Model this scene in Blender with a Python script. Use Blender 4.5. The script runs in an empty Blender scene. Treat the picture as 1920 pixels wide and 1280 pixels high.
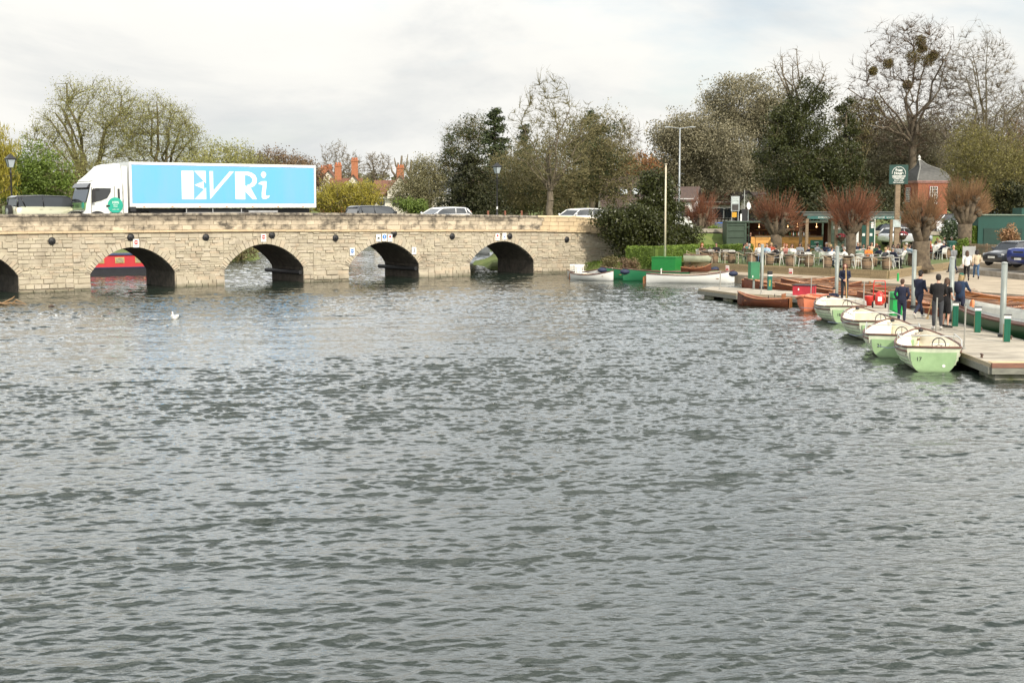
import bpy, math, random
import numpy as np
from mathutils import Vector, Matrix
R=math.radians; PI=math.pi
C=bpy.context.scene.collection; SC=bpy.context.scene
# ------------------------------------------------------------ camera
F=2600.;H=4.7;HY=385.                     # focal length in photo pixels, eye height, horizon row
_p=math.atan((640-HY)/F);cp,sp=math.cos(_p),math.sin(_p)
cam=bpy.data.cameras.new('camera');cam.lens=F/1920*36;cam.sensor_width=36;cam.clip_end=6000;cam.clip_start=.1
co=bpy.data.objects.new('camera',cam);C.objects.link(co);co.location=(0,0,H);co.rotation_euler=(PI/2-_p,0,0);SC.camera=co
# ------------------------------------------------------------ light
SUN_EL=R(36);SUN_AZ=math.atan2(.50,-.86)   # direction to the sun: behind the camera, to the right (x,y)
sd=Vector((math.sin(SUN_AZ)*math.cos(SUN_EL),math.cos(SUN_AZ)*math.cos(SUN_EL),math.sin(SUN_EL)))
sl=bpy.data.lights.new('sun','SUN');sl.energy=4.5;sl.angle=R(.6);sl.color=(1,.91,.77)
so=bpy.data.objects.new('sun',sl);C.objects.link(so);so.rotation_euler=sd.to_track_quat('Z','Y').to_euler();so.location=(0,0,60)
wd=bpy.data.worlds.new('World');SC.world=wd;wd.use_nodes=True
nt=wd.node_tree;nt.nodes.clear();N=nt.nodes.new;Lk=nt.links.new
sky=N('ShaderNodeTexSky');sky.sky_type='NISHITA';sky.sun_disc=False;sky.sun_elevation=SUN_EL;sky.sun_rotation=SUN_AZ;sky.air_density=1.0;sky.dust_density=1.5
b1=N('ShaderNodeBackground');b1.inputs[1].default_value=.15;Lk(sky.outputs[0],b1.inputs[0])
tc=N('ShaderNodeTexCoord');mp=N('ShaderNodeMapping');mp.inputs['Scale'].default_value=(1.3,1.3,3.4);mp.inputs['Location'].default_value=(.35,.1,.2);Lk(tc.outputs['Generated'],mp.inputs[0])
n1=N('ShaderNodeTexNoise');n1.inputs['Scale'].default_value=1.9;n1.inputs['Detail'].default_value=9;n1.inputs['Roughness'].default_value=.56;n1.inputs['Distortion'].default_value=.35;Lk(mp.outputs[0],n1.inputs[0])
r1=N('ShaderNodeValToRGB');Lk(n1.outputs[0],r1.inputs[0])
r1.color_ramp.elements[0].position=.36;r1.color_ramp.elements[0].color=(.78,.80,.80,1)
r1.color_ramp.elements[1].position=.60;r1.color_ramp.elements[1].color=(1.08,1.065,1.0,1)
e=r1.color_ramp.elements.new(.47);e.color=(1.0,.99,.945,1)
mp2=N('ShaderNodeMapping');mp2.inputs['Scale'].default_value=(1.2,1.2,3.6);mp2.inputs['Location'].default_value=(2.15,.7,.4);Lk(tc.outputs['Generated'],mp2.inputs[0])
n2=N('ShaderNodeTexNoise');n2.inputs['Scale'].default_value=2.1;n2.inputs['Detail'].default_value=7;n2.inputs['Roughness'].default_value=.55;Lk(mp2.outputs[0],n2.inputs[0])
r2=N('ShaderNodeValToRGB');Lk(n2.outputs[0],r2.inputs[0])
r2.color_ramp.elements[0].position=.45;r2.color_ramp.elements[0].color=(.50,)*3+(1,)
r2.color_ramp.elements[1].position=.56;r2.color_ramp.elements[1].color=(1,1,1,1)
# added bright cloud band above the view brightens the water; darker towards the zenith
sx=N('ShaderNodeSeparateXYZ');Lk(tc.outputs['Generated'],sx.inputs[0])
mr=N('ShaderNodeFloatCurve');cv=mr.mapping.curves[0]
for i_,(a_,b_) in enumerate(((0,.345),(.15,.355),(.26,.98),(.44,.90),(.62,.26),(1,.14))):
    (cv.points[i_] if i_<1 else cv.points.new(a_,b_)).location=(a_,b_)
cv.points[-1].location=(1,.14);mr.mapping.update();Lk(sx.outputs[2],mr.inputs['Value'])
m2_=N('ShaderNodeMath');m2_.operation='MULTIPLY';m2_.inputs[1].default_value=3.0;Lk(mr.outputs[0],m2_.inputs[0]);mr=m2_
b2=N('ShaderNodeBackground');Lk(r1.outputs[0],b2.inputs[0]);Lk(mr.outputs[0],b2.inputs[1])
mx=N('ShaderNodeMixShader');Lk(r2.outputs[0],mx.inputs[0]);Lk(b1.outputs[0],mx.inputs[1]);Lk(b2.outputs[0],mx.inputs[2])
wo=N('ShaderNodeOutputWorld');Lk(mx.outputs[0],wo.inputs[0])
SC.view_settings.view_transform='Standard';SC.view_settings.look='None';SC.view_settings.exposure=-0.03;SC.view_settings.gamma=1
SC.cycles.max_bounces=6;SC.cycles.transparent_max_bounces=8
# ------------------------------------------------------------ survey helpers: photo pixel -> real place
def ray(px,py):
    a=(px-960)/F;b=(640-py)/F
    return (a,cp+b*sp,-sp+b*cp)
def W(px,py,z=0.):
    d=ray(px,py);t=(z-H)/d[2];return (d[0]*t,d[1]*t,z)
def at(px,py,Y):
    d=ray(px,py);t=Y/d[1];return (d[0]*t,Y,H+d[2]*t)
def pxm(Y): return F/(Y*cp)
# ------------------------------------------------------------ mesh helpers
class MB:
    def __init__(s): s.v=[];s.f=[];s.m=[]
    def add(s,vs,fs,mi=0):
        o=len(s.v);s.v.extend(tuple(v) for v in vs);s.f.extend(tuple(i+o for i in f) for f in fs);s.m.extend([mi]*len(fs));return s
    def box(s,cx,cy,cz,sx,sy,sz,rz=0,mi=0,rx=0,ry=0):
        M=Matrix.Rotation(rz,3,'Z')@Matrix.Rotation(ry,3,'Y')@Matrix.Rotation(rx,3,'X')
        vs=[]
        for x in(-.5,.5):
            for y in(-.5,.5):
                for z in(-.5,.5):
                    q=M@Vector((x*sx,y*sy,z*sz));vs.append((q.x+cx,q.y+cy,q.z+cz))
        return s.add(vs,[(0,1,3,2),(4,6,7,5),(0,4,5,1),(2,3,7,6),(0,2,6,4),(1,5,7,3)],mi)
    def b2(s,x0,x1,y0,y1,z0,z1,mi=0): return s.box((x0+x1)/2,(y0+y1)/2,(z0+z1)/2,abs(x1-x0),abs(y1-y0),abs(z1-z0),0,mi)
    def prism(s,poly,z0,z1,mi=0,fn=None):
        n=len(poly);fn=fn or (lambda u,v,w:(u,v,w))
        vs=[fn(x,y,z0) for x,y in poly]+[fn(x,y,z1) for x,y in poly]
        return s.add(vs,[tuple(range(n-1,-1,-1)),tuple(range(n,2*n))]+[(i,(i+1)%n,n+(i+1)%n,n+i) for i in range(n)],mi)
    def loft(s,rings,cap=True,mi=0,close=True):
        n=len(rings[0]);vs=[q for r in rings for q in r];fs=[]
        for k in range(len(rings)-1):
            for i in range(n if close else n-1):
                j=(i+1)%n;fs.append((k*n+i,k*n+j,(k+1)*n+j,(k+1)*n+i))
        if cap and close: fs+= [tuple(range(n-1,-1,-1)),tuple(range((len(rings)-1)*n,len(rings)*n))]
        return s.add(vs,fs,mi)
    def tube(s,pts,r,n=6,mi=0,cap=True):
        pts=[Vector(p) for p in pts];rs=r if isinstance(r,(list,tuple)) else [r]*len(pts)
        t0=(pts[1]-pts[0]).normalized();a=t0.orthogonal().normalized();rings=[]
        for i,p in enumerate(pts):
            t=(pts[min(i+1,len(pts)-1)]-pts[max(i-1,0)])
            t=t.normalized() if t.length>1e-9 else t0
            a=(a-t*a.dot(t));a=a.normalized() if a.length>1e-6 else t.orthogonal().normalized();b=t.cross(a)
            rings.append([p+(a*math.cos(2*PI*k/n)+b*math.sin(2*PI*k/n))*rs[i] for k in range(n)])
        return s.loft(rings,cap,mi)
    def cyl(s,p0,p1,r0,r1=None,n=10,mi=0): return s.tube([p0,p1],[r0,r0 if r1 is None else r1],n,mi)
    def lathe(s,prof,c=(0,0,0),n=12,mi=0,axis='z'):
        rings=[]
        for r,z in prof:
            rg=[]
            for k in range(n):
                a=2*PI*k/n;u,v=max(r,1e-4)*math.cos(a),max(r,1e-4)*math.sin(a)
                rg.append((c[0]+u,c[1]+v,c[2]+z) if axis=='z' else ((c[0]+u,c[1]+z,c[2]+v) if axis=='y' else (c[0]+z,c[1]+u,c[2]+v)))
            rings.append(rg)
        return s.loft(rings,True,mi)
    def ball(s,c,r,n=10,m=7,mi=0):
        if not isinstance(r,(tuple,list)): r=(r,r,r)
        rings=[]
        for i in range(m+1):
            t=PI*i/m
            rings.append([(c[0]+r[0]*max(math.sin(t),.02)*math.cos(2*PI*k/n),c[1]+r[1]*max(math.sin(t),.02)*math.sin(2*PI*k/n),c[2]-r[2]*math.cos(t)) for k in range(n)])
        return s.loft(rings,True,mi)
    def xform(s,fn): s.v=[tuple(fn(*v)) for v in s.v];return s
    def mesh(s,name,mats,smooth=False):
        me=bpy.data.meshes.new(name);me.from_pydata(s.v,[],s.f)
        for m in (mats if isinstance(mats,(list,tuple)) else [mats]): me.materials.append(m)
        if any(s.m): me.polygons.foreach_set('material_index',s.m)
        if smooth: me.polygons.foreach_set('use_smooth',[True]*len(s.f))
        me.update();return me
    def build(s,name,mats,parent=None,smooth=False,loc=None):
        return link(name,s.mesh(name,mats,smooth),parent,loc)
def link(name,me,parent=None,loc=None):
    o=bpy.data.objects.new(name,me);C.objects.link(o)
    if parent is not None: o.parent=parent
    if loc is not None: o.location=loc
    return o
def npmesh(name,v,f,mat,smooth=False):
    v=np.asarray(v,dtype=np.float32);f=np.asarray(f,dtype=np.int32);k=f.shape[1]
    me=bpy.data.meshes.new(name);me.vertices.add(len(v));me.vertices.foreach_set('co',v.ravel())
    me.loops.add(f.size);me.loops.foreach_set('vertex_index',f.ravel())
    me.polygons.add(len(f));me.polygons.foreach_set('loop_start',np.arange(0,f.size,k,dtype=np.int32))
    if smooth: me.polygons.foreach_set('use_smooth',np.ones(len(f),dtype=bool))
    for m in (mat if isinstance(mat,(list,tuple)) else [mat]): me.materials.append(m)
    me.update(calc_edges=True);return me
def tag(o,label,cat,group=None):
    o['label']=label;o['category']=cat
    if group:o['group']=group
    return o
def struct(o,kind='structure'): o['kind']=kind;return o
def root(name,loc,rz,label,cat,group=None):
    o=bpy.data.objects.new(name,None);C.objects.link(o);o.location=loc;o.rotation_euler=(0,0,rz);o.empty_display_size=.3
    return tag(o,label,cat,group)
def dup(o,loc=None,rz=None,label=None,scale=None,parent=None):
    c=o.copy();C.objects.link(c)
    if parent is not None:c.parent=parent
    if loc is not None:c.location=loc
    if rz is not None:c.rotation_euler=(0,0,rz)
    if label:
        c['label']=label
    if scale:c.scale=scale
    for ch in list(o.children): dup(ch,parent=c)
    return c
def text_mb(txt,size,depth=.006,bold=0.0):
    cu=bpy.data.curves.new('t','FONT');cu.body=txt;cu.size=size;cu.extrude=depth;cu.align_x='CENTER';cu.align_y='CENTER';cu.offset=bold
    ob=bpy.data.objects.new('t',cu);C.objects.link(ob);dg=bpy.context.evaluated_depsgraph_get()
    me=bpy.data.meshes.new_from_object(ob.evaluated_get(dg));mb=MB();mb.add([tuple(v.co) for v in me.vertices],[tuple(p.vertices) for p in me.polygons])
    bpy.data.objects.remove(ob);bpy.data.curves.remove(cu);bpy.data.meshes.remove(me);return mb
# ------------------------------------------------------------ materials
def M(name,col,rough=.6,metal=0.,col2=None,vs=3.,var=.25,bump=0.,bs=None,island=0.,ramp=None,spec=.5,stretch=None,detail=5,icols=None,coat=0,trans=0,zst=None):
    """principled with a noise-driven second colour, optional per-island variation and bump"""
    m=bpy.data.materials.new(name);m.use_nodes=True;t=m.node_tree;n=t.nodes;l=t.links;b=n['Principled BSDF']
    b.inputs['Roughness'].default_value=rough;b.inputs['Metallic'].default_value=metal;b.inputs['Specular IOR Level'].default_value=spec
    if coat:b.inputs['Coat Weight'].default_value=coat;b.inputs['Coat Roughness'].default_value=.05
    if col2 is None: col2=tuple(c*(1-var) for c in col)
    g=n.new('ShaderNodeTexCoord');mpn=n.new('ShaderNodeMapping');l.new(g.outputs['Object'],mpn.inputs[0])
    if stretch: mpn.inputs['Scale'].default_value=stretch
    no=n.new('ShaderNodeTexNoise');no.inputs['Scale'].default_value=vs;no.inputs['Detail'].default_value=detail;no.inputs['Roughness'].default_value=.6;l.new(mpn.outputs[0],no.inputs[0])
    rp=n.new('ShaderNodeMapRange');a,c=ramp or (.35,.65);rp.inputs[1].default_value=a;rp.inputs[2].default_value=c;l.new(no.outputs[0],rp.inputs[0])
    mi=n.new('ShaderNodeMix');mi.data_type='RGBA';mi.inputs[6].default_value=(*col,1);mi.inputs[7].default_value=(*col2,1);l.new(rp.outputs[0],mi.inputs[0])
    out=mi.outputs[2]
    if zst:                                  # a stain with its own height: (z from, z to, colour)
        sz=n.new('ShaderNodeSeparateXYZ');l.new(g.outputs['Object'],sz.inputs[0]);nz=n.new('ShaderNodeTexNoise');nz.inputs['Scale'].default_value=1.4;nz.inputs['Detail'].default_value=8;nz.inputs['Roughness'].default_value=.7;l.new(g.outputs['Object'],nz.inputs[0])
        am=n.new('ShaderNodeMath');am.operation='MULTIPLY_ADD';am.inputs[1].default_value=zst[3];l.new(nz.outputs[0],am.inputs[0]);l.new(sz.outputs[2],am.inputs[2]);mz=n.new('ShaderNodeMapRange');mz.inputs[1].default_value=zst[0];mz.inputs[2].default_value=zst[1];l.new(am.outputs[0],mz.inputs[0]);m4=n.new('ShaderNodeMix');m4.data_type='RGBA';zs_=(out,mz.outputs[0])
    if icols or island:
        ge=n.new('ShaderNodeNewGeometry')
        if icols:
            cr=n.new('ShaderNodeValToRGB');cr.color_ramp.interpolation='CONSTANT' if len(icols)>3 else 'LINEAR'
            el=cr.color_ramp.elements
            for i,cc in enumerate(icols):
                e=el[i] if i<2 else el.new(1)
                e.position=i/len(icols) if len(icols)>3 else i/(len(icols)-1)
                e.color=(*cc,1)
            l.new(ge.outputs['Random Per Island'],cr.inputs[0])
            m2=n.new('ShaderNodeMix');m2.data_type='RGBA';m2.blend_type='MIX';m2.inputs[0].default_value=.5
            l.new(out,m2.inputs[6]);l.new(cr.outputs[0],m2.inputs[7]);out=m2.outputs[2]
        if island:
            mr_=n.new('ShaderNodeMapRange');mr_.inputs[3].default_value=1-island;mr_.inputs[4].default_value=1+island;l.new(ge.outputs['Random Per Island'],mr_.inputs[0])
            m3=n.new('ShaderNodeVectorMath');m3.operation='SCALE';l.new(out,m3.inputs[0]);l.new(mr_.outputs[0],m3.inputs['Scale']);out=m3.outputs[0]
    if zst: l.new(out,m4.inputs[6]);m4.inputs[7].default_value=(*zst[2],1);l.new(mz.outputs[0],m4.inputs[0]);out=m4.outputs[2]
    l.new(out,b.inputs['Base Color'])
    if bump:
        nb=n.new('ShaderNodeTexNoise');nb.inputs['Scale'].default_value=bs or vs*4;nb.inputs['Detail'].default_value=4;l.new(mpn.outputs[0],nb.inputs[0])
        bp=n.new('ShaderNodeBump');bp.inputs['Strength'].default_value=bump;bp.inputs['Distance'].default_value=.03;l.new(nb.outputs[0],bp.inputs['Height']);l.new(bp.outputs[0],b.inputs['Normal'])
    if trans:
        tr=n.new('ShaderNodeBsdfTranslucent');l.new(out,tr.inputs[0]);ms=n.new('ShaderNodeMixShader');ms.inputs[0].default_value=trans
        l.new(b.outputs[0],ms.inputs[1]);l.new(tr.outputs[0],ms.inputs[2]);l.new(ms.outputs[0],n['Material Output'].inputs[0])
    return m
def wood(name,c1,c2,rough=.6,vs=3,stretch=(1,8,8),coat=0): return M(name,c1,rough,col2=c2,vs=vs,stretch=stretch,bump=.15,island=.18,coat=coat)
K={}
def P(name,col,rough=.5,**k):
    if name not in K:K[name]=M(name,col,rough,**k)
    return K[name]
stone=M('weathered_stone',(.45,.40,.305),.9,col2=(.24,.20,.15),vs=1.0,detail=10,ramp=(.46,.70),bump=.6,bs=14,island=.10,icols=[(.45,.395,.30),(.42,.37,.27),(.38,.335,.26),(.47,.42,.31),(.44,.35,.25),(.42,.37,.29),(.29,.25,.18)],zst=(.52,.18,(.085,.085,.05),.5))
stone_par=M('parapet_stone',(.50,.42,.31),.9,col2=(.10,.085,.065),vs=1.3,ramp=(.46,.64),bump=.6,bs=12,island=.14,stretch=(1,1,1.6),detail=9,zst=(4.15,4.75,(.085,.07,.055),1.1))
stone_pale=M('sandstone',(.58,.46,.29),.9,col2=(.48,.37,.24),vs=2,bump=.3,island=.08)
mortar=M('mortar',(.40,.35,.27),.95,col2=(.26,.22,.17),vs=2)
vaultm=M('dark_vault_stone',(.10,.085,.065),.9,col2=(.045,.038,.03),vs=3,bump=.6,bs=8)  # vault stone, much darker than the face stone
copingm=M('coping_stone',(.30,.26,.20),.9,col2=(.07,.06,.05),vs=3,ramp=(.4,.6),bump=.4,island=.15)
asphalt=M('asphalt',(.06,.06,.062),.9,var=.3,vs=8,bump=.2)
pavem=M('gravel_paving',(.40,.33,.24),.95,col2=(.28,.23,.165),vs=.8,detail=9,bump=.3,bs=30)
concretem=M('concrete',(.34,.31,.26),.9,col2=(.22,.19,.15),vs=2,bump=.3)
grassm=M('grass_turf',(.085,.13,.022),.95,col2=(.15,.17,.05),vs=1.5,bump=.5,bs=30)
lawnm=M('lawn_turf',(.07,.11,.025),.95,col2=(.11,.13,.045),vs=2.0,bump=.5,bs=40)
earthm=M('earth',(.12,.10,.05),.95,col2=(.07,.09,.03),vs=.3,bump=.4,bs=8)
sleeper=wood('timber_sleepers',(.30,.23,.13),(.19,.145,.08),.85)
iron=M('black_iron',(.015,.015,.017),.5,var=.3)
steel=M('galvanised_steel',(.30,.335,.315),.5,metal=.2,col2=(.20,.22,.20),vs=2.2,stretch=(1,1,.4),detail=8)
tubem=M('scaffold_tube',(.36,.35,.31),.45,metal=.3,var=.2,vs=6)
glass=M('dark_glass',(.03,.035,.04),.08,var=.1,spec=.8)
rubber=M('rubber',(.02,.02,.02),.8)
white=M('white_paint',(.78,.78,.75),.4,var=.06,vs=2)
whitem=M('white_metal',(.72,.72,.68),.45,var=.08)
varn=wood('varnished_wood',(.12,.036,.016),(.07,.022,.011),.32,vs=2,coat=.4)
varn2=wood('honey_varnished_wood',(.33,.13,.04),(.22,.08,.025),.35,vs=2,coat=.4)
oldwood=wood('grey_weathered_wood',(.27,.20,.13),(.17,.125,.08),.85)
deckm=M('deck_boards',(.44,.395,.32),.85,col2=(.27,.24,.19),vs=.9,stretch=(1,1,1),bump=.3,island=.20)
# ------------------------------------------------------------ river
def make_river():
    rng=np.random.default_rng(5)
    ang=np.concatenate([np.linspace(-180,-60,14)[:-1],np.linspace(-60,-23,75)[:-1],np.arange(-23,23,.058),np.linspace(23,60,75)[1:],np.linspace(60,180,14)[1:-1]])
    n=int(math.log(175/9.)/.0019);rr=np.concatenate([[.2,2,4,6,7.5],9.*np.exp(.0019*np.arange(n+1)),[190,230,300,420]])
    A,RR=np.meshgrid(np.radians(ang),rr);X=np.sin(A)*RR;Y=np.cos(A)*RR
    dr=np.minimum(.0019*RR,.5);Z=np.zeros_like(X);DX=np.zeros_like(X);DY=np.zeros_like(X)
    gust=np.zeros_like(X)
    for k in range(10):
        th=rng.uniform(0,2*PI);wl=rng.uniform(3,34);gust+=np.sin((X*math.cos(th)+Y*math.sin(th)*1.0)*2*PI/wl+rng.uniform(0,6.28))
    gust=1.0+.20*gust/2.2;gust=np.clip(gust,.60,1.6)
    dist=np.clip((RR-10)/50,0,1)
    for k in range(166):
        wl=.11*(7.5)**rng.random() if k<150 else rng.uniform(1.0,2.6)
        th=-PI/2+R(8)+rng.normal(0,.40 if k<150 else .25)
        kx,ky=math.cos(th),math.sin(th);kk=2*PI/wl
        sl=.038*(1-.3*(wl/.8)) if k<150 else .016
        a=sl/kk*rng.uniform(.5,1.15)
        ph=rng.uniform(0,2*PI);arg=(X*kx+Y*ky)*kk+ph
        fade=np.clip((wl/dr-.9)/.8,0,1)
        # short crests: every train comes in packets
        pk=.62+.38*np.sin((X*-ky+Y*kx)*2*PI/(wl*rng.uniform(4,9))+(X*kx+Y*ky)*2*PI/(wl*rng.uniform(4,8))+rng.uniform(0,6))
        c=np.cos(arg);s_=np.sin(arg);w=a*gust*fade*pk
        Z+=w*c;DX-=kx*w*s_*1.05;DY-=ky*w*s_*1.05
    X=X+DX;Y=Y+DY-1.1*Z;X=X+.2*Z      # wind-steepened leeward faces
    calm=np.clip((RR-165)/20,0,1);Z*=1-calm
    nr,na=X.shape;V=np.stack([X,Y,Z],-1).reshape(-1,3)
    i=np.arange(nr-1)[:,None]*na;j=np.arange(na)[None,:];j2=(j+1)%na
    Fq=np.stack([i+j,i+j2,i+na+j2,i+na+j],-1).reshape(-1,4)[:,::-1]
    m=bpy.data.materials.new('river_water');m.use_nodes=True;t=m.node_tree;b=t.nodes['Principled BSDF'];l=t.links
    b.inputs['Base Color'].default_value=(.016,.024,.018,1);b.inputs['Roughness'].default_value=.04;b.inputs['IOR'].default_value=1.55
    g=t.nodes.new('ShaderNodeTexCoord');mp=t.nodes.new('ShaderNodeMapping');mp.inputs['Scale'].default_value=(.62,1.35,1);l.new(g.outputs['Object'],mp.inputs[0])
    n1=t.nodes.new('ShaderNodeTexNoise');n1.inputs['Scale'].default_value=7;n1.inputs['Detail'].default_value=4;n1.inputs['Roughness'].default_value=.55;l.new(mp.outputs[0],n1.inputs[0])
    bp=t.nodes.new('ShaderNodeBump');bp.inputs['Strength'].default_value=1;bp.inputs['Distance'].default_value=.016;l.new(n1.outputs[0],bp.inputs['Height']);l.new(bp.outputs[0],b.inputs['Normal'])
    struct(link('river',npmesh('river',V,Fq,m,True)))
make_river()
# ------------------------------------------------------------ ground sheet with river bed
SH=[(4.6,98.5),(8,95),(9.9,91.5),(12.6,88.2),(14.8,85.6),(19.2,80.2),(22.2,74.8),(23.4,69.6),(25.2,66),(33,57),(60,40),(160,10),(900,-100),(900,1500),(-900,1500),(-900,20),(-120,52),(-70,74),(-42,92),(-31,103),(-26,114),(-21.6,120),(-24,132),(-30,168),(-12,168),(-2,142),(-3.3,112),(-2.2,102),(1,101)]
def sdist(x,y,poly):
    x=np.asarray(x,float);y=np.asarray(y,float);d=np.full(x.shape,1e9);ins=np.zeros(x.shape,bool)
    for (x0,y0),(x1,y1) in zip(poly,poly[1:]+poly[:1]):
        ex,ey=x1-x0,y1-y0;t=np.clip(((x-x0)*ex+(y-y0)*ey)/(ex*ex+ey*ey),0,1)
        d=np.minimum(d,np.hypot(x-x0-t*ex,y-y0-t*ey))
        if y0!=y1: ins^=((y0>y)!=(y1>y))&(x<(x1-x0)*(y-y0)/(y1-y0)+x0)
    return np.where(ins,d,-d)
def sm(t): t=np.clip(t,0,1);return t*t*(3-2*t)
def gz(x,y):
    x=np.asarray(x,float);y=np.asarray(y,float);s=sdist(x,y,SH)
    z=-1.6+2.0*sm((s+1.2)/1.8)                          # river bed -> .4
    z=z+sm((s-.4)/6)*.35*np.where((x>9)&(y<112),0,1)
    rise=sm((y-108)/22)*1.1*sm((x-6)/10)                  # towards the road on the right
    z=z+np.where(s>0,rise+.55*np.exp(-((x-9.5)**2+(y-99.5)**2)/16),0)
    z=z+np.where((s>0)&(y>170),np.minimum((y-170)*.02,4),0)
    return z
gxs=np.unique(np.concatenate([np.linspace(-900,-90,12),np.arange(-90,90.1,1.5),np.linspace(90,900,12)]))
gys=np.unique(np.concatenate([np.linspace(-200,30,8),np.arange(30,215,1.5),np.linspace(215,1500,14)]))
GX,GY=np.meshgrid(gxs,gys);GZ=gz(GX,GY)
i=np.arange(len(gys)-1)[:,None]*len(gxs);j=np.arange(len(gxs)-1)[None,:]
struct(link('ground',npmesh('ground',np.stack([GX,GY,GZ],-1).reshape(-1,3),np.stack([i+j,i+j+1,i+len(gxs)+j+1,i+len(gxs)+j],-1).reshape(-1,4),grassm,True)))
def g1(x,y): return float(gz(np.array([x]),np.array([y]))[0])
# paved quay, lawn terrace with timber retaining wall, car park steps
QE=[W(1245,508,.5)[:2],W(1330,511.5,.5)[:2],W(1384,515,.5)[:2],W(1560,524,.5)[:2],W(1700,533,.5)[:2],W(1808,545,.5)[:2],W(1920,553,.5)[:2],(33,55.5),(60,38)]
mb=MB();mb.prism(QE+[(60,84),(34,96),(20,98),(10,96)],-1.2,.5);struct(mb.build('quay_pavement',pavem))
LZ=.95
TER=[W(1285,504.5,.5)[:2],W(1570,518.5,.5)[:2],W(1665,523,.5)[:2],W(1785,504,.5)[:2],(31.5,98),(38,104),(40,113),(6.5,113),(8.6,98)]
mb=MB();mb.prism(TER,.2,LZ);struct(mb.build('lawn_terrace',lawnm))
_a=W(1796,511,.5);_b=W(1920,525,.5);STP1=[_a[:2],_b[:2],(35,70),(75,62),(75,103),(40,103),(31.6,97)]
STP2=[(_a[0]+1.6,_a[1]+2.6),(_b[0]+1.9,_b[1]+2.2),(37,72.5),(75,65),(75,102),(40.5,102),(32.5,96.5)]
mb=MB();mb.prism(STP1,.2,.80);struct(mb.build('pavement_step',concretem))
mb=MB();mb.prism(STP2,.4,1.1);struct(mb.build('car_park_floor',pavem))
def offs(a,b,o):
    dx,dy=b[0]-a[0],b[1]-a[1];l=math.hypot(dx,dy);return (-dy/l*o,dx/l*o,l,math.atan2(dy,dx))
r=root('retaining_wall',(0,0,0),0,'low wall of brown timber sleepers holding up the lawn terrace','wall')
rnd=random.Random(3)
for (a,b) in ((TER[0],TER[1]),(TER[1],TER[2]),(TER[2],TER[3])):
    ox,oy,l,an=offs(a,b,0);mb=MB()
    for k in range(4):
        t=0
        while t<l-.01:
            w=min(2.4,l-t);mx_,my_=a[0]+math.cos(an)*(t+w/2),a[1]+math.sin(an)*(t+w/2)
            mb.box(mx_+math.sin(an)*(.05+rnd.uniform(0,.02)),my_-math.cos(an)*.06,(LZ+.04-.0575)-k*.122,w-.015,.1,.115,an);t+=w
    mb.build('sleeper_course',sleeper,r)
# ------------------------------------------------------------ bridge
B0=W(35,549.6);B1=W(1000,513);_l=math.dist(B0,B1);BA=math.atan2(B1[1]-B0[1],B1[0]-B0[0])
_pts=[];_x,_y=B0[0]-math.cos(BA)*40,B0[1]-math.sin(BA)*40;_t=-40.;_a=BA
while _t<110:
    _pts.append((_t,_x,_y,_a));_x+=math.cos(_a)*.25;_y+=math.sin(_a)*.25;_t+=.25
    if _t>50: _a=max(_a-R(.2),R(3))
def bp(t,off=0):
    i=min(max(int((t+40)/.25),0),len(_pts)-2);a=_pts[i];u=(t-a[0])
    return (a[1]+math.cos(a[3])*u-math.sin(a[3])*off,a[2]+math.sin(a[3])*u+math.cos(a[3])*off)
def bang(t): return _pts[min(max(int((t+40)/.25),0),len(_pts)-1)][3]
def bp3(t,z,off): x,y=bp(t,off);return (x,y,z)
def itp(t,tb):
    if t<=tb[0][0]:return tb[0][1]
    for (a,b),(c,d) in zip(tb,tb[1:]):
        if t<=c:return b+(d-b)*(t-a)/(c-a)
    return tb[-1][1]
ztop=lambda t:itp(t,[(-40,4.0),(0,4.2),(12,4.24),(20,4.2),(35,3.98),(39,3.93),(41,3.75),(43.5,3.1),(47,2.6)])
zstr=lambda t:itp(t,[(-40,3.05),(0,3.22),(12,3.2),(20,3.1),(35,2.94),(40,2.8),(43.5,2.3),(47,1.9)])
zroad=lambda t:itp(t,[(-40,3.06),(0,3.22),(12,3.28),(20,3.24),(35,3.04),(50,2.85),(75,2.4),(110,2.1)])
BT=4.1
ARCH=[(-21.6,-16.8,2.3),(-13.2,-8.4,2.32),(-4.9,0,2.34),(3.96,8.93,2.36),(12.06,17.31,2.40),(20.52,25.77,2.38),(29.87,35.27,2.28)]
ZS=.9
def zbot(t):
    for a,b,zc in ARCH:
        if a<t<b:
            u=abs((t-(a+b)/2)/((b-a)/2));return ZS+(zc-ZS)*(1-u**2.0)**.85
    return -1.5
def solve_t(px,off=0.,z=2.5):
    lo,hi=-25.,45.
    for _ in range(45):
        m_=(lo+hi)/2;x,y=bp(m_,off);d=y*cp-(z-H)*sp
        if 960+F*x/d<px: lo=m_
        else: hi=m_
    return lo
br=root('stone_bridge',(0,0,0),0,'old stone bridge of low rounded arches carrying the road across the river','bridge')
ts=[]
t=-30.
while t<47: ts.append(t);t+=.3
for a,b,_ in ARCH: ts+= [a-1e-3,a+1e-3,b-1e-3,b+1e-3]+[a+(b-a)*k/24 for k in range(1,24)]
ts=sorted(ts)
mb=MB()
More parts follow.
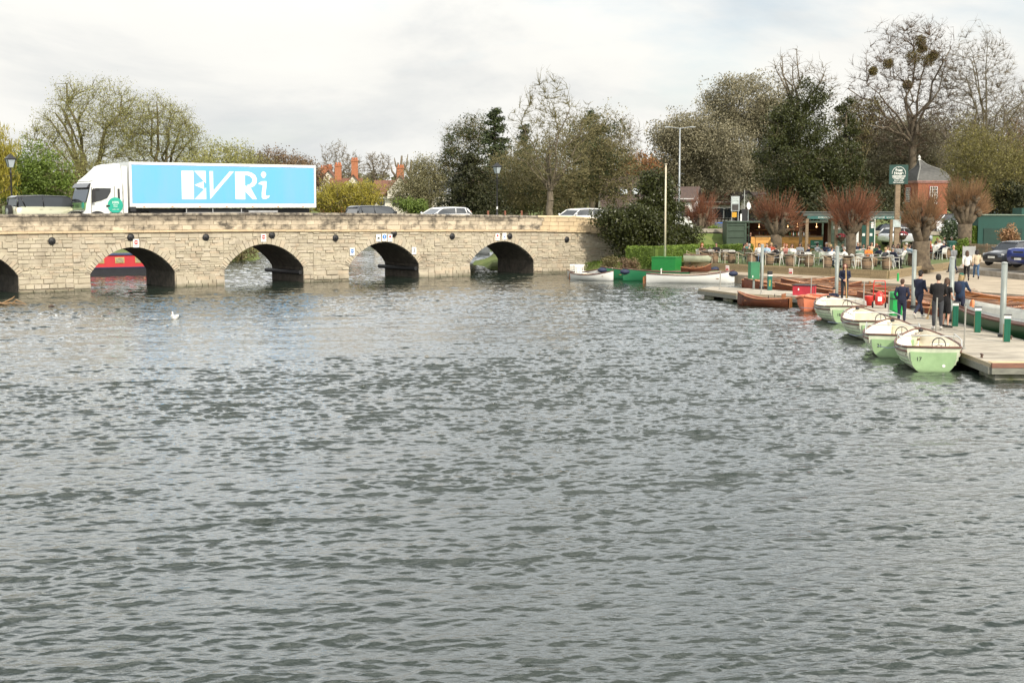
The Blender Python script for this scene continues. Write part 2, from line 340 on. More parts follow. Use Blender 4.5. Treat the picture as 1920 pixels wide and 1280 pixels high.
for t0,t1 in zip(ts,ts[1:]):
    z0,z1=zbot(t0),zbot(t1)
    if abs(z0-z1)>.5 and t1-t0<.01: # jamb
        lo=-1.5;tm=(t0+t1)/2
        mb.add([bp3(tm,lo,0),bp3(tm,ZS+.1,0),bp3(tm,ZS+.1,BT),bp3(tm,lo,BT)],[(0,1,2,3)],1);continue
    tp0,tp1=ztop(t0)-.1,ztop(t1)-.1
    mb.add([bp3(t0,z0,0),bp3(t1,z1,0),bp3(t1,tp1,0),bp3(t0,tp0,0)],[(0,1,2,3)])
    mb.add([bp3(t0,z0,BT),bp3(t1,z1,BT),bp3(t1,tp1-.9,BT),bp3(t0,tp0-.9,BT)],[(3,2,1,0)])
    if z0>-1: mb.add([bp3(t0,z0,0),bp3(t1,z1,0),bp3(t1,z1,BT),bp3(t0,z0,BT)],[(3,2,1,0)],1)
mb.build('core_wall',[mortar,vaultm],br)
rnd=random.Random(11)
def stone_at(mb,t0,t1,z0,z1,o=None,ch=.014,gap=.006):
    o=rnd.choice([rnd.uniform(.02,.055)]*5+[.004,.085]) if o is None else o
    t0+=gap;t1-=gap;z0+=gap*.6;z1-=gap*.6
    if t1-t0<.05:return
    j=lambda:rnd.uniform(-.008,.008)
    vs=[bp3(t0,z0,-.004),bp3(t1,z0,-.004),bp3(t1,z1,-.004),bp3(t0,z1,-.004),
        bp3(t0+ch,z0+ch+j(),-o+j()),bp3(t1-ch,z0+ch+j(),-o+j()),bp3(t1-ch,z1-ch+j(),-o+j()),bp3(t0+ch,z1-ch+j(),-o+j())]
    mb.add(vs,[(4,5,6,7),(0,1,5,4),(1,2,6,5),(2,3,7,6),(3,0,4,7)])
def free(t0,t1,z0,z1,ring=.36):
    iv=[(t0,t1)]
    for a,b,zc in ARCH:
        c=(a+b)/2;h=(b-a)/2
        if z1<=ZS+.02: hw=h
        elif z0>=zc+ring: continue
        else:
            q=1-(max(z0,ZS)-ZS)/(zc+ring-ZS);hw=(h+ring*.8)*max(q,0)**.55
        if z0<ZS-.3: hw=h+.0
        nv=[]
        for p,q_ in iv:
            if q_<=c-hw or p>=c+hw:nv.append((p,q_));continue
            if p<c-hw:nv.append((p,c-hw))
            if q_>c+hw:nv.append((c+hw,q_))
        iv=nv
    return iv
mb=MB();z=-.35;first=True
while z<2.95:
    h=rnd.choice([.10,.13,.15,.18,.22]) if z>.45 else .25
    for seg in range(-30,47,3):         # courses drift a little so they are not ruled lines
        dz=.07*math.sin(seg*1.7+z*3)
        for p,q_ in free(seg,seg+3,z+dz,z+dz+h):
            t=p
            while t<q_-.04:
                w=rnd.uniform(.18,.66)*(1.25 if h>.2 else 1)
                if q_-t-w<.2:w=q_-t
                zt=min(z+dz+h,zstr(t)-.05)
                if zt-z-dz>.05: stone_at(mb,t,min(t+w,q_),z+dz,zt,o=(.09 if z<.2 else None))
                t+=w
    z+=h
mb.build('rubble_stonework',stone,br)
for a,b,zc in ARCH[1:]:
    mb=MB();n=27;c=(a+b)/2;h=(b-a)/2
    def pt(u,k):
        z_=ZS+(zc-ZS)*(max(1-abs(u)**2,0))**.85;x_=c+u*h
        # outward normal of the curve
        du=1e-3;ua=min(max(u-du,-1),1);ub=min(max(u+du,-1),1)
        za=ZS+(zc-ZS)*(max(1-ua*ua,0))**.85;zb=ZS+(zc-ZS)*(max(1-ub*ub,0))**.85
        nx,nz=-(zb-za),(ub-ua)*h;l_=math.hypot(nx,nz);return (x_+nx/l_*k,z_+nz/l_*k)
    us=[math.sin(PI/2*(2*i/n-1)*.93)/math.sin(PI/2*.93) for i in range(n+1)]
    for u0,u1 in zip(us,us[1:]):
        g=.012/h;r_=.34+rnd.uniform(-.03,.05);o=rnd.uniform(.05,.085);q=[pt(u0+g,0),pt(u1-g,0),pt(u1-g,r_),pt(u0+g,r_)]
        vs=[bp3(x_,z_,.25) for x_,z_ in q]+[bp3(x_,z_,-o) for x_,z_ in q]
        mb.add(vs,[(4,5,6,7),(0,1,5,4),(1,2,6,5),(2,3,7,6),(3,0,4,7)])
    mb.build('arch_ring',stone,br)
mb=MB();t=-30
while t<46.5:
    w=rnd.uniform(.8,1.4);zz=zstr(t);mb.add([bp3(t,zz-.08,0),bp3(t+w-.01,zz-.08,0),bp3(t+w-.01,zz+.08,0),bp3(t,zz+.08,0),bp3(t,zz-.03,-.15),bp3(t+w-.01,zz-.03,-.15),bp3(t+w-.01,zz+.06,-.15),bp3(t,zz+.06,-.15)],[(4,5,6,7),(0,1,5,4),(1,2,6,5),(2,3,7,6),(3,0,4,7)]);t+=w
mb.build('string_course',stone_pale,br)
mb=MB();mp_=MB();ncr=3
for k in range(ncr):
    t=-30+k*.3
    while t<46.5:
        w=rnd.uniform(.55,1.15);zz0=zstr(t)+.08;zz1=ztop(t)-.1;hh=(zz1-zz0)/ncr
        zz0b=zstr(t+w)+.08;m_=mp_ if t>35.6 else mb
        stone_at(m_,t,t+w,zz0+hh*k,zz0+hh*(k+1),o=rnd.uniform(.03,.05) if t<35.6 else .05);t+=w
mb.build('parapet',stone_par,br);mp_.build('new_parapet',stone_pale,br)
mb=MB();mp_=MB();t=-30
while t<46.5:
    w=rnd.uniform(.7,1.3);z0,z1=ztop(t),ztop(t+w);m_=mp_ if t>35.6 else mb
    vs=[bp3(tt,zz+dz,oo) for tt,zz in((t+.005,z0),(t+w-.005,z1)) for oo,dz in((-.09,-.11),(-.09,-.02),(-.02,.03),(.36,.03),(.42,-.02),(.42,-.11))]
    m_.add(vs,[tuple(range(5,-1,-1)),tuple(range(6,12))]+[(i_,(i_+1)%6,6+(i_+1)%6,6+i_) for i_ in range(6)]);t+=w
mb.build('coping',copingm,br);mp_.build('new_coping',stone_pale,br)
mb=MB()
for t in np.arange(-30,46.5,.5): 
    t=float(t);mb.add([bp3(t,zroad(t)-.3,.34),bp3(t+.5,zroad(t+.5)-.3,.34),bp3(t+.5,ztop(t+.5)-.1,.34),bp3(t,ztop(t)-.1,.34)],[(3,2,1,0)])
mb.build('parapet_inner_face',mortar,br)
for px,py in ((97,452),(245,445),(386,445),(510,441),(629,446),(739,438),(848,443),(956,443),(1063,449)):
    lo=solve_t(px,-.08,3.)
    x,y=bp(lo,-.08);z=at(px,py,y)[2];a=bang(lo);mb=MB()
    mb.lathe([(.02,.14),(.07,.13),(.08,.09),(.16,.06),(.21,.02),(.21,0)],n=16,axis='y');mb.xform(lambda X,Y,Z:(X,-Y,Z))
    for k in range(6): mb.box(.13*math.cos(k*PI/3),-.06,.13*math.sin(k*PI/3),.02,.04,.15,0,0)
    o=mb.build('tie_plate',iron,br,loc=(x,y,z));o.rotation_euler=(0,0,a)
for a,b,zc in (ARCH[4],ARCH[5]):
    mb=MB();x0,y0=bp(b-.14,.1);x1,y1=bp(b-.14,BT+.5);mb.tube([(x0,y0,.62),(x1,y1,.62)],.13,8);mb.build('fender_beam',iron,br)
# carriageway, cantilevered on the far side
def strip(name,t0,t1,o0,o1,dz,mat,th=.25,step=1.,zf=None):
    mb=MB();t=t0;zf=zf or zroad
    rings=[]
    while t<=t1+1e-6: rings.append([bp3(t,zf(t)+dz,o0),bp3(t,zf(t)+dz,o1),bp3(t,zf(t)+dz-th,o1),bp3(t,zf(t)+dz-th,o0)]);t+=step
    mb.loft(rings);return mb.build(name,mat)
struct(strip('road',-40,105,.9,7.3,0,asphalt))
struct(strip('pavement',-40,105,.36,.9,.12,concretem,.3))
struct(strip('far_pavement',-40,105,7.3,8.8,.12,concretem,.3))
r=root('road_railing',(0,0,0),0,'thin dark railing along the far side of the bridge road','railing')
mb=MB();t=-30
while t<48: x,y=bp(t,8.75);mb.cyl((x,y,zroad(t)+.1),(x,y,zroad(t)+.62),.025,n=6);t+=2
mb.build('post',iron,r)['kind']='stuff'
mb=MB();mb.tube([bp3(t,zroad(t)+.62,8.75) for t in np.arange(-30,48,2.)],.025,5);mb.build('rail',iron,r)
# embankment under the road on the right bank
mb=MB();rings=[]
for t in np.arange(40.5,105.1,1.5):
    t=float(t);fo=.3 if t<46 else -.2;rings.append([bp3(t,zroad(t)-.26,fo),bp3(t,zroad(t)-.26,9.2),bp3(t,.2,9.2 if t<50 else 13),bp3(t,.2,fo if t<46 else -3)])
mb.loft(rings);struct(mb.build('road_embankment',grassm))
# signs on the bridge
def board(name,loc,rz,w,h,label,draw=None,mat=None,cat='sign',group=None,th=.03):
    r=root(name,loc,rz,label,cat,group);mb=MB();mb.box(0,0,0,w,th,h);mb.build('panel',mat or white,r)
    if draw: draw(r,th/2+.006)
    return r
redp=P('sign_red',(.55,.03,.03));bluep=P('sign_blue',(.03,.20,.60));blackp=P('sign_black',(.02,.02,.02))
def disc(r,yo,x,z,rad,m,name='symbol',inner=None):
    mb=MB();mb.lathe([(inner or .001,-yo-.004),(rad,-yo-.004),(rad,-yo+.004),(inner or .001,-yo+.004)],(x,0,z),20,axis='y');return mb.build(name,m,r)
def txt(r,yo,s_,x,z,size,m,name='lettering',bold=0):
    mb=text_mb(s_,size,.003,bold);mb.xform(lambda X,Y,Z:(X+x,-yo-.004-Z,Y+z));return mb.build(name,m,r)
def d_red(r,y): disc(r,y,0,.05,.12,redp);mb=MB();mb.box(0,-y-.012,.05,.2,.008,.045);mb.build('bar',white,r);txt(r,y,'NO ENTRY',0,-.15,.05,blackp)
def d_blue(r,y): disc(r,y,0,.04,.125,bluep);mb=MB();mb.box(0,-y-.012,.04,.19,.008,.04);mb.build('bar',white,r)
def d_bluei(r,y): disc(r,y,0,.04,.14,bluep);mb=MB();mb.box(0,-y-.012,.04,.04,.008,.18);mb.build('symbol_arrow',white,r)
def d_boat(r,y): mb=MB();mb.prism([(-.11,.0),(.11,.0),(.07,-.06),(-.08,-.06)],y+.004,y+.01,fn=lambda u,v,w:(u,-w,v));mb.prism([(-.05,.0),(.04,.0),(.04,.06),(-.02,.06)],y+.004,y+.01,fn=lambda u,v,w:(u,-w,v));mb.build('symbol',blackp,r)
def d_redtxt(r,y): disc(r,y,0,.08,.075,redp,inner=.055);txt(r,y,'LOW ARCH',0,-.13,.055,redp)
def d_3(r,y): txt(r,y,'3',0,0,.36,P('sign_grey',(.2,.2,.22)),bold=.004)
def d_boatb(r,y): mb=MB();mb.prism([(-.09,.0),(.09,.0),(.06,-.05),(-.06,-.05)],y+.004,y+.01,fn=lambda u,v,w:(u,-w,v));mb.box(0,-y-.007,.06,.015,.006,.12);mb.build('symbol',bluep,r)
for nm,px,py,fn,lb in (('no_entry_sign',255,456,d_red,'white plate with a red disc over the arch behind which the red boat lies'),
    ('no_entry_sign',494,446,d_red,'white plate with a red disc over the second arch, under the lorry trailer'),
    ('mooring_sign',660,472,d_blue,'white plate with a blue disc low on the left haunch of the third arch'),
    ('river_sign',709.5,446,d_boat,'white plate with a small dark boat symbol, first of three over the arch'),
    ('river_sign',720.5,445,d_bluei,'white plate with a round blue symbol, middle of three over the arch'),
    ('river_sign',731,446,d_redtxt,'white plate with a red ring and red words, last of three over the arch'),
    ('arch_number_sign',776,470,d_3,'white plate with the number 3 right of the arch'),
    ('river_sign',932.5,444,d_redtxt,'white plate with red marks, left of the pair over the last arch'),
    ('river_sign',945.5,443,d_boatb,'white plate with a pale blue symbol, right of the pair over the last arch')):
    t=solve_t(px,-.1);x,y=bp(t,-.11);board(nm,(x,y,at(px,py,y)[2]),bang(t),.34,.47,lb,fn)
# ------------------------------------------------------------ cars
def paint(name,col,metal=.3,rough=.28): return P('paint_'+name,col,rough,metal=metal,var=.05,vs=1.5,coat=.7)
tyrem=P('tyre',(.02,.02,.021),.85);rimm=P('alloy',(.45,.46,.47),.3,metal=.8);lampm=P('headlamp_glass',(.75,.78,.8),.1,metal=.3);redl=P('tail_lamp',(.45,.02,.02),.2);platem=P('plate_white',(.75,.75,.7),.4);trimm=P('black_trim',(.02,.02,.022),.5)
def wheel(r,x,y,rad,w=.2):
    s=1 if y>0 else -1
    mb=MB();mb.lathe([(rad*.62,-w/2),(rad*.93,-w/2),(rad,-w*.35),(rad,w*.35),(rad*.93,w/2),(rad*.62,w/2)],(x,y,rad),20,axis='y');wh=mb.build('wheel',tyrem,r,True)
    mb=MB();mb.lathe([(rad*.6,0),(rad*.66,.02),(rad*.60,.035),(rad*.15,.02),(.01,.03)],(0,0,0),18,axis='y')
    for k in range(5):
        a=k*2*PI/5;mb.box(math.cos(a)*rad*.35,.03,math.sin(a)*rad*.35,rad*.5,.03,rad*.12,0,0,ry=-a)
    mb.xform(lambda X,Y,Z:(X+x,y+s*(Y+w*.42),Z+rad));mb.build('rim',rimm,wh)
def car(name,loc,rz,L,Wd,Ht,m,label,cat='car',belt=.95,hood=1.0,nose=.72,wsb=.30,wst=.42,rrt=.88,rrb=.97,roofm=None,wr=.33,clad=None,glassm=None,boxy=0.,group=None,bed=None,plate=None):
    """x forward; wsb/wst = windscreen base/top, rrt/rrb = roof rear/top of tail as fractions from the nose"""
    r=root(name,loc,rz,label,cat,group);h2=Wd/2;X=lambda f:L/2-f*L
    st=[(0,.38,nose-.12,.86),(.012,.25,nose,.92),(.06,.19,nose+.06,.97),(wsb-.04,.17,belt-.03,1),(wsb+.02,.24,belt,1),(.6,.24,belt+.02,1),(rrb-.06,.24,belt+.03,.99),(.985,.30,belt-.02,.95),(1,.42,belt-.10,.90)]
    if boxy: st=[(0,.40,nose,.93),(.02,.32,nose+.08,.97)]+[(f,z0,max(zt,nose+.12) if f>.03 else zt,w) for f,z0,zt,w in st[2:7]]+[(.99,.34,belt,.97),(1,.42,belt-.03,.95)]
    rings=[]
    for f,z0,zt,w in st:
        y=h2*w;x=X(f);zm=(z0+zt)/2
        rings.append([(x,-y*.93,z0),(x,-y,z0+.12),(x,-y*1.0,zm),(x,-y*.985,zt-.08),(x,-y*.93,zt),(x,-y*.45,zt+.025),(x,y*.45,zt+.025),(x,y*.93,zt),(x,y*.985,zt-.08),(x,y*1.0,zm),(x,y,z0+.12),(x,y*.93,z0)])
    mb=MB();mb.loft(rings);mb.build('body',m,r,True)
    tb=.80+.08*boxy;ht=Ht-.06
    rr_t=rrt if not bed else bed;rr_b=rrb if not bed else bed+.02
    ybs=h2*.93;yt=h2*tb
    gs=[(wsb,belt-.02,ybs,belt),(wst-.02,ht-.06,yt*1.0,belt),((wst+rr_t)/2,ht,yt,belt),(rr_t,ht-.04,yt,belt),(rr_b,belt,ybs*.97,belt)]
    mb=MB();rg=[]
    for f,zt,y,zb in gs: rg.append([(X(f),-ybs,zb-.03),(X(f),-y,zt),(X(f),y,zt),(X(f),ybs,zb-.03)])
    mb.loft(rg);mb.build('windows',glassm or glass,r)
    rm=roofm or m
    mb=MB();rg=[]
    for f,z,y in ((wst-.035,ht-.05,yt*.95),(wst,ht+.01,yt*.99),((wst+rr_t)/2,Ht,yt*.99),(rr_t-.02,ht+.03,yt*.97),(rr_t+.015,ht-.05,yt*.93)):
        rg.append([(X(f),-y-.015,z-.06),(X(f),-y,z-.005),(X(f),-y*.6,z+.02),(X(f),y*.6,z+.02),(X(f),y,z-.005),(X(f),y+.015,z-.06)])
    mb.loft(rg);mb.build('roof',rm,r,True)
    for s in(-1,1):
        pm=rm if boxy else m;mb=MB()
        a=(X(wsb),s*ybs*1.0,belt-.02);b=(X(wst-.02),s*(yt+.01),ht-.05);mb.tube([a,b],.035,6);mb.build('pillar',pm,r,True);mb=MB()
        bf=(wst+rr_t)/2+.01;mb.tube([(X(bf-.01),s*(ybs+.005),belt),(X(bf),s*(yt+.01),ht-.02)],.03,6);mb.build('pillar',pm,r,True);mb=MB()
        c=(X(rr_b-.005),s*ybs*.97,belt);d=(X(rr_t),s*(yt+.0),ht-.05);mb.tube([c,d],.06,6)
        mb.build('pillar',pm,r,True)
        if not bed: mb=MB();mb.tube([(X(rr_b-.10),s*(ybs*.99),belt),(X(rr_t-.04),s*(yt+.005),ht-.04)],.04,6);mb.build('pillar',pm,r,True)
        mb=MB();mb.ball((X(wsb+.035),s*(h2+.08),belt+.09),(.07,.10,.065),8,6);mb.build('mirror',m if not boxy else trimm,r,True)
        mb=MB();mb.box(X(.035),s*h2*.72,nose-.03,.10,h2*.40,.13,rz=-s*.35);mb.build('headlight',lampm,r)
        mb=MB();mb.box(X(.985),s*h2*.80,belt-.14,.10,h2*.28,.16,rz=s*.25);mb.build('tail_light',redl,r)
        for f in(.5,.62):
            mb=MB();mb.box(X(f+.07),s*(h2+.005),belt-.13,.16,.02,.03);mb.build('door_handle',m,r)
    mb=MB();mb.box(X(.0)+.005,0,.55,.04,Wd*.55,.15);mb.box(X(.0)+.01,0,nose-.10,.05,Wd*.40,.10);mb.build('grille',trimm,r)
    mb=MB();mb.box(X(.0)+.045,0,.50,.015,.52,.12);mb.box(X(1)-.02,0,.70,.015,.52,.12);mb.build('number_plate',platem,r)
    for f in(.17,.81):
        for s in(-1,1):
            mb=MB();mb.lathe([(.01,-.01),(wr+.07,-.01),(wr+.07,.012),(.01,.012)],(X(f),s*(h2*.995),wr+.02),20,axis='y');mb.build('wheel_arch',trimm,r)
            wheel(r,X(f),s*(h2-.07),wr,.22)
    return r
def rtex(x,y): return 0
ang=lambda t:bang(t)
zr=zroad
def on_bridge(px,off,z=3.9): t=solve_t(px,off,z);x,y=bp(t,off);return (x,y,zroad(t)+.005),bang(t)
p,a=on_bridge(96,5.6);car('off_road_vehicle',p,a+PI*0,4.6,1.95,2.02,paint('pale_sage',(.42,.42,.30)),'boxy pale sage off-road car with a black roof and spare wheel before the lorry','car',belt=1.36,nose=1.1,wsb=.27,wst=.34,rrt=.97,rrb=.985,roofm=paint('black',(.015,.015,.018)),wr=.40,boxy=1)
def spare():
    r=[o for o in C.objects if o.name=='off_road_vehicle'][0];mb=MB();mb.lathe([(.2,-.11),(.36,-.11),(.38,-.06),(.38,.06),(.36,.11),(.2,.11)],(-2.42,0,1.1),20,axis='x');s_=mb.build('spare_wheel',tyrem,r,True)
    mb=MB();mb.lathe([(.01,-.13),(.2,-.12),(.23,-.05),(.01,-.05)],(-2.42,0,1.1),16,axis='x');mb.build('rim',rimm,s_)
spare()
p,a=on_bridge(707,5.0);car('estate_car',p,a,4.1,1.75,1.50,paint('charcoal',(.03,.035,.045)),'dark blue-black estate car on the bridge behind the lorry, only its roof over the parapet',belt=1.0,wsb=.24,wst=.36,rrt=.95,rrb=.99)
p,a=on_bridge(829,3.0);car('hatchback_car',p,a+PI,4.0,1.72,1.46,paint('white',(.75,.76,.76),.0),'white hatchback on the bridge in the gap before the dark conifers',belt=.98,wsb=.20,wst=.40,rrt=.90,rrb=.985)
p,a=on_bridge(1084,2.8);car('crossover_car',p,a+PI,4.4,1.8,1.52,paint('pearl_white',(.78,.78,.76),.0),'white crossover car at the bank end of the bridge beside the ivy',belt=1.0,wsb=.24,wst=.41,rrt=.90,rrb=.99,wr=.36)
# ------------------------------------------------------------ lorry
def lorry():
    off=2.6;t1=solve_t(592,off,5.5);t0=solve_t(243,off,5.5);x0,y0=bp(t0,off);an=bang((t0+t1)/2)
    LT=t1-t0;Wt=2.5;zr0=zroad(t0)
    r=root('articulated_lorry',(x0,y0,zr0),an,'white lorry cab pulling a long sky blue and white box trailer over the bridge','lorry')
    # local: x along trailer from its front edge (0) to rear (LT), y 0 near side .. Wt far side
    zb,zt=1.32,3.94
    skyb=P('trailer_blue',(.12,.41,.80),.38,col2=(.16,.40,.70),vs=.8,stretch=(1,1,.25),detail=8);wh=P('trailer_white',(.76,.77,.75),.4,col2=(.60,.60,.56),vs=1.2,stretch=(1,1,.4),detail=8,ramp=(.45,.75))
    mb=MB();mb.b2(0,LT,.03,Wt-.03,zb,zt);mb.build('trailer_box',wh,r)
    mb=MB()
    for z0,z1,y in ((zt-.14,zt+.02,0),(zb-.02,zb+.20,0)): mb.b2(0,LT,-.02,.03,z0,z1)
    for x0_,x1_ in ((0,.13),(LT-.1,LT)): mb.b2(x0_,x1_,-.015,.03,zb+.2,zt-.14)
    mb.build('frame_rail',wh,r)
    pz0,pz1=zb+.24,zt-.16;px0,px1=.16,LT-.13
    mb=MB();mb.b2(px0,px1,-.008,.03,pz0,pz1);pan=mb.build('side_panel',skyb,r)
    def tp(zx,zy):
        u=(zx-208)/(1665-208);yt=205+40*u;yb=516+24*u;v=(yb-zy)/(yb-yt)
        return (px0+(px1-px0)*u/(1.07-.07*u),pz0+(pz1-pz0)*v)
    def pl(mb,pts,d=.016): 
        q=[tp(*p) for p in pts];mb.prism(q,.004,d,fn=lambda u,v,w:(u,-w,v))
    letm=P('letter_white',(.82,.82,.80),.4,var=.02)
    for nm,polys in (('letter_e',[[(600,257),(695,258),(695,491),(600,489)],[(702,259),(793,260),(793,362)],[(702,374),(774,345),(778,410)],[(793,396),(793,492),(700,491)]]),
                     ('letter_v',[[(823,262),(851,263),(851,424),(825,492)],[(985,266),(1018,267),(825,492),(851,424)]])):
        mb=MB()
        for q in polys: pl(mb,q)
        mb.build(nm,letm,pan)
    mb=MB();pl(mb,[(1028,268),(1106,268),(1106,497),(1028,496)])
    out=[(1106,268),(1135,270),(1165,280),(1190,300),(1203,330),(1198,365),(1180,388),(1150,402)];inn=[(1106,298),(1128,300),(1148,308),(1162,322),(1168,338),(1162,358),(1148,372),(1120,382)]
    for k in range(7): pl(mb,[out[k],out[k+1],inn[k+1],inn[k]],.016)
    pl(mb,[(1106,384),(1150,400),(1200,498),(1166,498),(1106,430)]);mb.build('letter_r',letm,pan)
    mb=MB()
    for x in (1045,1058,1071,1084): pl(mb,[(x,290),(x+3,290),(x+3,470),(x,470)],.020)
    mb.build('letter_stripes',skyb,pan)
    mb=MB();pl(mb,[(1257+21*math.cos(a)*(1 if math.sin(a)<0.2 else .8),297+27*math.sin(a)) for a in np.arange(0,2*PI,PI/7)])
    pl(mb,[(1213,372),(1222,362),(1240,352),(1262,349),(1280,350),(1278,400),(1270,452),(1272,468),(1285,472),(1306,468),(1296,486),(1272,498),(1250,497),(1240,485),(1240,450),(1250,385),(1240,378)])
    mb.build('letter_i',letm,pan)
    # underrun bars, chassis, wheels
    mb=MB();mb.b2(.3,LT-.2,.5,Wt-.5,.85,1.08);mb.b2(3.6,LT-3.6,.25,.5,.55,1.2);mb.b2(.3,LT-.2,.5,Wt-.5,1.08,1.25);mb.build('chassis',trimm,r)
    mb=MB();mb.b2(3.4,7.3,.02,.06,.72,.80);mb.b2(3.4,7.3,.02,.06,.45,.52);mb.b2(7.6,9.6,.02,.06,1.0,1.12);mb.b2(3.4,7.3,.02,.06,.96,1.02)
    for x in(3.5,5.2,7.1):mb.b2(x,x+.05,.03,.08,.45,1.24)
    mb.build('side_guard',P('guard_grey',(.5,.5,.5),.4,metal=.5),r)
    mb=MB();mb.b2(0,.35,-.03,.12,1.1,1.36);mb.build('corner_block',trimm,r)
    for k in range(7): mb=MB();mb.b2(.8+k*1.75,.92+k*1.75,-.035,-.02,zb+.02,zb+.07);mb.build('marker_light',P('marker_orange',(.6,.2,.02),.3),r)
    mb=MB();mb.b2(LT-.02,LT+.04,.0,.12,zb,zt);mb.build('rear_post',P('rear_steel',(.35,.36,.37),.4,metal=.5),r)
    for x in (LT-1.9,LT-3.2,LT-4.5,.9,-3.2):
        for y in(.16,Wt-.16): wheel(r,x,y,.5 if x<2 else .48,.34)
    mb=MB()
    for x in (.9,-3.2):
        ring=[(x+math.cos(a)*.62,y_,.5+math.sin(a)*.62) for a in np.linspace(.15,PI-.15,9) for y_ in(0,.4)]
        for k in range(8): mb.add([ring[2*k],ring[2*k+1],ring[2*k+3],ring[2*k+2]],[(0,1,2,3)])
    mb.build('mudguard',trimm,r)
    mb=MB();mb.b2(-4.6,1.6,.7,1.8,.55,.85);mb.build('tractor_frame',trimm,r)
    # cab (x from -4.55 front to -.55)
    cabm=P('cab_white',(.72,.73,.69),.35,col2=(.58,.58,.53),vs=1.5,ramp=(.45,.75),coat=.3);f=-2.75
    side=[(-2.72,.62),(-2.72,.95),(-2.62,1.12),(-2.55,1.5),(-2.36,2.2),(-2.25,2.72),(-2.1,2.85),(-.42,2.95),(-.30,2.6),(-.28,1.05),(-.35,.98),(-1.05,.98),(-1.15,.62)]
    def sect(ins,y): return [(x*1.0+(ins if x<-2 else -ins*.5),y,z+(-ins*.4 if z>2 else 0)) for x,z in side]
    mb=MB();mb.loft([sect(.10,.0+.02),sect(.0,.10),sect(0,Wt-.10),sect(.10,Wt-.02)]);cab=mb.build('cab',cabm,r)
    mb=MB()
    pf=[(-2.18,2.84),(-1.7,3.25),(-1.2,3.72),(-1.0,3.80),(-.60,3.86),(-.50,3.86),(-.38,3.0),(-.42,2.93)]
    mb.loft([[(x*1.0,y,2.84+(z-2.84)*k) for x,z in pf] for y,k in((.10,.85),(.22,.98),(.6,1.0),(Wt-.6,1.0),(Wt-.22,.98),(Wt-.10,.85))]);mb.build('roof_fairing',cabm,r)
    mb=MB();mb.b2(-.45,-.12,.02,.06,1.0,3.7);mb.build('side_fairing',cabm,r)
    mb=MB();mb.loft([[(-2.60,y,1.62),(-2.40,y,2.30),(-2.28,y,2.62),(-2.22,y,2.62),(-2.3,y,1.62)] for y in(.14,Wt-.14)]);mb.build('windscreen',glass,cab)
    mb=MB();mb.loft([[(-2.52,y,2.46),(-2.34,y,2.70),(-2.25,y,2.70),(-2.36,y,2.46)] for y in(.08,Wt-.08)]);mb.build('sun_visor',P('visor',(.03,.03,.035),.2),cab)
    pg=lambda mb,pts,y0,y1:mb.prism(pts,y0,y1,fn=lambda u,v,w:(u,w,v))
    mb=MB();pg(mb,[(-2.22,1.62),(-2.16,2.02),(-2.02,2.42),(-1.12,2.42),(-1.14,2.2),(-1.35,1.86),(-1.75,1.70)],-.012,.03);mb.build('side_window',glass,cab)
    mb=MB();pg(mb,[(-.72,1.72),(-.72,2.4),(-.60,2.4),(-.58,1.72)],-.012,.03);mb.build('rear_slot_window',glass,cab)
    mb=MB();pg(mb,[(-2.30,1.0),(-2.26,2.5),(-2.24,2.5),(-2.28,1.0)],-.006,.02);pg(mb,[(-.92,.98),(-.92,2.55),(-.90,2.55),(-.90,.98)],-.006,.02);mb.build('door_seam',trimm,cab)
    mb=MB();mb.b2(-1.42,-1.22,-.03,.02,1.36,1.46);mb.build('door_handle',trimm,cab)
    mb=MB();mb.b2(-2.28,-2.12,-.22,-.08,1.62,2.34);mb.b2(-2.2,-1.8,-.12,-.04,2.34,2.40);mb.build('mirror',trimm,cab)
    tealp=P('sticker_teal',(.02,.38,.27),.4)
    mb=MB();cx_,cz_=-.88,1.44;q=[(cx_+.46*math.cos(a),cz_+.46*math.sin(a)) for a in np.arange(0,2*PI,PI/14)];q=[(x,max(z,1.02)) for x,z in q];pg(mb,q,-.014,.02);mb.build('round_sticker',tealp,cab)
    for s_,z,size in (('100%',1.60,.20),('electric',1.46,.09),('vehicle',1.37,.09),('on the road',1.21,.085)):
        mb=text_mb(s_,size,.002);mb.xform(lambda X,Y,Z:(X+cx_,-.018-Z,Y+z));mb.build('sticker_lettering',letm,cab)
    mb=MB();mb.b2(-1.22,-.50,-.02,.03,.80,1.02);mb.build('lower_panel',trimm,cab)
    mb=MB();mb.loft([[(-2.66,y,1.18),(-2.64,y,1.58),(-2.5,y,1.58),(-2.5,y,1.18)] for y in(.12,Wt-.12)]);mb.build('front_banner',P('banner_green',(.17,.30,.11),.4),cab)
    mb=MB();mb.lathe([(.001,0),(.19,0),(.19,.02),(.001,.02)],(-2.68,.35,1.42),16,axis='x');mb.build('badge',tealp,cab)
    mb=text_mb('EVRi',.28,.002);mb.xform(lambda X,Y,Z:(-2.675-Z,Wt/2-X,1.38+Y));mb.build('front_lettering',P('banner_dark',(.02,.06,.03)),cab)
    mb=MB()
    for z in (.80,.92,1.04):mb.b2(-2.78,-2.6,.35,Wt-.35,z,z+.07)
    mb.build('grille',trimm,cab)
    mb=MB();mb.b2(-2.82,-2.3,-.01,Wt+.01,.35,.68);mb.build('bumper',cabm,cab)
    for y in(.25,Wt-.25): mb=MB();mb.box(-2.80,y,.62,.1,.34,.18);mb.build('headlight',lampm,cab)
    mb=MB();pg(mb,[(-1.95+.62*math.cos(a),.5+.62*math.sin(a)) for a in np.linspace(0,PI,12)],-.012,.03);mb.build('wheel_arch',trimm,cab)
    for y in(.16,Wt-.16): wheel(r,-1.95,y,.5,.34)
    return r
lorry()
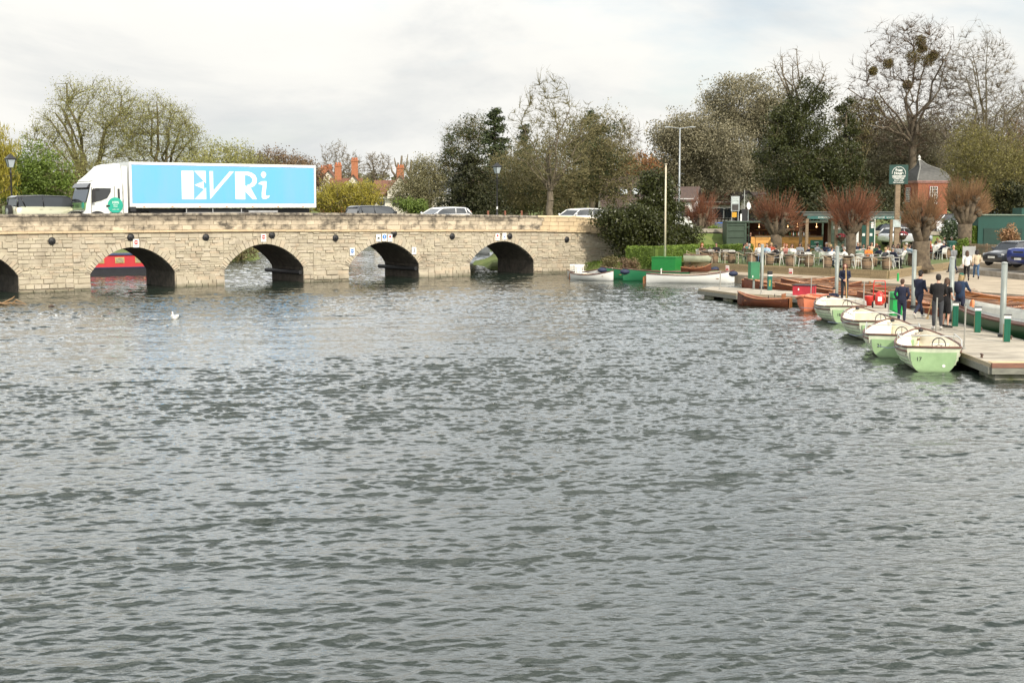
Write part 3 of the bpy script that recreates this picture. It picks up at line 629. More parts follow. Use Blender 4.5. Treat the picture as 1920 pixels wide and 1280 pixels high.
# ------------------------------------------------------------ parked cars on the right bank
def wz(px,py,z): q=W(px,py,z);return q
x,y,_=at(1352,432,124);car('hatchback_car',(x,y,g1(x,y)+.03),R(168),4.2,1.78,1.52,paint('bright_blue',(.02,.13,.55)),'bright blue hatchback behind the pollarded tree, left of the green container',belt=.95,wsb=.22,wst=.40,rrt=.88,rrb=.985)
x,y,_=at(1662,452,118);car('estate_car',(x,y,at(0,453,118)[2]),R(176),4.4,1.8,1.5,paint('slate_blue',(.03,.045,.07)),'dark slate estate car seen under the green canopy by the sign post')
x,y,_=at(1688,452,113);car('saloon_car',(x+.4,y,at(0,459,113)[2]),R(20),4.2,1.76,1.42,paint('silver_white',(.6,.62,.64)),'pale silver car half hidden by the sign post and the picket fence',belt=.92)
x,y,_=at(1778,440,121);car('off_road_vehicle',(x,y,at(0,438,121)[2]),R(172),4.7,1.9,1.72,paint('car_white',(.76,.77,.78),0),'large white car in front of the brick tower, behind the flowering shrub',belt=1.1,roofm=paint('black',(.015,.015,.018)),wr=.37)
x,y,_=at(1838,437,120);car('saloon_car',(x,y,at(0,440,120)[2]),R(165),4.3,1.76,1.45,paint('dusk_blue',(.04,.06,.10)),'dark blue car between the last pollard and the long green shed')
x,y,_=at(1848,398,150);car('hatchback_car',(x,y,at(0,412,150)[2]),R(175),4.2,1.76,1.5,paint('red',(.42,.03,.03)),'red car in the raised car park above the green shed')
x,y,_=at(1890,396,148);car('hatchback_car',(x,y,at(0,412,148)[2]),R(178),4.2,1.76,1.5,paint('deep_green',(.02,.05,.045)),'dark green car next to the red one above the green shed')
x,y,_=W(1888,499,1.1);a=R(208);car('compact_car',(x+1.0,y+1.7,1.105),a,3.7,1.64,1.46,paint('graphite',(.045,.05,.06),.5),'small graphite car parked nose out beside the blue pickup',belt=.92,nose=.70,wsb=.24,wst=.42,rrt=.9,rrb=.985,wr=.29)
x,y,_=W(1925,502,1.1);car('pickup_truck',(x+1.85,y+1.2,1.105),R(206),5.2,1.9,1.85,paint('cobalt',(.012,.035,.22),.4),'blue double cab pickup with a chrome grille at the right edge of the car park','pickup',belt=1.15,nose=1.0,wsb=.27,wst=.37,bed=.66,rrt=.66,rrb=.68,wr=.40,boxy=1)
# ------------------------------------------------------------ boats
def hull(L,Bm,D,tw=.7,sheer=.18,draft=.12,bow=1.0,n=17,flat=.0,stern_pointed=False):
    """rings of the outer shell from stern (x=-L/2) to bow, open at the top; z=0 is the waterline"""
    rings=[]
    for i in range(n):
        u=i/(n-1);x=-L/2+u*L
        if stern_pointed: b=Bm/2*(math.sin(PI*min(max(u,.0),1.))**.62)
        else: b=Bm/2*(tw+(1-tw)*math.sin(PI/2*min(u/.42,1))) if u<.42 else Bm/2*(max(1-((u-.42)/.58)**2.3,0))**.8
        b=max(b,.015);zs=D-draft+sheer*((2*u-.9)**2)*(1 if u>.45 else .35)*1.0
        kz=-draft*(1 if u<.75 else 1-((u-.75)/.25)**2*1.2)
        rg=[]
        for k in range(9):
            a=k/8;w=b*math.sin(PI/2*a)**(.55 if u<.8 else .8);z=kz+(zs-kz)*(1-math.cos(PI/2*a))**(.8)
            rg.append((w,z))
        pts=[(x,-w,z) for w,z in rg[::-1]]+[(x,w,z) for w,z in rg[1:]]
        rings.append(pts)
    return rings
def shell(r,rings,out,inn,gun,th=.035,gr=.028,name='hull',strakes=None):
    mb=MB();mb.loft(rings,cap=False,close=False)
    mb.add(rings[0],[tuple(range(len(rings[0])))]);h=mb.build(name,out,r,True)
    if not r.get('_x'): pass
    c=[( (rg[0][0]),0,0) for rg in rings];ir=[]
    for rg in rings:
        top=max(q[2] for q in rg)
        ir.append([(q[0],q[1]-math.copysign(min(th,abs(q[1])*.6),q[1]),q[2]+(th if q[2]<top-.02 else 0)) for q in rg])
    mb=MB();mb.loft(ir,cap=False,close=False);mb.add([(x+.03,y,z) for x,y,z in ir[0]],[tuple(range(len(ir[0])))]);mb.build('lining',inn,r,True)
    mb=MB();mb.tube([rg[0] for rg in rings],gr,6);mb.tube([rg[-1] for rg in rings],gr,6);mb.tube([rings[0][0],rings[0][-1]],gr,6);mb.build('gunwale',gun,r,True)
    return h
def width_at(rings,x,z=None):
    for a,b in zip(rings,rings[1:]):
        if a[0][0]<=x<=b[0][0]:
            t=(x-a[0][0])/(b[0][0]-a[0][0]);return (abs(a[0][1])*(1-t)+abs(b[0][1])*t)
    return .1
def thwart(r,rings,x,z,w,m,name='seat'):
    y=width_at(rings,x)*.9;mb=MB();mb.box(x,0,z,w,2*y,.03);mb.build(name,m,r)
def skiff(loc,rz,label,L=5.2,Bm=1.25,out=varn,inn=None,D=.52,group='varnished wooden rowing boats moored by the quay',name='rowing_boat',back=True,parts=True):
    r=root(name,loc,rz,label,'rowing boat',group);rg=hull(L,Bm,D,tw=.55,sheer=.26,draft=.1)
    inn=inn or P('boat_inside',(.19,.055,.025),.45,col2=(.11,.035,.018),vs=4)
    shell(r,rg,out,inn,varn2,gr=.03)
    for x in(-L*.33,-L*.1,L*.1,L*.27): thwart(r,rg,x,.27,.26,varn2)
    mb=MB()
    for x in np.arange(-L*.4,L*.4,.28):
        y=width_at(rg,x)*.92;mb.tube([(x,-y,.36),(x,-y*.8,.05),(x,0,-.02),(x,y*.8,.05),(x,y,.36)],.014,4)
    mb.build('ribs',inn,r)
    if back:
        mb=MB();y=width_at(rg,-L*.38)*.8;mb.b2(-L*.40,-L*.385,-y,y,.30,.62);mb.build('backrest',varn2,r)
    for s in(-1,1):
        mb=MB();
        for x in(-.4,.9): mb.cyl((x,s*width_at(rg,x),.42),(x,s*width_at(rg,x),.56),.018,n=5)
        mb.build('rowlock',iron,r)
    return r
def oar(loc,rz,tilt,label,L=2.8,mat=None,group='oars lying in the rowing boats',roll=0):
    r=root('oar',loc,0,label,'oar',group);r.rotation_euler=(roll,-tilt,rz)
    mb=MB();mb.cyl((-L/2,0,0),(L*.25,0,0),.028,.024,n=6);mb.build('shaft',mat or varn2,r)
    mb=MB();mb.loft([[(x,-w,-.012),(x,w,-.012),(x,w,.012),(x,-w,.012)] for x,w in((L*.24,.025),(L*.33,.07),(L*.48,.085),(L*.5,.06))]);mb.build('blade',mat or varn2,r)
    return r
gmint=P('mint_green_hull',(.31,.46,.235),.5,col2=(.25,.38,.19),vs=3,coat=.15,zst=(.16,.0,(.10,.13,.06),.16));cream=P('cream_hull',(.58,.61,.46),.5,col2=(.42,.46,.34),vs=3,zst=(.18,.0,(.10,.12,.06),.16));creamin=P('cream_inside',(.84,.80,.68),.45,col2=(.74,.68,.54),vs=3)
rubr=P('brown_fender_rail',(.16,.075,.05),.55,col2=(.10,.05,.035));teak=wood('grey_teak',(.33,.22,.16),(.22,.15,.11),.7)
def motorboat(stern,bow,num,label):
    L=math.dist(stern[:2],bow[:2]);c=((stern[0]+bow[0])/2,(stern[1]+bow[1])/2,0);rz=math.atan2(bow[1]-stern[1],bow[0]-stern[0])
    Bm=1.82;r=root('hire_boat',c,rz,label,'motor boat','mint green hire boats moored at the jetty')
    rg=hull(L,Bm,.72,tw=.80,sheer=.22,draft=.08,n=21)
    shell(r,rg,cream,creamin,rubr,th=.05,gr=.034)
    # clinker laps and lower rubbing strake
    for a_,nm,m_,q in((2,'rubbing_strake',rubr,.035),(3,'clinker_lap',cream,.016),(4,'clinker_lap',gmint,.016),(5,'clinker_lap',gmint,.016)):
        mb=MB()
        for k in (a_-1,len(rg[0])-a_):
            mb.tube([ (x_[k][0],x_[k][1]*1.01,x_[k][2]) for x_ in rg[:-1]],q,5)
        mb.build(nm,m_,r,True)
    # flat green transom with wide rounded corners
    x0=-L/2-.02;tw=Bm/2*.70;q=[(-tw,.57),(0,.545),(tw,.57),(tw*.97,.34),(tw*.88,.17),(tw*.72,.04),(tw*.5,-.04),(tw*.2,-.09),(-tw*.2,-.09),(-tw*.5,-.04),(-tw*.72,.04),(-tw*.88,.17),(-tw*.97,.34)]
    mb=MB();mb.prism(q,0,.03,fn=lambda u,v,w:(x0-w,u,v));tr=mb.build('transom',gmint,r)
    mb=text_mb(num,.155,.003,.002);mb.xform(lambda X,Y,Z:(x0-.034-Z,-(X)+tw*.62,.36+Y));mb.build('number',blackp,tr)
    mb=MB();mb.lathe([(.001,-.01),(.045,-.01),(.045,.01),(.001,.01)],(x0-.035,-tw*.45,.18),12,axis='x');mb.build('outlet',white,tr)
    # stern deck, seats, console with wheel
    for s in(-1,1):
        for k in range(4): mb=MB();mb.box(-L/2+.42,s*(.34+k*.12),.46,.62,.10,.025);mb.build('seat_slat',teak,r)
    mb=MB();mb.b2(-L/2+.15,-L/2+1.1,-.2,.2,.05,.48);mb.build('engine_cover',creamin,r)
    mb=MB();y_=width_at(rg,.2)*.9;mb.b2(.05,.50,-y_,y_,.36,.42);mb.build('seat',creamin,r)
    mb=MB();mb.b2(-L/2+1.35,-L/2+1.6,-.62,-.08,.05,.66);mb.build('console',creamin,r)
    mb=MB();cx=-L/2+1.24;n=18;mb.tube([(cx+.06*math.sin(k*2*PI/n),-.28+.19*math.cos(k*2*PI/n),.66+.19*math.sin(k*2*PI/n)) for k in range(n+1)],.016,5)
    for k in range(3): a=k*2*PI/3+PI/2;mb.cyl((cx,-.28,.66),(cx,-.28+.18*math.cos(a),.66+.18*math.sin(a)),.01,n=5)
    mb.build('steering_wheel',blackp,r)
    mb=MB()
    y_=width_at(rg,-L/2+1.2)*.93;yy=width_at(rg,.3)*.93;mb.tube([(-L/2+.5,-y_,.66),(-L/2+.55,-y_,.86),(-L/2+1.2,-y_,.88),(.2,-yy,.90),(.3,-yy,.70)],.018,5);mb.tube([(-L/2+.5,y_,.66),(-L/2+.55,y_,.86),(-L/2+1.2,y_,.88),(.2,yy,.90),(.3,yy,.70)],.018,5)
    mb.tube([(-L/2+1.45,-y_,.88),(-L/2+1.5,0,.90),(-L/2+1.45,y_,.88)],.018,5)
    mb.build('grab_rail',P('rail_silver',(.62,.64,.62),.3,metal=.6),r)
    mb=MB();mb.ball((L/2-.28,0,.86),(.05,.08,.05));mb.build('bow_cleat',iron,r)
    mb=MB();mb.tube([(L/2-.28,0,.88),(L/2+.2,.1,.62),(L/2+.8,.35,.47)],.014,5);mb.build('mooring_rope',P('rope_blue',(.25,.30,.38),.8),r)
    mb=MB();mb.tube([(-L/2+.5,Bm*.42,.68),(-L/2+1.6,Bm*.62,.5),(-L/2+2.4,Bm*.75,.48)],.012,5);mb.build('stern_rope',P('rope_blue',(0,0,0)),r)
    return r
motorboat(W(1749,697),(12.68,42.95,0),'17','hire boat with a mint green stern numbered 17, nearest of the row at the jetty')
motorboat(W(1673,670),(12.85,46.7,0),'31','hire boat with a mint green stern numbered 31, between boat 17 and the one behind')
motorboat(W(1650,640),(12.95,52.1,0),'24','green and cream hire boat numbered 24, third from the front at the jetty')
motorboat(W(1590,607),(13.35,58.7,0),'18','mint green hire boat numbered 18 next to the orange boat')
orangep=P('orange_plastic',(.66,.21,.11),.5,var=.2,vs=2)
r=root('plastic_boat',(13.55,62.3,0),R(-118),'faded orange plastic rowing boat with a blunt bow tied to the jetty','rowing boat');rg=hull(2.9,1.35,.62,tw=.85,sheer=.15,draft=.08)
rg=[[(x,y,z) for x,y,z in q] for q in rg];shell(r,rg,orangep,P('orange_inside',(.78,.25,.12),.5,var=.1),orangep,th=.14,gr=.075)
for x in(-.9,.1,.9): thwart(r,rg,x,.32,.3,orangep)
w_,h_=W(1388,561),W(1466,569)
r=skiff((11.75,64.75,0),R(152),'brown varnished rowing boat lying alone against the front of the jetty',L=2.5,Bm=1.0,group=None,D=.46)
mb=MB();mb.box(-1.32,0,.16,.05,.34,.55);mb.build('rudder',varn2,r)
# the wooden fleet between jetty and quay
rnd=random.Random(8);ords=['first','second','third','fourth','fifth','sixth','seventh','eighth','ninth','tenth','eleventh','twelfth','thirteenth','fourteenth','fifteenth','sixteenth','seventeenth','eighteenth']
def lerp(a,b,t): return a+(b-a)*t
proto=None;ys=[78.3,76.9,75.4,74.0,72.6,71.2,69.8,68.4,67.0,65.6,64.3,63.0,61.7,60.4,59.1,57.8,56.5]
fl=[]
for i,Y in enumerate(ys):
    xl=itp(Y,[(50,17.4),(56,16.9),(66,15.9),(70,14.0),(73,12.9),(79,12.9)]);xr=itp(Y,[(56,24.4),(65,24.1),(68.5,22.4),(74,21.1),(79,18.1)])
    L=5.6 if Y<72 else 5.2;cx=min(xl+L/2,xr-L/2+.3) if i%3 else (xl+xr)/2
    a=R(180-8+rnd.uniform(-5,5)) if i%4 else R(-6+rnd.uniform(-4,4))
    lb='varnished brown rowing boat with oars, %s in the row counted from the bridge end'%ords[i]
    if proto is None: proto=skiff((cx,Y,0),a,lb,L=5.4);o=proto
    else: o=dup(proto,(cx,Y,0),a,lb,scale=(L/5.4,1,1+rnd.uniform(-.08,.1)))
    fl.append((cx,Y,a,L))
vhoney=varn2;o0=None
for i,(cx,Y,a,L) in enumerate(fl):
    for s in (-1,1,0):
        aa=a+(PI if rnd.random()<.5 else 0)+R(rnd.uniform(-10,10));x=cx+rnd.uniform(-.9,.9);y=Y+s*.32;z=.55+rnd.uniform(0,.08);tl=R(rnd.uniform(1,7))
        if o0 is None:o0=oar((x,y,z),aa,tl,'wooden oar lying along the seats of a varnished rowing boat',mat=P('oar_wood',(.24,.115,.05),.5,col2=(.10,.045,.022),vs=.7))
        else:
            q=dup(o0,(x,y,z));q.rotation_euler=(0,-tl,aa)
# long gigs near the grass bank
gigw=P('gig_white',(.72,.72,.68),.4,var=.06);gigg=P('gig_green',(.015,.13,.055),.35,var=.1,coat=.3);navyc=P('navy_cover',(.02,.03,.07),.7)
def gig(p0,p1,out,label,seats=True,cover=None,rudder=None,Bm=1.25,D=.55):
    L=math.dist(p0[:2],p1[:2]);rz=math.atan2(p1[1]-p0[1],p1[0]-p0[0]);r=root('rowing_gig',((p0[0]+p1[0])/2,(p0[1]+p1[1])/2,0),rz,label,'rowing boat')
    rg=hull(L,Bm,D,tw=.3,sheer=.25,draft=.1,n=21);shell(r,rg,out,creamin if out is gigw else P('green_inside',(.05,.2,.1)),varn,gr=.035)
    for x in np.linspace(-L*.28,L*.3,4): thwart(r,rg,float(x),.30,.26,varn2)
    if seats:
        for x in (-L*.33,-L*.33+.55)[:seats]:
            mb=MB()
            for k in range(5): mb.b2(x-.02,x+.01,-.34+k*.15,-.28+k*.15,.32,.80)
            mb.b2(x-.03,x+.02,-.40,.40,.78,.86);mb.b2(x,x+.4,-.38,.38,.40,.44);mb.build('slatted_chair',whitem,r)
    if cover:
        for e in cover: mb=MB();mb.ball((e*(L/2-.15),0,.60),(.36,.26,.17),10,7);mb.build('bow_cover',navyc,r,True)
    if rudder: mb=MB();mb.box(-L/2-.10,0,.12,.22,.04,.5);mb.build('rudder',varn2,r)
    return r
gig(W(1068,519),W(1128,524),gigw,'small white rowing boat with white slatted seats right beside the bridge',2,rudder=1,D=.5)
gig(W(1072,523.5),W(1150,527),gigw,'white rowing boat in front of the one with slatted seats, nearest the bridge wall',1,rudder=1,D=.45)
gig(W(1285,520),W(1126,524),gigg,'dark green rowing boat with navy bow cover, left of the two green ones',0,cover=(1,),D=.62)
gig(W(1345,522),W(1168,527.5),gigg,'dark green rowing boat with navy covers behind the long white gig',0,cover=(1,-1),D=.62)
gig(W(1212,530),W(1377,531.5),gigw,'long white gig with a varnished gunwale and small slatted chair',1,cover=(1,),rudder=1,D=.6)
# upturned pale boat and small wooden boats ashore
x,y,_=W(1316,493,LZ);r=root('dinghy',(x,y,LZ+.02),R(-22),'pale cream dinghy standing on the lawn beside the dark screen','dinghy');rg=hull(2.3,1.1,.5,draft=.0,sheer=.1);shell(r,rg,cream,creamin,varn);mb=MB();mb.b2(-.8,.9,-.42,.42,.44,.52);mb.build('cover',oldwood,r)
x,y,_=W(1305,510,.5);skiff((x,y,.57),R(-15),'low varnished canoe lying on the quay beneath the sleeper wall',L=1.9,Bm=.6,D=.26,group=None,back=False)
# trip boat with green fenders right of the jetty
r=root('trip_boat',(17.6,46.5,0),R(97),'long dark green trip boat with white side decks moored right of the jetty','boat');rg=hull(13,2.6,1.0,tw=.7,sheer=.25,draft=.15,n=25)
shell(r,rg,P('trip_green',(.02,.07,.025),.4,var=.2),P('trip_deck',(.52,.52,.47),.5,var=.2),rubr,th=.3,gr=.05)
mb=MB();mb.b2(-5.0,3.2,-.85,.85,.35,.62);mb.build('cabin_top',gigw,r)
mb=MB()
for x in np.arange(-4.5,3,1.1): mb.b2(float(x),float(x)+.35,-.9,.9,.40,.70)
mb.build('bench',P('bench_grey',(.55,.55,.52)),r)
mb=MB();mb.tube([(q[-1][0],q[-1][1]*.8,q[-1][2]+.01) for q in rg[:-3]],.04,5);mb.tube([(q[0][0],q[0][1]*.8,q[0][2]+.01) for q in rg[:-3]],.04,5);mb.build('side_deck_edge',rubr,r)
fend=P('fender_green',(.01,.16,.09),.45)
for i,(px,py,lb) in enumerate(((1768,587,'teardrop green fender behind the standing men'),(1811,596,'green fender between the first and second green bollards'),(1846,606,'green fender just right of the second green bollard'),(1866,613,'round green fender in front of the steel pile by the last bollard'),(1909,620,'round green fender at the right edge, past the last bollard'))):
    x,y,z=W(px,py,.60);x+=.15
    r=root('boat_fender',(x,y,z),R(100),lb,'fender','green fenders hanging on the trip boat');mb=MB();mb.lathe([(.02,.52),(.05,.38),(.12,.22),(.18,.05),(.17,-.08),(.10,-.17),(.01,-.2)],n=14,axis='x');mb.build('body',fend,r,True);mb=MB();mb.tube([(.5,0,0),(.65,-.02,.12),(.7,.0,.25)],.012,4);mb.build('cord',iron,r)
# yellow varnished bow right
x,y,_=W(1895,585,.0);skiff((x+.4,y+.6,0),R(172),'honey coloured varnished boat lying beyond the trip boat, near the last steel pile',L=4.6,out=varn2,inn=varn2,group=None,D=.7)
# narrowboat and cruiser beyond the bridge
redn=P('narrowboat_red',(.50,.02,.03),.4,var=.08);navyn=P('narrowboat_navy',(.02,.03,.09),.5)
x,y,_=W(225,516);r=root('narrowboat',(x-1.2,y+1.4,0),R(28),'long red and navy canal boat moored behind the bridge, seen through the second arch','narrowboat')
mb=MB();mb.loft([[(xx,-w,-.3),(xx,-w,zt),(xx,w,zt),(xx,w,-.3)] for xx,w,zt in((-7.5,.3,.62),(-6.8,.9,.55),(-5,1.03,.48),(6,1.03,.48),(7,.9,.52),(7.6,.35,.62))]);mb.build('hull',P('hull_black',(.02,.022,.03),.5),r)
mb=MB();mb.b2(-7,7,-1.06,1.06,.44,.52);mb.build('rubbing_band',navyn,r)
mb=MB();mb.loft([[(xx,-.95,.5),(xx,-.85,1.35),(xx,.85,1.35),(xx,.95,.5)] for xx in(-5.5,6.0)]);cb=mb.build('cabin',redn,r)
mb=MB();mb.loft([[(xx,-.95,1.33),(xx,-.8,1.42),(xx,.8,1.42),(xx,.95,1.33)] for xx in(-5.6,6.1)]);mb.build('roof',navyn,r)
for xx in np.arange(-4.8,5.5,1.35):
    mb=MB();mb.box(float(xx),-.905,.98,.62,.05,.40,rx=-.115);f_=mb.build('window',P('brass_frame',(.55,.42,.15),.4,metal=.4),cb);mb=MB();mb.box(float(xx),-.925,.98,.52,.05,.30,rx=-.115);mb.build('pane',P('curtain_pane',(.40,.36,.22),.3,var=.5,vs=9),f_)
x,y,_=at(890,485,136);r=root('cabin_cruiser',(x,y,0),R(-60),'small white cruiser seen far off through the arch nearest the bank','boat');rg=hull(6,2.2,1.0,draft=.15);shell(r,rg,gigw,gigw,P('grey_trim',(.3,.3,.3)),th=.1);mb=MB();mb.b2(-1.6,1.2,-.8,.8,.7,1.6);mb.build('cabin',gigw,r);mb=MB();mb.b2(-1.4,1.22,-.82,.82,1.1,1.4);mb.build('windows',glass,r)
# ------------------------------------------------------------ jetty
FR=[(12.95,37.2),(13.1,40.5),(13.9,48),(14.2,56),(14.7,60.5),(14.5,63.3),(12.6,65.8),(10.9,67.1),(9.6,71)]
BK=[(16.3,37.2),(16.1,41),(16.15,50),(16.25,58),(16.2,62),(15.8,65),(14.6,68),(12.7,70.4),(10.6,73)]
jt=root('jetty',(0,0,0),0,'long floating jetty with pale board deck and grey concrete floats','jetty')
rnd=random.Random(4);mb=MB()
for k in range(8):
    a0,a1,b0,b1=FR[k],FR[k+1],BK[k],BK[k+1];n=max(2,int(math.dist(a0,a1)/.15))
    for i in range(n):
        f0,f1=(i+.04)/n,(i+.96)/n;z=.45+rnd.uniform(-.003,.003)
        q=[(lerp(a0[0],a1[0],f0),lerp(a0[1],a1[1],f0)),(lerp(a0[0],a1[0],f1),lerp(a0[1],a1[1],f1)),(lerp(b0[0],b1[0],f1),lerp(b0[1],b1[1],f1)),(lerp(b0[0],b1[0],f0),lerp(b0[1],b1[1],f0))]
        mb.prism(q,.40,z)
mb.build('deck',deckm,jt)
def fas(pts,side,z0,z1,th,name,mat):
    mb=MB();n=len(pts)
    for a,b in zip(pts,pts[1:]):
        dx,dy=b[0]-a[0],b[1]-a[1];l=math.hypot(dx,dy);mb.box((a[0]+b[0])/2+side*dy/l*-th/2,(a[1]+b[1])/2+side*-dx/l*-th/2,(z0+z1)/2,l+.03,th,z1-z0,math.atan2(dy,dx))
    return mb.build(name,mat,jt)
greyw=wood('grey_fascia',(.22,.22,.18),(.13,.13,.11),.9)
fas(FR,1,.17,.35,.09,'fascia_board',greyw);fas(FR,1,.352,.46,.05,'edge_rail',wood('pale_edge',(.36,.30,.20),(.26,.21,.14),.8))
fas(BK,-1,.17,.46,.09,'fascia_board',greyw)
fas([FR[0],BK[0]],-1,.17,.34,.09,'fascia_board',greyw)
fas([FR[0],BK[0]],-1,.345,.47,.10,'end_rail',wood('brown_rail',(.24,.11,.07),(.16,.075,.05),.6))
mb=MB();mb.b2(12.98,16.25,37.22,37.6,.46,.474);mb.build('end_board',P('end_pine',(.60,.46,.25),.7),jt)
mb=MB();mb.b2(13.9,14.7,37.08,37.13,.20,.30);mb.build('name_plate',P('plate_metal',(.6,.6,.58),.3,metal=.5),jt)
flo=M('float_concrete',(.24,.235,.19),.9,col2=(.10,.11,.05),vs=1.5,bump=.3)
for k in range(8):
    a0,a1,b0,b1=FR[k],FR[k+1],BK[k],BK[k+1];n=max(1,round(math.dist(a0,a1)/2.6))
    for i in range(n):
        f0,f1=(i+.0 if k==0 else i+.22)/n,(i+.5 if k==0 else i+.78)/n;g=lambda A,Bp,f:(lerp(A[0],Bp[0],f),lerp(A[1],Bp[1],f))
        p0,p1,p2,p3=g(a0,a1,f0),g(a0,a1,f1),g(b0,b1,f1),g(b0,b1,f0);mb=MB();mb.prism([(lerp(p[0],c[0],.04),lerp(p[1],c[1],.04)) for p,c in((p0,p2),(p1,p3),(p2,p0),(p3,p1))],-.35,.18);mb.build('float',flo,jt)
def cleat(x,y,rz=0): mb=MB();mb.cyl((-.06,0,0),(-.05,0,.09),.02,n=5);mb.cyl((.06,0,0),(.05,0,.09),.02,n=5);mb.tube([(-.17,0,.085),(-.08,0,.10),(.08,0,.10),(.17,0,.085)],[.012,.022,.022,.012],6);o=mb.build('cleat',P('rusty_iron',(.12,.07,.05),.7),jt,loc=(x,y,.46));o.rotation_euler=(0,0,rz)
for x,y,a in((14.2,37.5,0),(13.15,38.6,1.5),(13.3,41.5,1.4),(13.75,46,1.4),(14.05,52,1.5),(15.9,44,1.5),(15.95,47,1.5),(15.9,41,1.5),(14.05,59,1.5)): cleat(x,y,a)
for x,y,h in ((13.42,40.95,1.28),(13.55,44.15,1.32),(14.1,51.8,1.05),(14.35,56.5,1.15),(13.9,64.4,.9),(12.0,66.7,1.2),(10.6,70.6,.95)):
    mb=MB();mb.cyl((x,y,.44),(x+.01,y,.45+h),.026,n=8);mb.lathe([(.07,0),(.06,.05),(.03,.07)],(x,y,.45),8);mb.build('mooring_post',tubem,jt)
# steel piles
for px,pb,pt,rad,lb in ((1428,541,459,.085,'galvanised pile at the far end of the jetty, beside the tall green cabinet'),(1568,557,463,.085,'galvanised pile next to the woman holding an oar'),(1712,577,470,.09,'galvanised pile between the young man and the red trolley'),(1782,603,483,.095,'galvanised pile hiding the person in the navy padded jacket'),(1879,632,493,.095,'galvanised pile nearest the camera, behind the last green bollard')):
    q=W(px,pb,.45);top=at(px,pt,q[1])[2];r=root('steel_pile',(q[0],q[1],-.5),0,lb,'pile','steel piles along the jetty');mb=MB();mb.cyl((0,0,0),(0,0,top+.5),rad,n=20);mb.build('tube',steel,r,True);mb=MB();mb.lathe([(rad+.01,0),(rad+.012,.02),(rad*.6,.04),(.01,.05)],(0,0,top+.5-.01),20);mb.build('cap',P('pile_cap',(.4,.42,.4),.5),r,True)
    mb=MB();mb.lathe([(rad+.05,0),(rad+.05,.08),(rad+.005,.08)],(0,0,.97),16);mb.build('guide_ring',iron,r)
# green service bollards
gbol=P('bollard_green',(.008,.13,.075),.45,var=.15)
for px,py,lb in ((1791,611,'green service bollard with white cap, first one past the group of people'),(1833,622.4,'green service bollard with white cap, middle of three on the jetty'),(1888,640,'green service bollard with white cap, nearest the right edge')):
    q=W(px,py,.46);r=root('service_bollard',(q[0],q[1],.46),R(-20),lb,'bollard','green service bollards on the jetty');mb=MB();mb.box(0,0,.36,.19,.19,.72)
    for s in(-.05,.05): mb.box(s,-.1,.36,.02,.012,.66)
    mb.build('column',gbol,r);mb=MB();mb.box(0,0,.78,.20,.20,.11);mb.build('cap',white,r);mb=MB();mb.box(0,0,.84,.24,.24,.02);mb.build('lid',trimm,r)
    mb=MB();mb.b2(-.125,-.10,-.03,.03,0,.55);mb.build('side_strip',P('strip_tan',(.4,.3,.15)),r)
q=W(1413,541,.45);r=root('electric_cabinet',q,R(12),'tall green cabinet on a post at the far end of the jetty','cabinet');mb=MB();mb.cyl((0,0,0),(0,0,.5),.06,n=8);mb.build('post',steel,r);mb=MB();mb.b2(-.24,.24,-.2,.2,.5,1.32);mb.build('box',P('cabinet_green',(.035,.20,.09),.5),r);mb=MB();mb.b2(-.25,.25,-.21,.21,1.32,1.36);mb.build('lid',P('cabinet_green',(0,0,0)),r);mb=MB();mb.b2(-.16,-.12,-.215,-.2,.58,.68);mb.build('latch',white,r)
q=W(1443,544,.45);r=root('service_pillar',q,R(8),'slim dark green pillar with yellow letters and black top','pillar');mb=MB();mb.b2(-.1,.1,-.1,.1,0,.72);mb.build('column',P('pillar_green',(.01,.12,.09),.4),r);mb=MB();mb.b2(-.11,.11,-.11,.11,.72,.78);mb.build('white_band',white,r);mb=MB();mb.b2(-.105,.105,-.105,.105,.78,.96);mb.build('cap',trimm,r)
mb=text_mb('MIND',.13,.002);mb.xform(lambda X,Y,Z:(-.02+Y*-1,-.103-Z,.36+X));mb.build('lettering',P('letter_yellow',(.6,.5,.05)),r)
q=W(1511,554,.45);r=root('storage_chest',(q[0],q[1]+.35,.45),R(-28),'red storage chest with a black lid on the jetty behind the orange boat','chest');mb=MB();mb.b2(-.48,.48,-.32,.32,0,.46);mb.build('box',P('chest_red',(.48,.03,.05),.45),r);mb=MB();mb.b2(-.52,.52,-.36,.36,.46,.50);mb.build('lid',trimm,r);mb=MB();mb.b2(-.22,-.16,-.33,-.32,.24,.34);mb.build('notice',white,r)
q=W(1648,577,.45);r=root('fire_trolley',q,R(-10),'red two wheeled fire extinguisher trolley with a tall hoop frame','trolley');redt=P('trolley_red',(.60,.035,.025),.4)
mb=MB()
for s in(-.24,.24): mb.tube([(s,0,.12),(s,0,.95),(s*.9,0,1.12)],.02,6)
for z in(.3,.62,.9,1.12): mb.cyl((-.23,0,z),(.23,0,z),.018,n=6)
mb.build('frame',redt,r)
for s in(-.26,.26): mb=MB();mb.lathe([(.02,-.03),(.12,-.03),(.13,0),(.12,.03),(.02,.03)],(s,-.0,.13),14,axis='x');mb.build('wheel',rubber,r)
mb=MB();mb.lathe([(.14,.12),(.18,.18),(.18,.55),(.12,.64),(.05,.70)],(0,-.14,0),16);mb.build('cylinder',redt,r,True);mb=MB();mb.b2(-.08,.08,-.34,-.315,.30,.48);mb.build('label_plate',white,r)
mb=MB();mb.tube([(.1*math.cos(a)+.12,-.3,.35+.16*math.sin(a)) for a in np.linspace(0,6,14)],.018,5);mb.build('hose',P('hose_orange',(.6,.12,.05)),r)
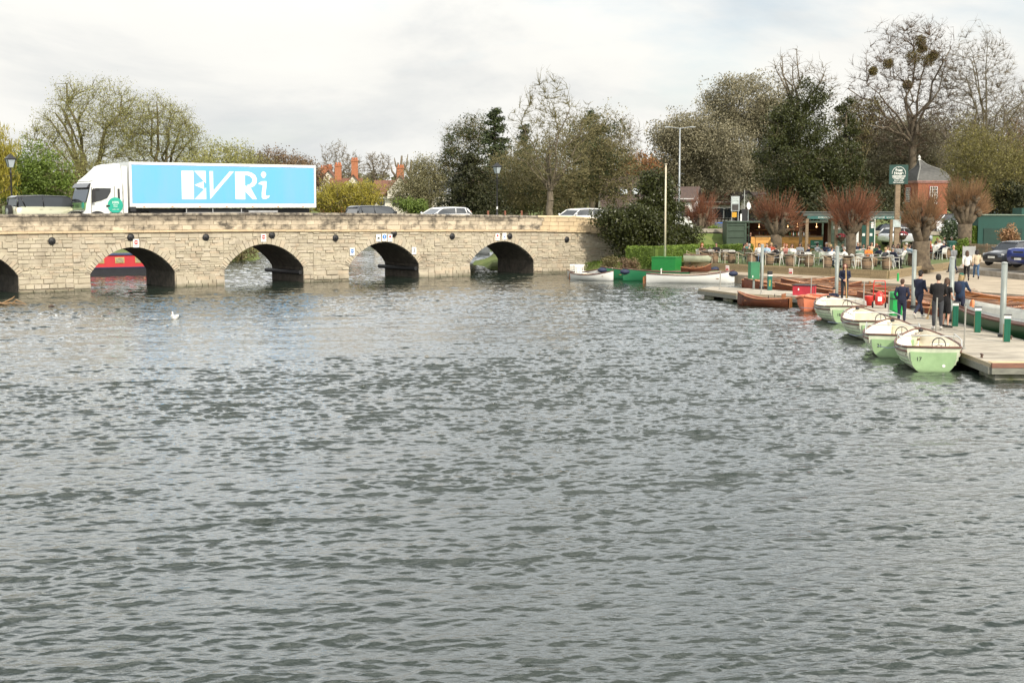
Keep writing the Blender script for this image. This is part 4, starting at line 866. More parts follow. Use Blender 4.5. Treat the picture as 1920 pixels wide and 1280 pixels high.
q=W(1629,573,.45);r=root('fire_bucket',q,0,'small red bin left of the fire trolley','bin');mb=MB();mb.lathe([(.15,0),(.19,.36),(.20,.38),(.17,.38),(.16,.1)],n=14);mb.build('body',redt,r,True);mb=MB();mb.lathe([(.2,.38),(.2,.42),(.01,.44)],n=14);mb.build('lid',redt,r)
q=W(1679,591,.45);r=root('litter_bin',q,R(10),'bright green square litter bin on the jetty behind the boy','bin');mb=MB();mb.b2(-.2,.2,-.18,.18,0,.62);mb.build('body',P('bin_green',(.01,.33,.07),.45),r);mb=MB();mb.b2(-.205,.205,-.185,.185,.62,.68);mb.build('opening_band',trimm,r);mb=MB();mb.loft([[(x,y,z) for x,y in((-w,-w),(w,-w),(w,w),(-w,w))] for w,z in((.2,.68),(.2,.88),(.16,.93),(.02,.94))]);mb.build('hood',P('bin_green',(0,0,0)),r)
q=W(1683.5,527,.5);r=root('quay_bollard',q,0,'short bright green post standing on the gravel quay','bollard');mb=MB();mb.cyl((0,0,0),(0,0,.42),.06,n=10);mb.build('post',P('bin_green',(0,0,0)),r);mb=MB();mb.ball((0,0,.42),(.06,.06,.03));mb.build('cap',P('bin_green',(0,0,0)),r)
# box with flagpole
q=W(1250,508,.5);r=root('flagpole_box',(q[0]+.05,q[1]+.55,.5),R(-26),'bright green painted wooden box on the bank with the flagpole rising from it','box');mb=MB();mb.b2(-.80,.80,-.62,.62,0,.85);mb.build('box',wood('box_green',(.01,.20,.035),(.008,.15,.03),.4),r);mb=MB();mb.b2(-.84,.84,-.66,.66,.85,.89);mb.build('lid',wood('box_lid',(.012,.22,.04),(.01,.17,.03),.4),r)
r=root('flagpole',(q[0]-.05,q[1]+.65,1.39),0,'slim cream flagpole with a small cap, rising from the green box','flagpole');top=at(1249,309,q[1]+.65)[2]-1.39;mb=MB();mb.cyl((0,0,0),(0,0,top),.075,.045,n=12);mb.build('pole',P('pole_cream',(.66,.60,.45),.5),r,True);mb=MB();mb.lathe([(.045,0),(.11,.02),(.11,.05),(.02,.07)],(0,0,top),12);mb.build('cap',P('pole_cream',(0,0,0)),r);mb=MB();mb.b2(.07,.10,-.02,.02,.4,.6);mb.build('cleat',iron,r)
# swan
swm=P('swan_white',(.82,.81,.76),.6,var=.05);q=W(327,598)
r=root('swan',(q[0],q[1],-.02),R(-98),'white swan swimming towards the camera left of the middle','swan');r.scale=(.62,.62,.62)
mb=MB();mb.loft([[(x,w*math.cos(a),zc+h*math.sin(a)) for a in np.arange(0,2*PI,PI/6)] for x,w,h,zc in((-.42,.02,.03,.22),(-.34,.10,.08,.17),(-.15,.19,.15,.13),(.05,.21,.16,.12),(.22,.15,.14,.13),(.32,.06,.08,.17),(.34,.05,.05,.22))])
mb.tube([(.27,0,.18),(.36,0,.30),(.31,0,.41),(.28,0,.47),(.33,0,.51),(.40,0,.48)],[.07,.055,.045,.042,.052,.03],9);mb.build('body',swm,r,True)
for s in(-1,1): mb=MB();mb.ball((-.08,s*.16,.22),(.30,.07,.12),10,7);mb.build('wing',swm,r,True)
mb=MB();mb.tube([(.39,0,.485),(.48,0,.45)],[.026,.012],6);mb.build('beak',P('beak',(.45,.16,.04)),r)
# driftwood and a floating lump
q=W(18,572);r=root('driftwood',(q[0],q[1],0),.2,'pale bare branches drifting in the water at the far left','driftwood');mb=MB();
for a in(((-.9,0,.02),(0,.1,.1),(.8,0,.02)),((-.5,.1,.0),(.1,0,.30),(.25,0,.42)),((.1,.1,.05),(.3,0,.25),(.7,.1,.05)),((-.8,.2,.03),(-.4,-.1,.12),(0,-.2,.02))): mb.tube(a,[.05,.04,.015],5)
mb.build('branch',P('driftwood',(.30,.19,.10),.9),r)
q=W(97,576);r=root('floating_log',(q[0],q[1],0),.5,'small dark lump of wood afloat right of the driftwood','log');mb=MB();mb.tube([(-.14,0,.02),(0,0,.07),(.12,.03,.03)],[.05,.08,.03],7);mb.build('log',P('wet_wood',(.07,.045,.03),.6),r)
# ------------------------------------------------------------ people
def remesh(mb,vox):
    me=mb.mesh('t',[]);o=bpy.data.objects.new('t',me);C.objects.link(o);m=o.modifiers.new('r','REMESH');m.mode='VOXEL';m.voxel_size=vox;m.use_smooth_shade=True
    s=o.modifiers.new('s','SMOOTH');s.factor=.5;s.iterations=2
    dg=bpy.context.evaluated_depsgraph_get();r=bpy.data.meshes.new_from_object(o.evaluated_get(dg));bpy.data.objects.remove(o);bpy.data.meshes.remove(me);return r
def ell(cx,cy,z,a,b,n=12): return [(cx+a*math.cos(2*PI*k/n),cy+b*math.sin(2*PI*k/n),z) for k in range(n)]
def joints(pose):
    J={}
    def S(**k): J.update({a:Vector(b) for a,b in k.items()})
    st=dict(hip=(0,0,.93),che=(0,.01,1.30),nec=(0,.0,1.47),hed=(0,.02,1.63),shL=(-.18,0,1.42),shR=(.18,0,1.42),elL=(-.23,-.03,1.14),elR=(.23,-.03,1.14),wrL=(-.22,.06,.90),wrR=(.22,.06,.90),knL=(-.10,.02,.50),knR=(.10,.02,.50),anL=(-.11,-.02,.09),anR=(.11,-.02,.09),toL=(-.13,.15,.03),toR=(.13,.15,.03))
    S(**st)
    if pose=='walk': S(knL=(-.09,.20,.54),anL=(-.09,.34,.14),toL=(-.10,.50,.10),knR=(.09,-.02,.50),anR=(.09,-.30,.16),toR=(.10,-.16,.04),elL=(-.24,-.12,1.16),wrL=(-.22,-.10,.93),elR=(.24,.05,1.15),wrR=(.20,.24,1.0))
    if pose=='stride': S(knL=(-.09,.24,.53),anL=(-.10,.42,.10),toL=(-.11,.58,.08),knR=(.09,-.10,.52),anR=(.09,-.44,.20),toR=(.10,-.34,.05),elL=(-.22,.10,1.15),wrL=(-.10,.30,1.02),elR=(.23,.02,1.14),wrR=(.17,.26,1.0),hed=(.02,.06,1.62))
    if pose=='pockets': S(elL=(-.27,-.06,1.15),wrL=(-.18,.05,.95),elR=(.27,-.06,1.15),wrR=(.18,.05,.95))
    if pose=='hold': S(elL=(-.24,.02,1.14),wrL=(-.07,.22,1.05),elR=(.24,.02,1.14),wrR=(.05,.23,1.00))
    if pose=='reach': S(elL=(-.22,.10,1.16),wrL=(-.12,.34,1.10),elR=(.24,.14,1.18),wrR=(.22,.38,1.08),hed=(0,.05,1.62))
    if pose.startswith('sit'):
        dz=-.43
        for k in ('hip','che','nec','hed','shL','shR'): J[k]=J[k]+Vector((0,0,dz))
        S(knL=(-.13,.44,.52),knR=(.13,.44,.52),anL=(-.13,.40,.09),anR=(.13,.42,.09),toL=(-.14,.56,.03),toR=(.14,.58,.03),elL=(-.24,.10,.76),wrL=(-.14,.34,.78),elR=(.24,.10,.76),wrR=(.14,.34,.78))
        if pose=='sit_back':
            for k in('che','nec','hed','shL','shR'): J[k]=J[k]+Vector((0,-.16,0)) if k!='che' else J[k]+Vector((0,-.09,0))
            S(elL=(-.26,-.05,.74),wrL=(-.16,.20,.68),elR=(.26,-.05,.74),wrR=(.16,.20,.68))
        if pose=='sit_drink': S(elR=(.24,.14,.80),wrR=(.10,.26,1.06))
        if pose=='sit_lean':
            for k in('nec','hed','shL','shR'): J[k]=J[k]+Vector((0,.16,-.05))
            J['che']=J['che']+Vector((0,.08,0));S(elL=(-.24,.26,.74),wrL=(-.06,.44,.80),elR=(.24,.26,.74),wrR=(.06,.44,.80))
    return J
PC={}
def pose_meshes(pose,legs='long',top='jacket',fine=False):
    key=(pose,legs,top,fine)
    if key in PC:return PC[key]
    J=joints(pose);vox=.016 if fine else .026;hd=J['hed']
    f=(J['hed']-J['nec'])
    def torso(mb,e):
        h,c,n=J['hip'],J['che'],J['nec'];m=(h+c)/2
        mb.loft([ell(h.x,h.y,h.z-.10,.11+e,.09+e),ell(h.x,h.y,h.z,.155+e,.115+e),ell(m.x,m.y,m.z,.135+e,.10+e),ell(c.x,c.y,c.z,.165+e,.115+e),ell(n.x,n.y,n.z-.07,.165+e,.085+e),ell(n.x,n.y,n.z-.01,.075+e,.06+e)])
    def arm(mb,s,e,end=1.):
        a,b,w=J['sh'+s],J['el'+s],J['wr'+s];w2=b+(w-b)*end
        mb.tube([a,a+(b-a)*.3,b,b+(w2-b)*.4,w2],[.050+e,.045+e,.036+e,.036+e,.025+e],9)
    def leg(mb,s,e,end=1.):
        h=J['hip'];sx=-.09 if s=='L' else .09;hp=Vector((sx,h.y,h.z-.03));k,a=J['kn'+s],J['an'+s];a2=k+(a-k)*end
        mb.tube([hp,hp+(k-hp)*.35,k,k+(a2-k)*.35,a2],[.085+e,.082+e,.055+e,.055+e*1.1,.036+e*1.25],10)
    mb=MB();torso(mb,-.012)
    mb.tube([J['nec']-Vector((0,0,.05)),J['nec']+f*.5],[.058,.050],10)
    mb.ball(hd+Vector((0,0,.01)),(.074,.092,.105),14,10);mb.ball(hd+Vector((0,.025,-.055)),(.052,.06,.05),10,7)
    mb.ball(hd+Vector((0,.095,-.015)),(.014,.022,.024),8,6)
    for s in(-1,1): mb.ball(hd+Vector((s*.075,-.005,-.01)),(.012,.022,.032),8,6)
    for s in 'LR':
        arm(mb,s,-.006);leg(mb,s,-.010)
        a,t=J['an'+s],J['to'+s];mb.tube([a,a+(t-a)*.5,t],[.04,.036,.026],8)
        w=J['wr'+s];d=(w-J['el'+s]).normalized();mb.tube([w,w+d*.05,w+d*.095],[.026,.036,.032],9)
    me=remesh(mb,vox)
    # fingers and thumb rooted in the palm, eyes and mouth, joined to the body mesh
    mf=MB();mf.add([tuple(v.co) for v in me.vertices],[tuple(p.vertices) for p in me.polygons])
    for s in 'LR':
        w=J['wr'+s];d=(w-J['el'+s]).normalized();sx=-1 if s=='L' else 1
        side=d.cross(Vector((0,0,1)));side=side.normalized() if side.length>.2 else Vector((0,1,0));cur=Vector((-sx*.35,0,-.5))
        for k,(o,l) in enumerate(((-.026,.060),(-.009,.074),(.009,.070),(.025,.055))):
            p=w+d*.085+side*o;q=p+d*l*.55;r_=q+(d+cur).normalized()*l*.5;mf.tube([p-d*.02,p,q,r_],[.010,.010,.009,.007],5)
        p=w+d*.03+side*.03;mf.tube([p,p+(d*.5+side*.9)*.035,p+(d*1.1+side*.9)*.05],[.012,.011,.008],5)
    for s in(-1,1): mf.ball(hd+Vector((s*.030,.083,.012)),(.011,.008,.007),8,5,1)
    mf.ball(hd+Vector((0,.080,-.062)),(.022,.008,.006),8,5,2)
    b=mf.mesh('body',[None]*0);b.materials.append(None);b.materials.append(P('eye_dark',(.03,.02,.02)));b.materials.append(P('lip',(.38,.12,.10)));b.polygons.foreach_set('use_smooth',[True]*len(b.polygons))
    b.polygons.foreach_set('material_index',mf.m)
    mt=MB();torso(mt,.022);arms_end={'jacket':.98,'tee':.0}[top]
    for s in 'LR':
        if top=='tee':
            a,b_=J['sh'+s],J['el'+s];mt.tube([a,a+(b_-a)*.65],[.068,.058],9)
        else: arm(mt,s,.016)
    tm=remesh(mt,vox)
    ml=MB();h=J['hip'];ml.loft([ell(h.x,h.y,h.z-.12,.15,.11),ell(h.x,h.y,h.z,.168,.128),ell(h.x,h.y,h.z+.10,.15,.115)])
    for s in 'LR': leg(ml,s,.010,{'long':.93,'shorts':.0}[legs]) if legs=='long' else ml.tube([Vector((-.09 if s=='L' else .09,h.y,h.z-.03)),J['kn'+s]],[.10,.085],10)
    lm=remesh(ml,vox)
    ms=MB()
    for s in 'LR':
        a,t=J['an'+s],J['to'+s];d=t-a;hl=a-Vector((d.x,d.y,0)).normalized()*.05;ms.tube([hl-Vector((0,0,.02)),a+Vector((0,0,-.02)),a+d*.6,t+d*.15],[.038,.05,.045,.03],8)
    PC[key]=(b,tm,lm,ms.mesh('shoes',[],True),J);return PC[key]
skinm=[P('skin_fair',(.58,.33,.23),.55,var=.08),P('skin_tan',(.42,.23,.15),.55,var=.08)]
hairs={'brown':P('hair_brown',(.07,.035,.018),.7,bump=.3,vs=20),'dark':P('hair_dark',(.018,.013,.011),.7,bump=.3,vs=20),'grey':P('hair_grey',(.35,.33,.31),.7,bump=.3,vs=20),'blond':P('hair_blond',(.34,.24,.11),.7,bump=.3,vs=20),'ginger':P('hair_ginger',(.32,.10,.03),.7,bump=.3,vs=20)}
def cloth(name,c,**k): return P('cloth_'+name,c,.9,bump=.35,vs=6,bs=9,**k)
def slot(o,m,i=0):
    o.material_slots[i].link='OBJECT';o.material_slots[i].material=m
def person(loc,rz,pose,label,top,legs,hair='brown',hl='short',shoes=None,h=1.75,skin=0,fine=False,shorts=False,tee=False,group=None,cap=None):
    r=root('person',loc,rz,label,'person',group);k=h/1.75;r.scale=(k,k,k)
    b,tm,lm,sm_,J=pose_meshes(pose,'shorts' if shorts else 'long','tee' if tee else 'jacket',fine)
    o=link('body',b,r);slot(o,skinm[skin])
    for nm,me,m in(('top',tm,top),('trousers',lm,legs),('shoes',sm_,shoes or cloth('shoe_black',(.03,.03,.03)))):
        if not len(me.materials): me.materials.append(None)
        o=link(nm,me,r);slot(o,m)
    hd=J['hed'];mb=MB()
    if hair:
        mb.ball(hd+Vector((0,-.018,.038)),(.086,.098,.088),12,8);mb.ball(hd+Vector((0,-.045,-.005)),(.080,.068,.085),12,8)
        if hl=='short': mb.ball(hd+Vector((0,.045,.085)),(.066,.05,.036),10,6)
        if hl=='curly':
            rr=random.Random(2)
            for _ in range(26):
                a=rr.uniform(0,2*PI);e_=rr.uniform(.1,1.5);mb.ball(hd+Vector((.085*math.cos(a)*math.cos(e_),-.01+.09*math.sin(a)*math.cos(e_)*(.7 if math.sin(a)>0 else 1),.045+.095*math.sin(e_))),.028,6,5)
        if hl in('long','bob'):
            z1=-.42 if hl=='long' else -.20
            mb.loft([ell(hd.x,hd.y-.03,hd.z+.05,.088,.075),ell(hd.x,hd.y-.05,hd.z-.08,.098,.062),ell(hd.x,hd.y-.085,hd.z+z1*.6,.10,.045),ell(hd.x,hd.y-.10,hd.z+z1,.055,.02)])
            for s in(-1,1): mb.tube([hd+Vector((s*.07,.03,.06)),hd+Vector((s*.088,.02,-.04)),hd+Vector((s*.09,.0,-.16))],[.025,.026,.018],6)
        mb.build('hair',hairs[hair],r,True)
    if cap:
        mb=MB();mb.ball(hd+Vector((0,-.01,.055)),(.09,.102,.075),12,8);mb.loft([[(x,y,z) for x,y,z in((hd.x-.07,hd.y+y_,hd.z+.05),(hd.x+.07,hd.y+y_,hd.z+.05),(hd.x+.07*k_,hd.y+y_,hd.z+.06),(hd.x-.07*k_,hd.y+y_,hd.z+.06))] for y_,k_ in((.06,1),(.17,.7))]);mb.build('cap',cap,r,True)
    return r
navy=cloth('navy',(.012,.016,.040));navyt=cloth('navy_trousers',(.018,.022,.048));blk=cloth('black',(.010,.009,.010));chr_=cloth('charcoal',(.045,.048,.055));denim=cloth('denim',(.06,.12,.22));wht=cloth('white',(.72,.71,.67));wshoe=cloth('white_shoe',(.6,.58,.54));beige=cloth('beige',(.56,.46,.33));ltblue=cloth('light_blue',(.36,.50,.60));green_=cloth('green',(.06,.14,.09));orng=cloth('orange_print',(.62,.28,.04),col2=(.5,.08,.03));brownc=cloth('brown',(.10,.06,.04));grey_=cloth('grey',(.20,.21,.22));red_=cloth('rust_red',(.35,.06,.03));khaki=cloth('khaki',(.18,.16,.09));pale=cloth('pale_grey',(.50,.52,.53))
def pd(px,py,z=.455): q=W(px,py,z);return q
r=person(pd(1690,607),R(-25),'pockets','boy in navy with his back turned, in front of the bright green bin',navy,navyt,'brown','short',h=1.62,fine=True)
r=person(pd(1722,597),R(-48),'stride','young man with dark hair in navy striding away with white shoes, carrying an oar',navy,navyt,'dark','curly',h=1.80,fine=True,shoes=wshoe)
o=oar((r.location.x+.45,r.location.y-.1,1.05),R(200),R(0),'long pale oar held upright by the striding young man',L=2.0,group=None,mat=P('oar_pale',(.50,.33,.14),.5));o.rotation_euler=(0,R(70),R(-150))
r=person(pd(1757,618),R(-12),'reach','big man in black top and dark jeans standing with his back turned on the jetty',blk,chr_,'dark','short',h=1.92,fine=True,shoes=wshoe)
person(pd(1773,614),R(-65),'hold','person in black shorts standing half hidden by the big man in black',blk,blk,'brown','bob',h=1.74,fine=True,shorts=True,tee=True)
q=pd(1799,602);r=person(q,R(-40),'reach','blond person in a padded navy jacket with a green cap behind the steel pile',cloth('padded_navy',(.015,.035,.08)),navyt,'blond','bob',h=1.78,fine=True,cap=P('cap_green',(.02,.12,.08),.8))
mb=MB();mb.ball((-.02,-.20,1.22),(.15,.10,.22),10,8);mb.build('backpack',navy,r,True)
bb=root('orange_buoy',(q[0]+.34,q[1]-.30,1.12),0,'pale orange ring buoy held at the side of the person in padded navy','buoy');mb=MB();mb.tube([(.02*math.sin(a),.10*math.cos(a),.16*math.sin(a)-.05) for a in np.linspace(0,2*PI,16)],.055,8);mb.build('ring',P('buoy_orange',(.70,.25,.10),.6),bb,True)
q=pd(1583,565);r=person(q,R(168),'hold','woman with long dark red hair in navy, facing the camera holding an oar',navy,chr_,'ginger','long',h=1.68,fine=True)
for o in r.children:
    if o.name.startswith('hair'): o.material_slots[0].link='OBJECT';o.material_slots[0].material=P('hair_auburn',(.10,.025,.015),.7)
o=oar((q[0]+.02,q[1]-.25,1.0),0,R(90),'oar held upright by the woman with long dark red hair',L=1.9,group=None,mat=P('oar_pale',(0,0,0)));o.rotation_euler=(0,R(87),R(10))
person((pd(1562,568)[0],pd(1562,568)[1]-.1,.05),R(150),'sit','child in a navy jacket and black cap sitting low beside the orange boat',navy,navyt,'dark','short',h=1.45,fine=True,cap=blk)
person(W(1812,526,.505),R(-14),'walk','woman with very long brown hair, white top and black trousers walking away on the quay',wht,blk,'brown','long',h=1.68,fine=True)
person(W(1830,523,.505),R(-10),'walk','woman with dark bobbed hair in a beige jumper and blue jeans walking away',beige,denim,'dark','bob',h=1.68,fine=True)
person(W(1787,513,.52),R(20),'walk','bald man in a grey and black jacket walking up the path behind the steel pile',grey_,navyt,None,h=1.75,fine=True)
# ------------------------------------------------------------ cafe furniture
caskm=wood('cask_wood',(.26,.18,.11),(.17,.11,.07),.85,stretch=(8,8,1))
topm=wood('table_top',(.20,.17,.14),(.13,.11,.09),.7)
def mk_chair(m,label):
    r=root('cafe_chair',(0,0,-50),0,label,'chair')
    mb=MB()
    for k in range(5): mb.b2(-.21,.21,-.2+k*.085,-.13+k*.085,.43,.455)
    mb.build('seat',m,r)
    mb=MB()
    for k in range(5): mb.box(-.17+k*.085,-.235-.0,.64,.06,.02,.30,rx=R(8))
    mb.tube([(-.21,-.20,.44),(-.22,-.26,.80),(0,-.28,.83),(.22,-.26,.80),(.21,-.20,.44)],.016,6);mb.build('backrest',m,r)
    for s in(-1,1):
        for y0,y1 in((.2,.24),(-.2,-.27)): mb=MB();mb.cyl((s*.2,y0,.44),(s*.23,y1,0),.017,.014,n=6);mb.build('leg',m,r)
        mb=MB();mb.tube([(s*.21,.21,.44),(s*.235,.20,.65),(s*.235,-.23,.67)],.014,6);mb.build('armrest',m,r)
    return r
chW=mk_chair(whitem,'x');chG=mk_chair(P('sage_metal',(.16,.20,.12),.5),'x');used=set()
def chair(x,y,rz,label,green=False,z=LZ):
    s=chG if green else chW
    if id(s) not in used: used.add(id(s));s.location=(x,y,z);s.rotation_euler=(0,0,rz);s['label']=label;s['group']='cafe chairs on the lawn terrace';return s
    return dup(s,(x,y,z),rz,label)
def table(x,y,rz,w,label,two=True,z=LZ):
    r=root('cask_table',(x,y,z),rz,label,'table','cask tables on the lawn terrace')
    mb=MB()
    for k in range(5): mb.b2(-w/2,w/2,-.38+k*.155,-.235+k*.155,.72,.76)
    mb.build('tabletop',topm,r)
    for cx in ((-w*.30,w*.30) if two else (0,)):
        mb=MB();mb.lathe([(.22,0),(.27,.16),(.285,.36),(.27,.56),(.22,.715)],(cx,0,0),18);c=mb.build('cask',caskm,r,True)
        for zz,rr in((.08,.25),(.20,.278),(.52,.278),(.64,.25)): mb=MB();mb.lathe([(rr-.004,-.015),(rr+.006,-.015),(rr+.006,.015),(rr-.004,.015)],(cx,0,zz),18);mb.build('hoop',P('hoop_iron',(.10,.09,.08),.6,metal=.4),c)
    return r
def fy(px):  # terrace front edge depth at this photo column
    lo,hi=60,100
    for m_ in np.arange(70,112,.1):
        if float(sdist(np.array([(px-960)/F*m_*cp]),np.array([m_]),TER)[0])>0: return float(m_)
    return 92.
def cafe(px,d): Y=fy(px)+d;return ((px-960)/F*(Y*cp+.3),Y)
FT=[(1322,False,'single cask table with pale wooden top, nearest the flagpole box'),(1356,True,'second cask table from the left along the rope edge'),(1426,True,'cask table at the rope edge left of the galvanised pile with the cabinet'),(1499,True,'cask table at the rope edge in front of the first big pollard'),(1570,True,'cask table at the rope edge behind the woman with the oar'),(1644,True,'rightmost cask table along the rope edge, by the corner of the sleeper wall')]
for px,two,lb in FT: x,y=cafe(px,1.0);table(x,y,R(-12),1.9 if two else 1.2,lb,two)
BTs=[(1345,5,'cask table on the lawn before the dark screen'),(1440,4.6,'cask table between the rope edge and the honey wood counter'),(1490,5.2,'cask table right of the first big pollard trunk'),(1535,6.2,'cask table in front of the counter with the green sign'),(1622,4.6,'cask table where the person in orange print sits'),(1555,10.5,'dark cask table by the green container doors'),(1640,8.5,'cask table behind the person in orange print'),(1690,6.0,'cask table left of the biggest pollard trunk'),(1762,9.0,'cask table with the empty white chair right of the biggest pollard'),(1775,14,'cask table near the dark green wheelie bin'),(1700,12,'cask table under the sign post, by the picket fence')]
for px,d,lb in BTs: x,y=cafe(px,d);table(x,y,R(-12+(px%7)*3),1.7,lb,True)
PL=[ # px, depth behind the rope, facing deg (0=away), pose, description, top, legs, hair, style, green chair
 (1314,2.0,200,'sit_lean','person in a tan top seated at the far left table by the dark screen',brownc,chr_,'ginger','bob',0),
 (1343,2.2,160,'sit','person in black leaning on the table left of the container',blk,navyt,'dark','short',0),
 (1395,2.6,-70,'sit','dark haired person in a maroon coat at the third rope edge table',brownc,navyt,'dark','short',1),
 (1408,1.9,-60,'sit_back','grey haired person in an olive brown coat at the third rope edge table',khaki,blk,'grey','short',1),
 (1423,3.2,180,'sit_drink','person in white with sunglasses drinking, behind the third rope edge table',wht,denim,'dark','short',0),
 (1438,3.8,150,'sit','person in a light blue shirt behind the galvanised pile',ltblue,chr_,'brown','short',0),
 (1459,2.4,60,'sit_lean','person in black crouched over the table beside the pollard trunk',blk,navyt,'dark','short',0),
 (1474,4.2,200,'sit','woman with red brown hair and pink top right of the pollard trunk',cloth('dusty_pink',(.38,.16,.13)),navyt,'ginger','bob',1),
 (1485,3.6,170,'sit_drink','woman in a white top lifting a hand to her face, before the counter',wht,navyt,'brown','bob',0),
 (1512,4.2,60,'sit_back','man in a dark jacket leaning back before the counter',navy,brownc,'brown','short',1),
 (1549,9.5,190,'sit','man in navy with light hair on his own by the green container doors',navy,blk,'grey','short',0),
 (1556,2.0,-55,'sit_lean','person in white with light hair left of the second pile, wearing jeans',wht,denim,'brown','short',0),
 (1588,2.2,60,'sit_lean','person in a white striped top right of the second pile',wht,pale,'grey','short',0),
 (1612,4.2,-10,'sit','person in a grey green top with dark hair and back turned, by the second pollard',cloth('sage',(.16,.24,.18)),chr_,'dark','short',0),
 (1628,5.4,185,'sit','woman in an orange printed top facing the river',orng,navyt,'brown','long',0),
 (1618,9.5,175,'sit_lean','person in a white shirt with sunglasses at the table behind the orange top',wht,chr_,'brown','short',0),
 (1643,9.8,200,'sit','person with ginger hair behind the orange printed top',green_,navyt,'ginger','long',1),
 (1652,7.2,30,'sit_lean','person in navy and white bending over the table, back half turned',navy,denim,'dark','short',0),
 (1664,5.0,-60,'sit','man in a white tee shirt sitting sideways left of the biggest pollard',wht,blk,'brown','short',0),
 (1677,2.3,-60,'sit_back','man in a dark jacket and cap at the last rope edge table',navy,blk,'grey','short',0),
 (1692,2.8,60,'sit_back','person in a white shirt leaning far back at the last rope edge table',wht,navyt,'blond','short',1),
 (1699,9.0,160,'sit','person in a white sun hat near the sign post',grey_,chr_,'grey','short',0),
 (1743,13,185,'sit','person in white behind the biggest pollard trunk',wht,navyt,'dark','short',0),
 (1748,9.8,60,'sit_lean','person with red brown hair in a rust top right of the biggest pollard',red_,navyt,'ginger','bob',0),
 (1757,17,180,'sit','man in an olive jacket before the picket fence',khaki,chr_,'ginger','short',0),
 (1755,8.4,-10,'sit','person in a white shirt with back turned near the empty white chair',wht,blk,'dark','short',0),
 (1775,11.5,70,'sit_lean','person in slate grey leaning towards the table by the wheelie bin',chr_,navyt,'dark','short',0),
 (1784,17,185,'sit_drink','man with a pale cap near the wheelie bin by the fence',brownc,navyt,'ginger','short',0),
 (1797,17,120,'sit_lean','person in black with ginger hair by the yellow green bush',blk,navyt,'ginger','short',0),
 (1446,6.2,170,'sit','guest in a rust jumper at the second row, left of the first big pollard',red_,navyt,'blond','bob',0),
 (1532,8.0,-60,'sit','guest in pale grey at the second row before the counter sign',pale,denim,'dark','short',1),
 (1580,7.2,190,'sit_drink','guest in a sage top raising a glass between pile and second pollard',cloth('sage',(0,0,0)),navyt,'blond','short',0),
 (1608,12.5,170,'sit','guest in a navy coat under the canopy by the teal doors',navy,chr_,'grey','short',0),
 (1672,9.6,190,'sit_lean','guest in a mustard jumper left of the sign post',cloth('mustard',(.45,.28,.05)),blk,'dark','bob',0),
 (1708,5.2,-60,'sit_back','guest in pale blue right behind the leaning white shirt',ltblue,navyt,'brown','short',0),
 (1713,12.0,180,'sit','guest in black facing the river behind the biggest pollard',blk,blk,'ginger','long',0),
 (1762,12.4,150,'sit_drink','guest in a striped pale top at the table by the wheelie bin',wht,brownc,'grey','bob',0),
 (1400,5.2,180,'sit','guest in a teal jumper just right of the green container door',cloth('teal_jumper',(.02,.16,.15)),navyt,'brown','bob',0),
 (1468,7.6,190,'sit_lean','guest in cream hunched before the left part of the honey counter',beige,denim,'ginger','short',1),
 (1500,7.2,170,'sit','guest in black and white stripes before the middle of the counter',pale,blk,'dark','long',0),
 (1560,5.4,-50,'sit_back','guest in a denim jacket in the second row left of the second pollard',denim,chr_,'blond','short',0),
 (1634,12.8,185,'sit','guest in cream under the right half of the canopy',beige,navyt,'brown','bob',0),
 (1656,3.6,-70,'sit_lean','guest in charcoal at the second row behind the rope fence corner',chr_,navyt,'blond','short',1),
 (1684,7.6,150,'sit_drink','guest in a white blouse just left of the biggest pollard',wht,denim,'dark','long',0),
 (1766,6.6,30,'sit_back','guest in navy at the near right table by the path',navy,blk,'grey','short',0),
 (1770,19,200,'sit','guest in olive beside the picket fence, nearest the white flowering shrub',khaki,navyt,'dark','short',0)]
def shortl(s):
    w=s.split()[:11]
    while w[-1].strip(',') in('a','the','in','at','of','and','by','with','to','on','hand','before','behind','her','biggest','second','third','last','big','honey','empty','white','rope','green','lifting','back','half') : w.pop()
    return ' '.join(w).rstrip(',')
for px,d,fd,pose,lb,t_,l_,hr,hl,gc in PL:
    x,y=cafe(px,d);a=R(fd);person((x,y,LZ),a,pose,lb,t_,l_,hr,hl,h=1.72,skin=px%2,shoes=wshoe if t_ is blk else None,cap=wht if 'sun hat' in lb or 'pale cap' in lb else (blk if 'and cap' in lb else None))
    chair(x-(-math.sin(a))*.02,y-math.cos(a)*.02,a,('sage' if gc else 'white')+' metal chair under the '+shortl(lb),gc)
x,y=cafe(1822,14);person((x,y,LZ),R(0),'walk','person in a bright blue top and pale cap left of the green shed',cloth('bright_blue',(.02,.14,.40)),navyt,'grey','short',h=1.6,cap=wht)
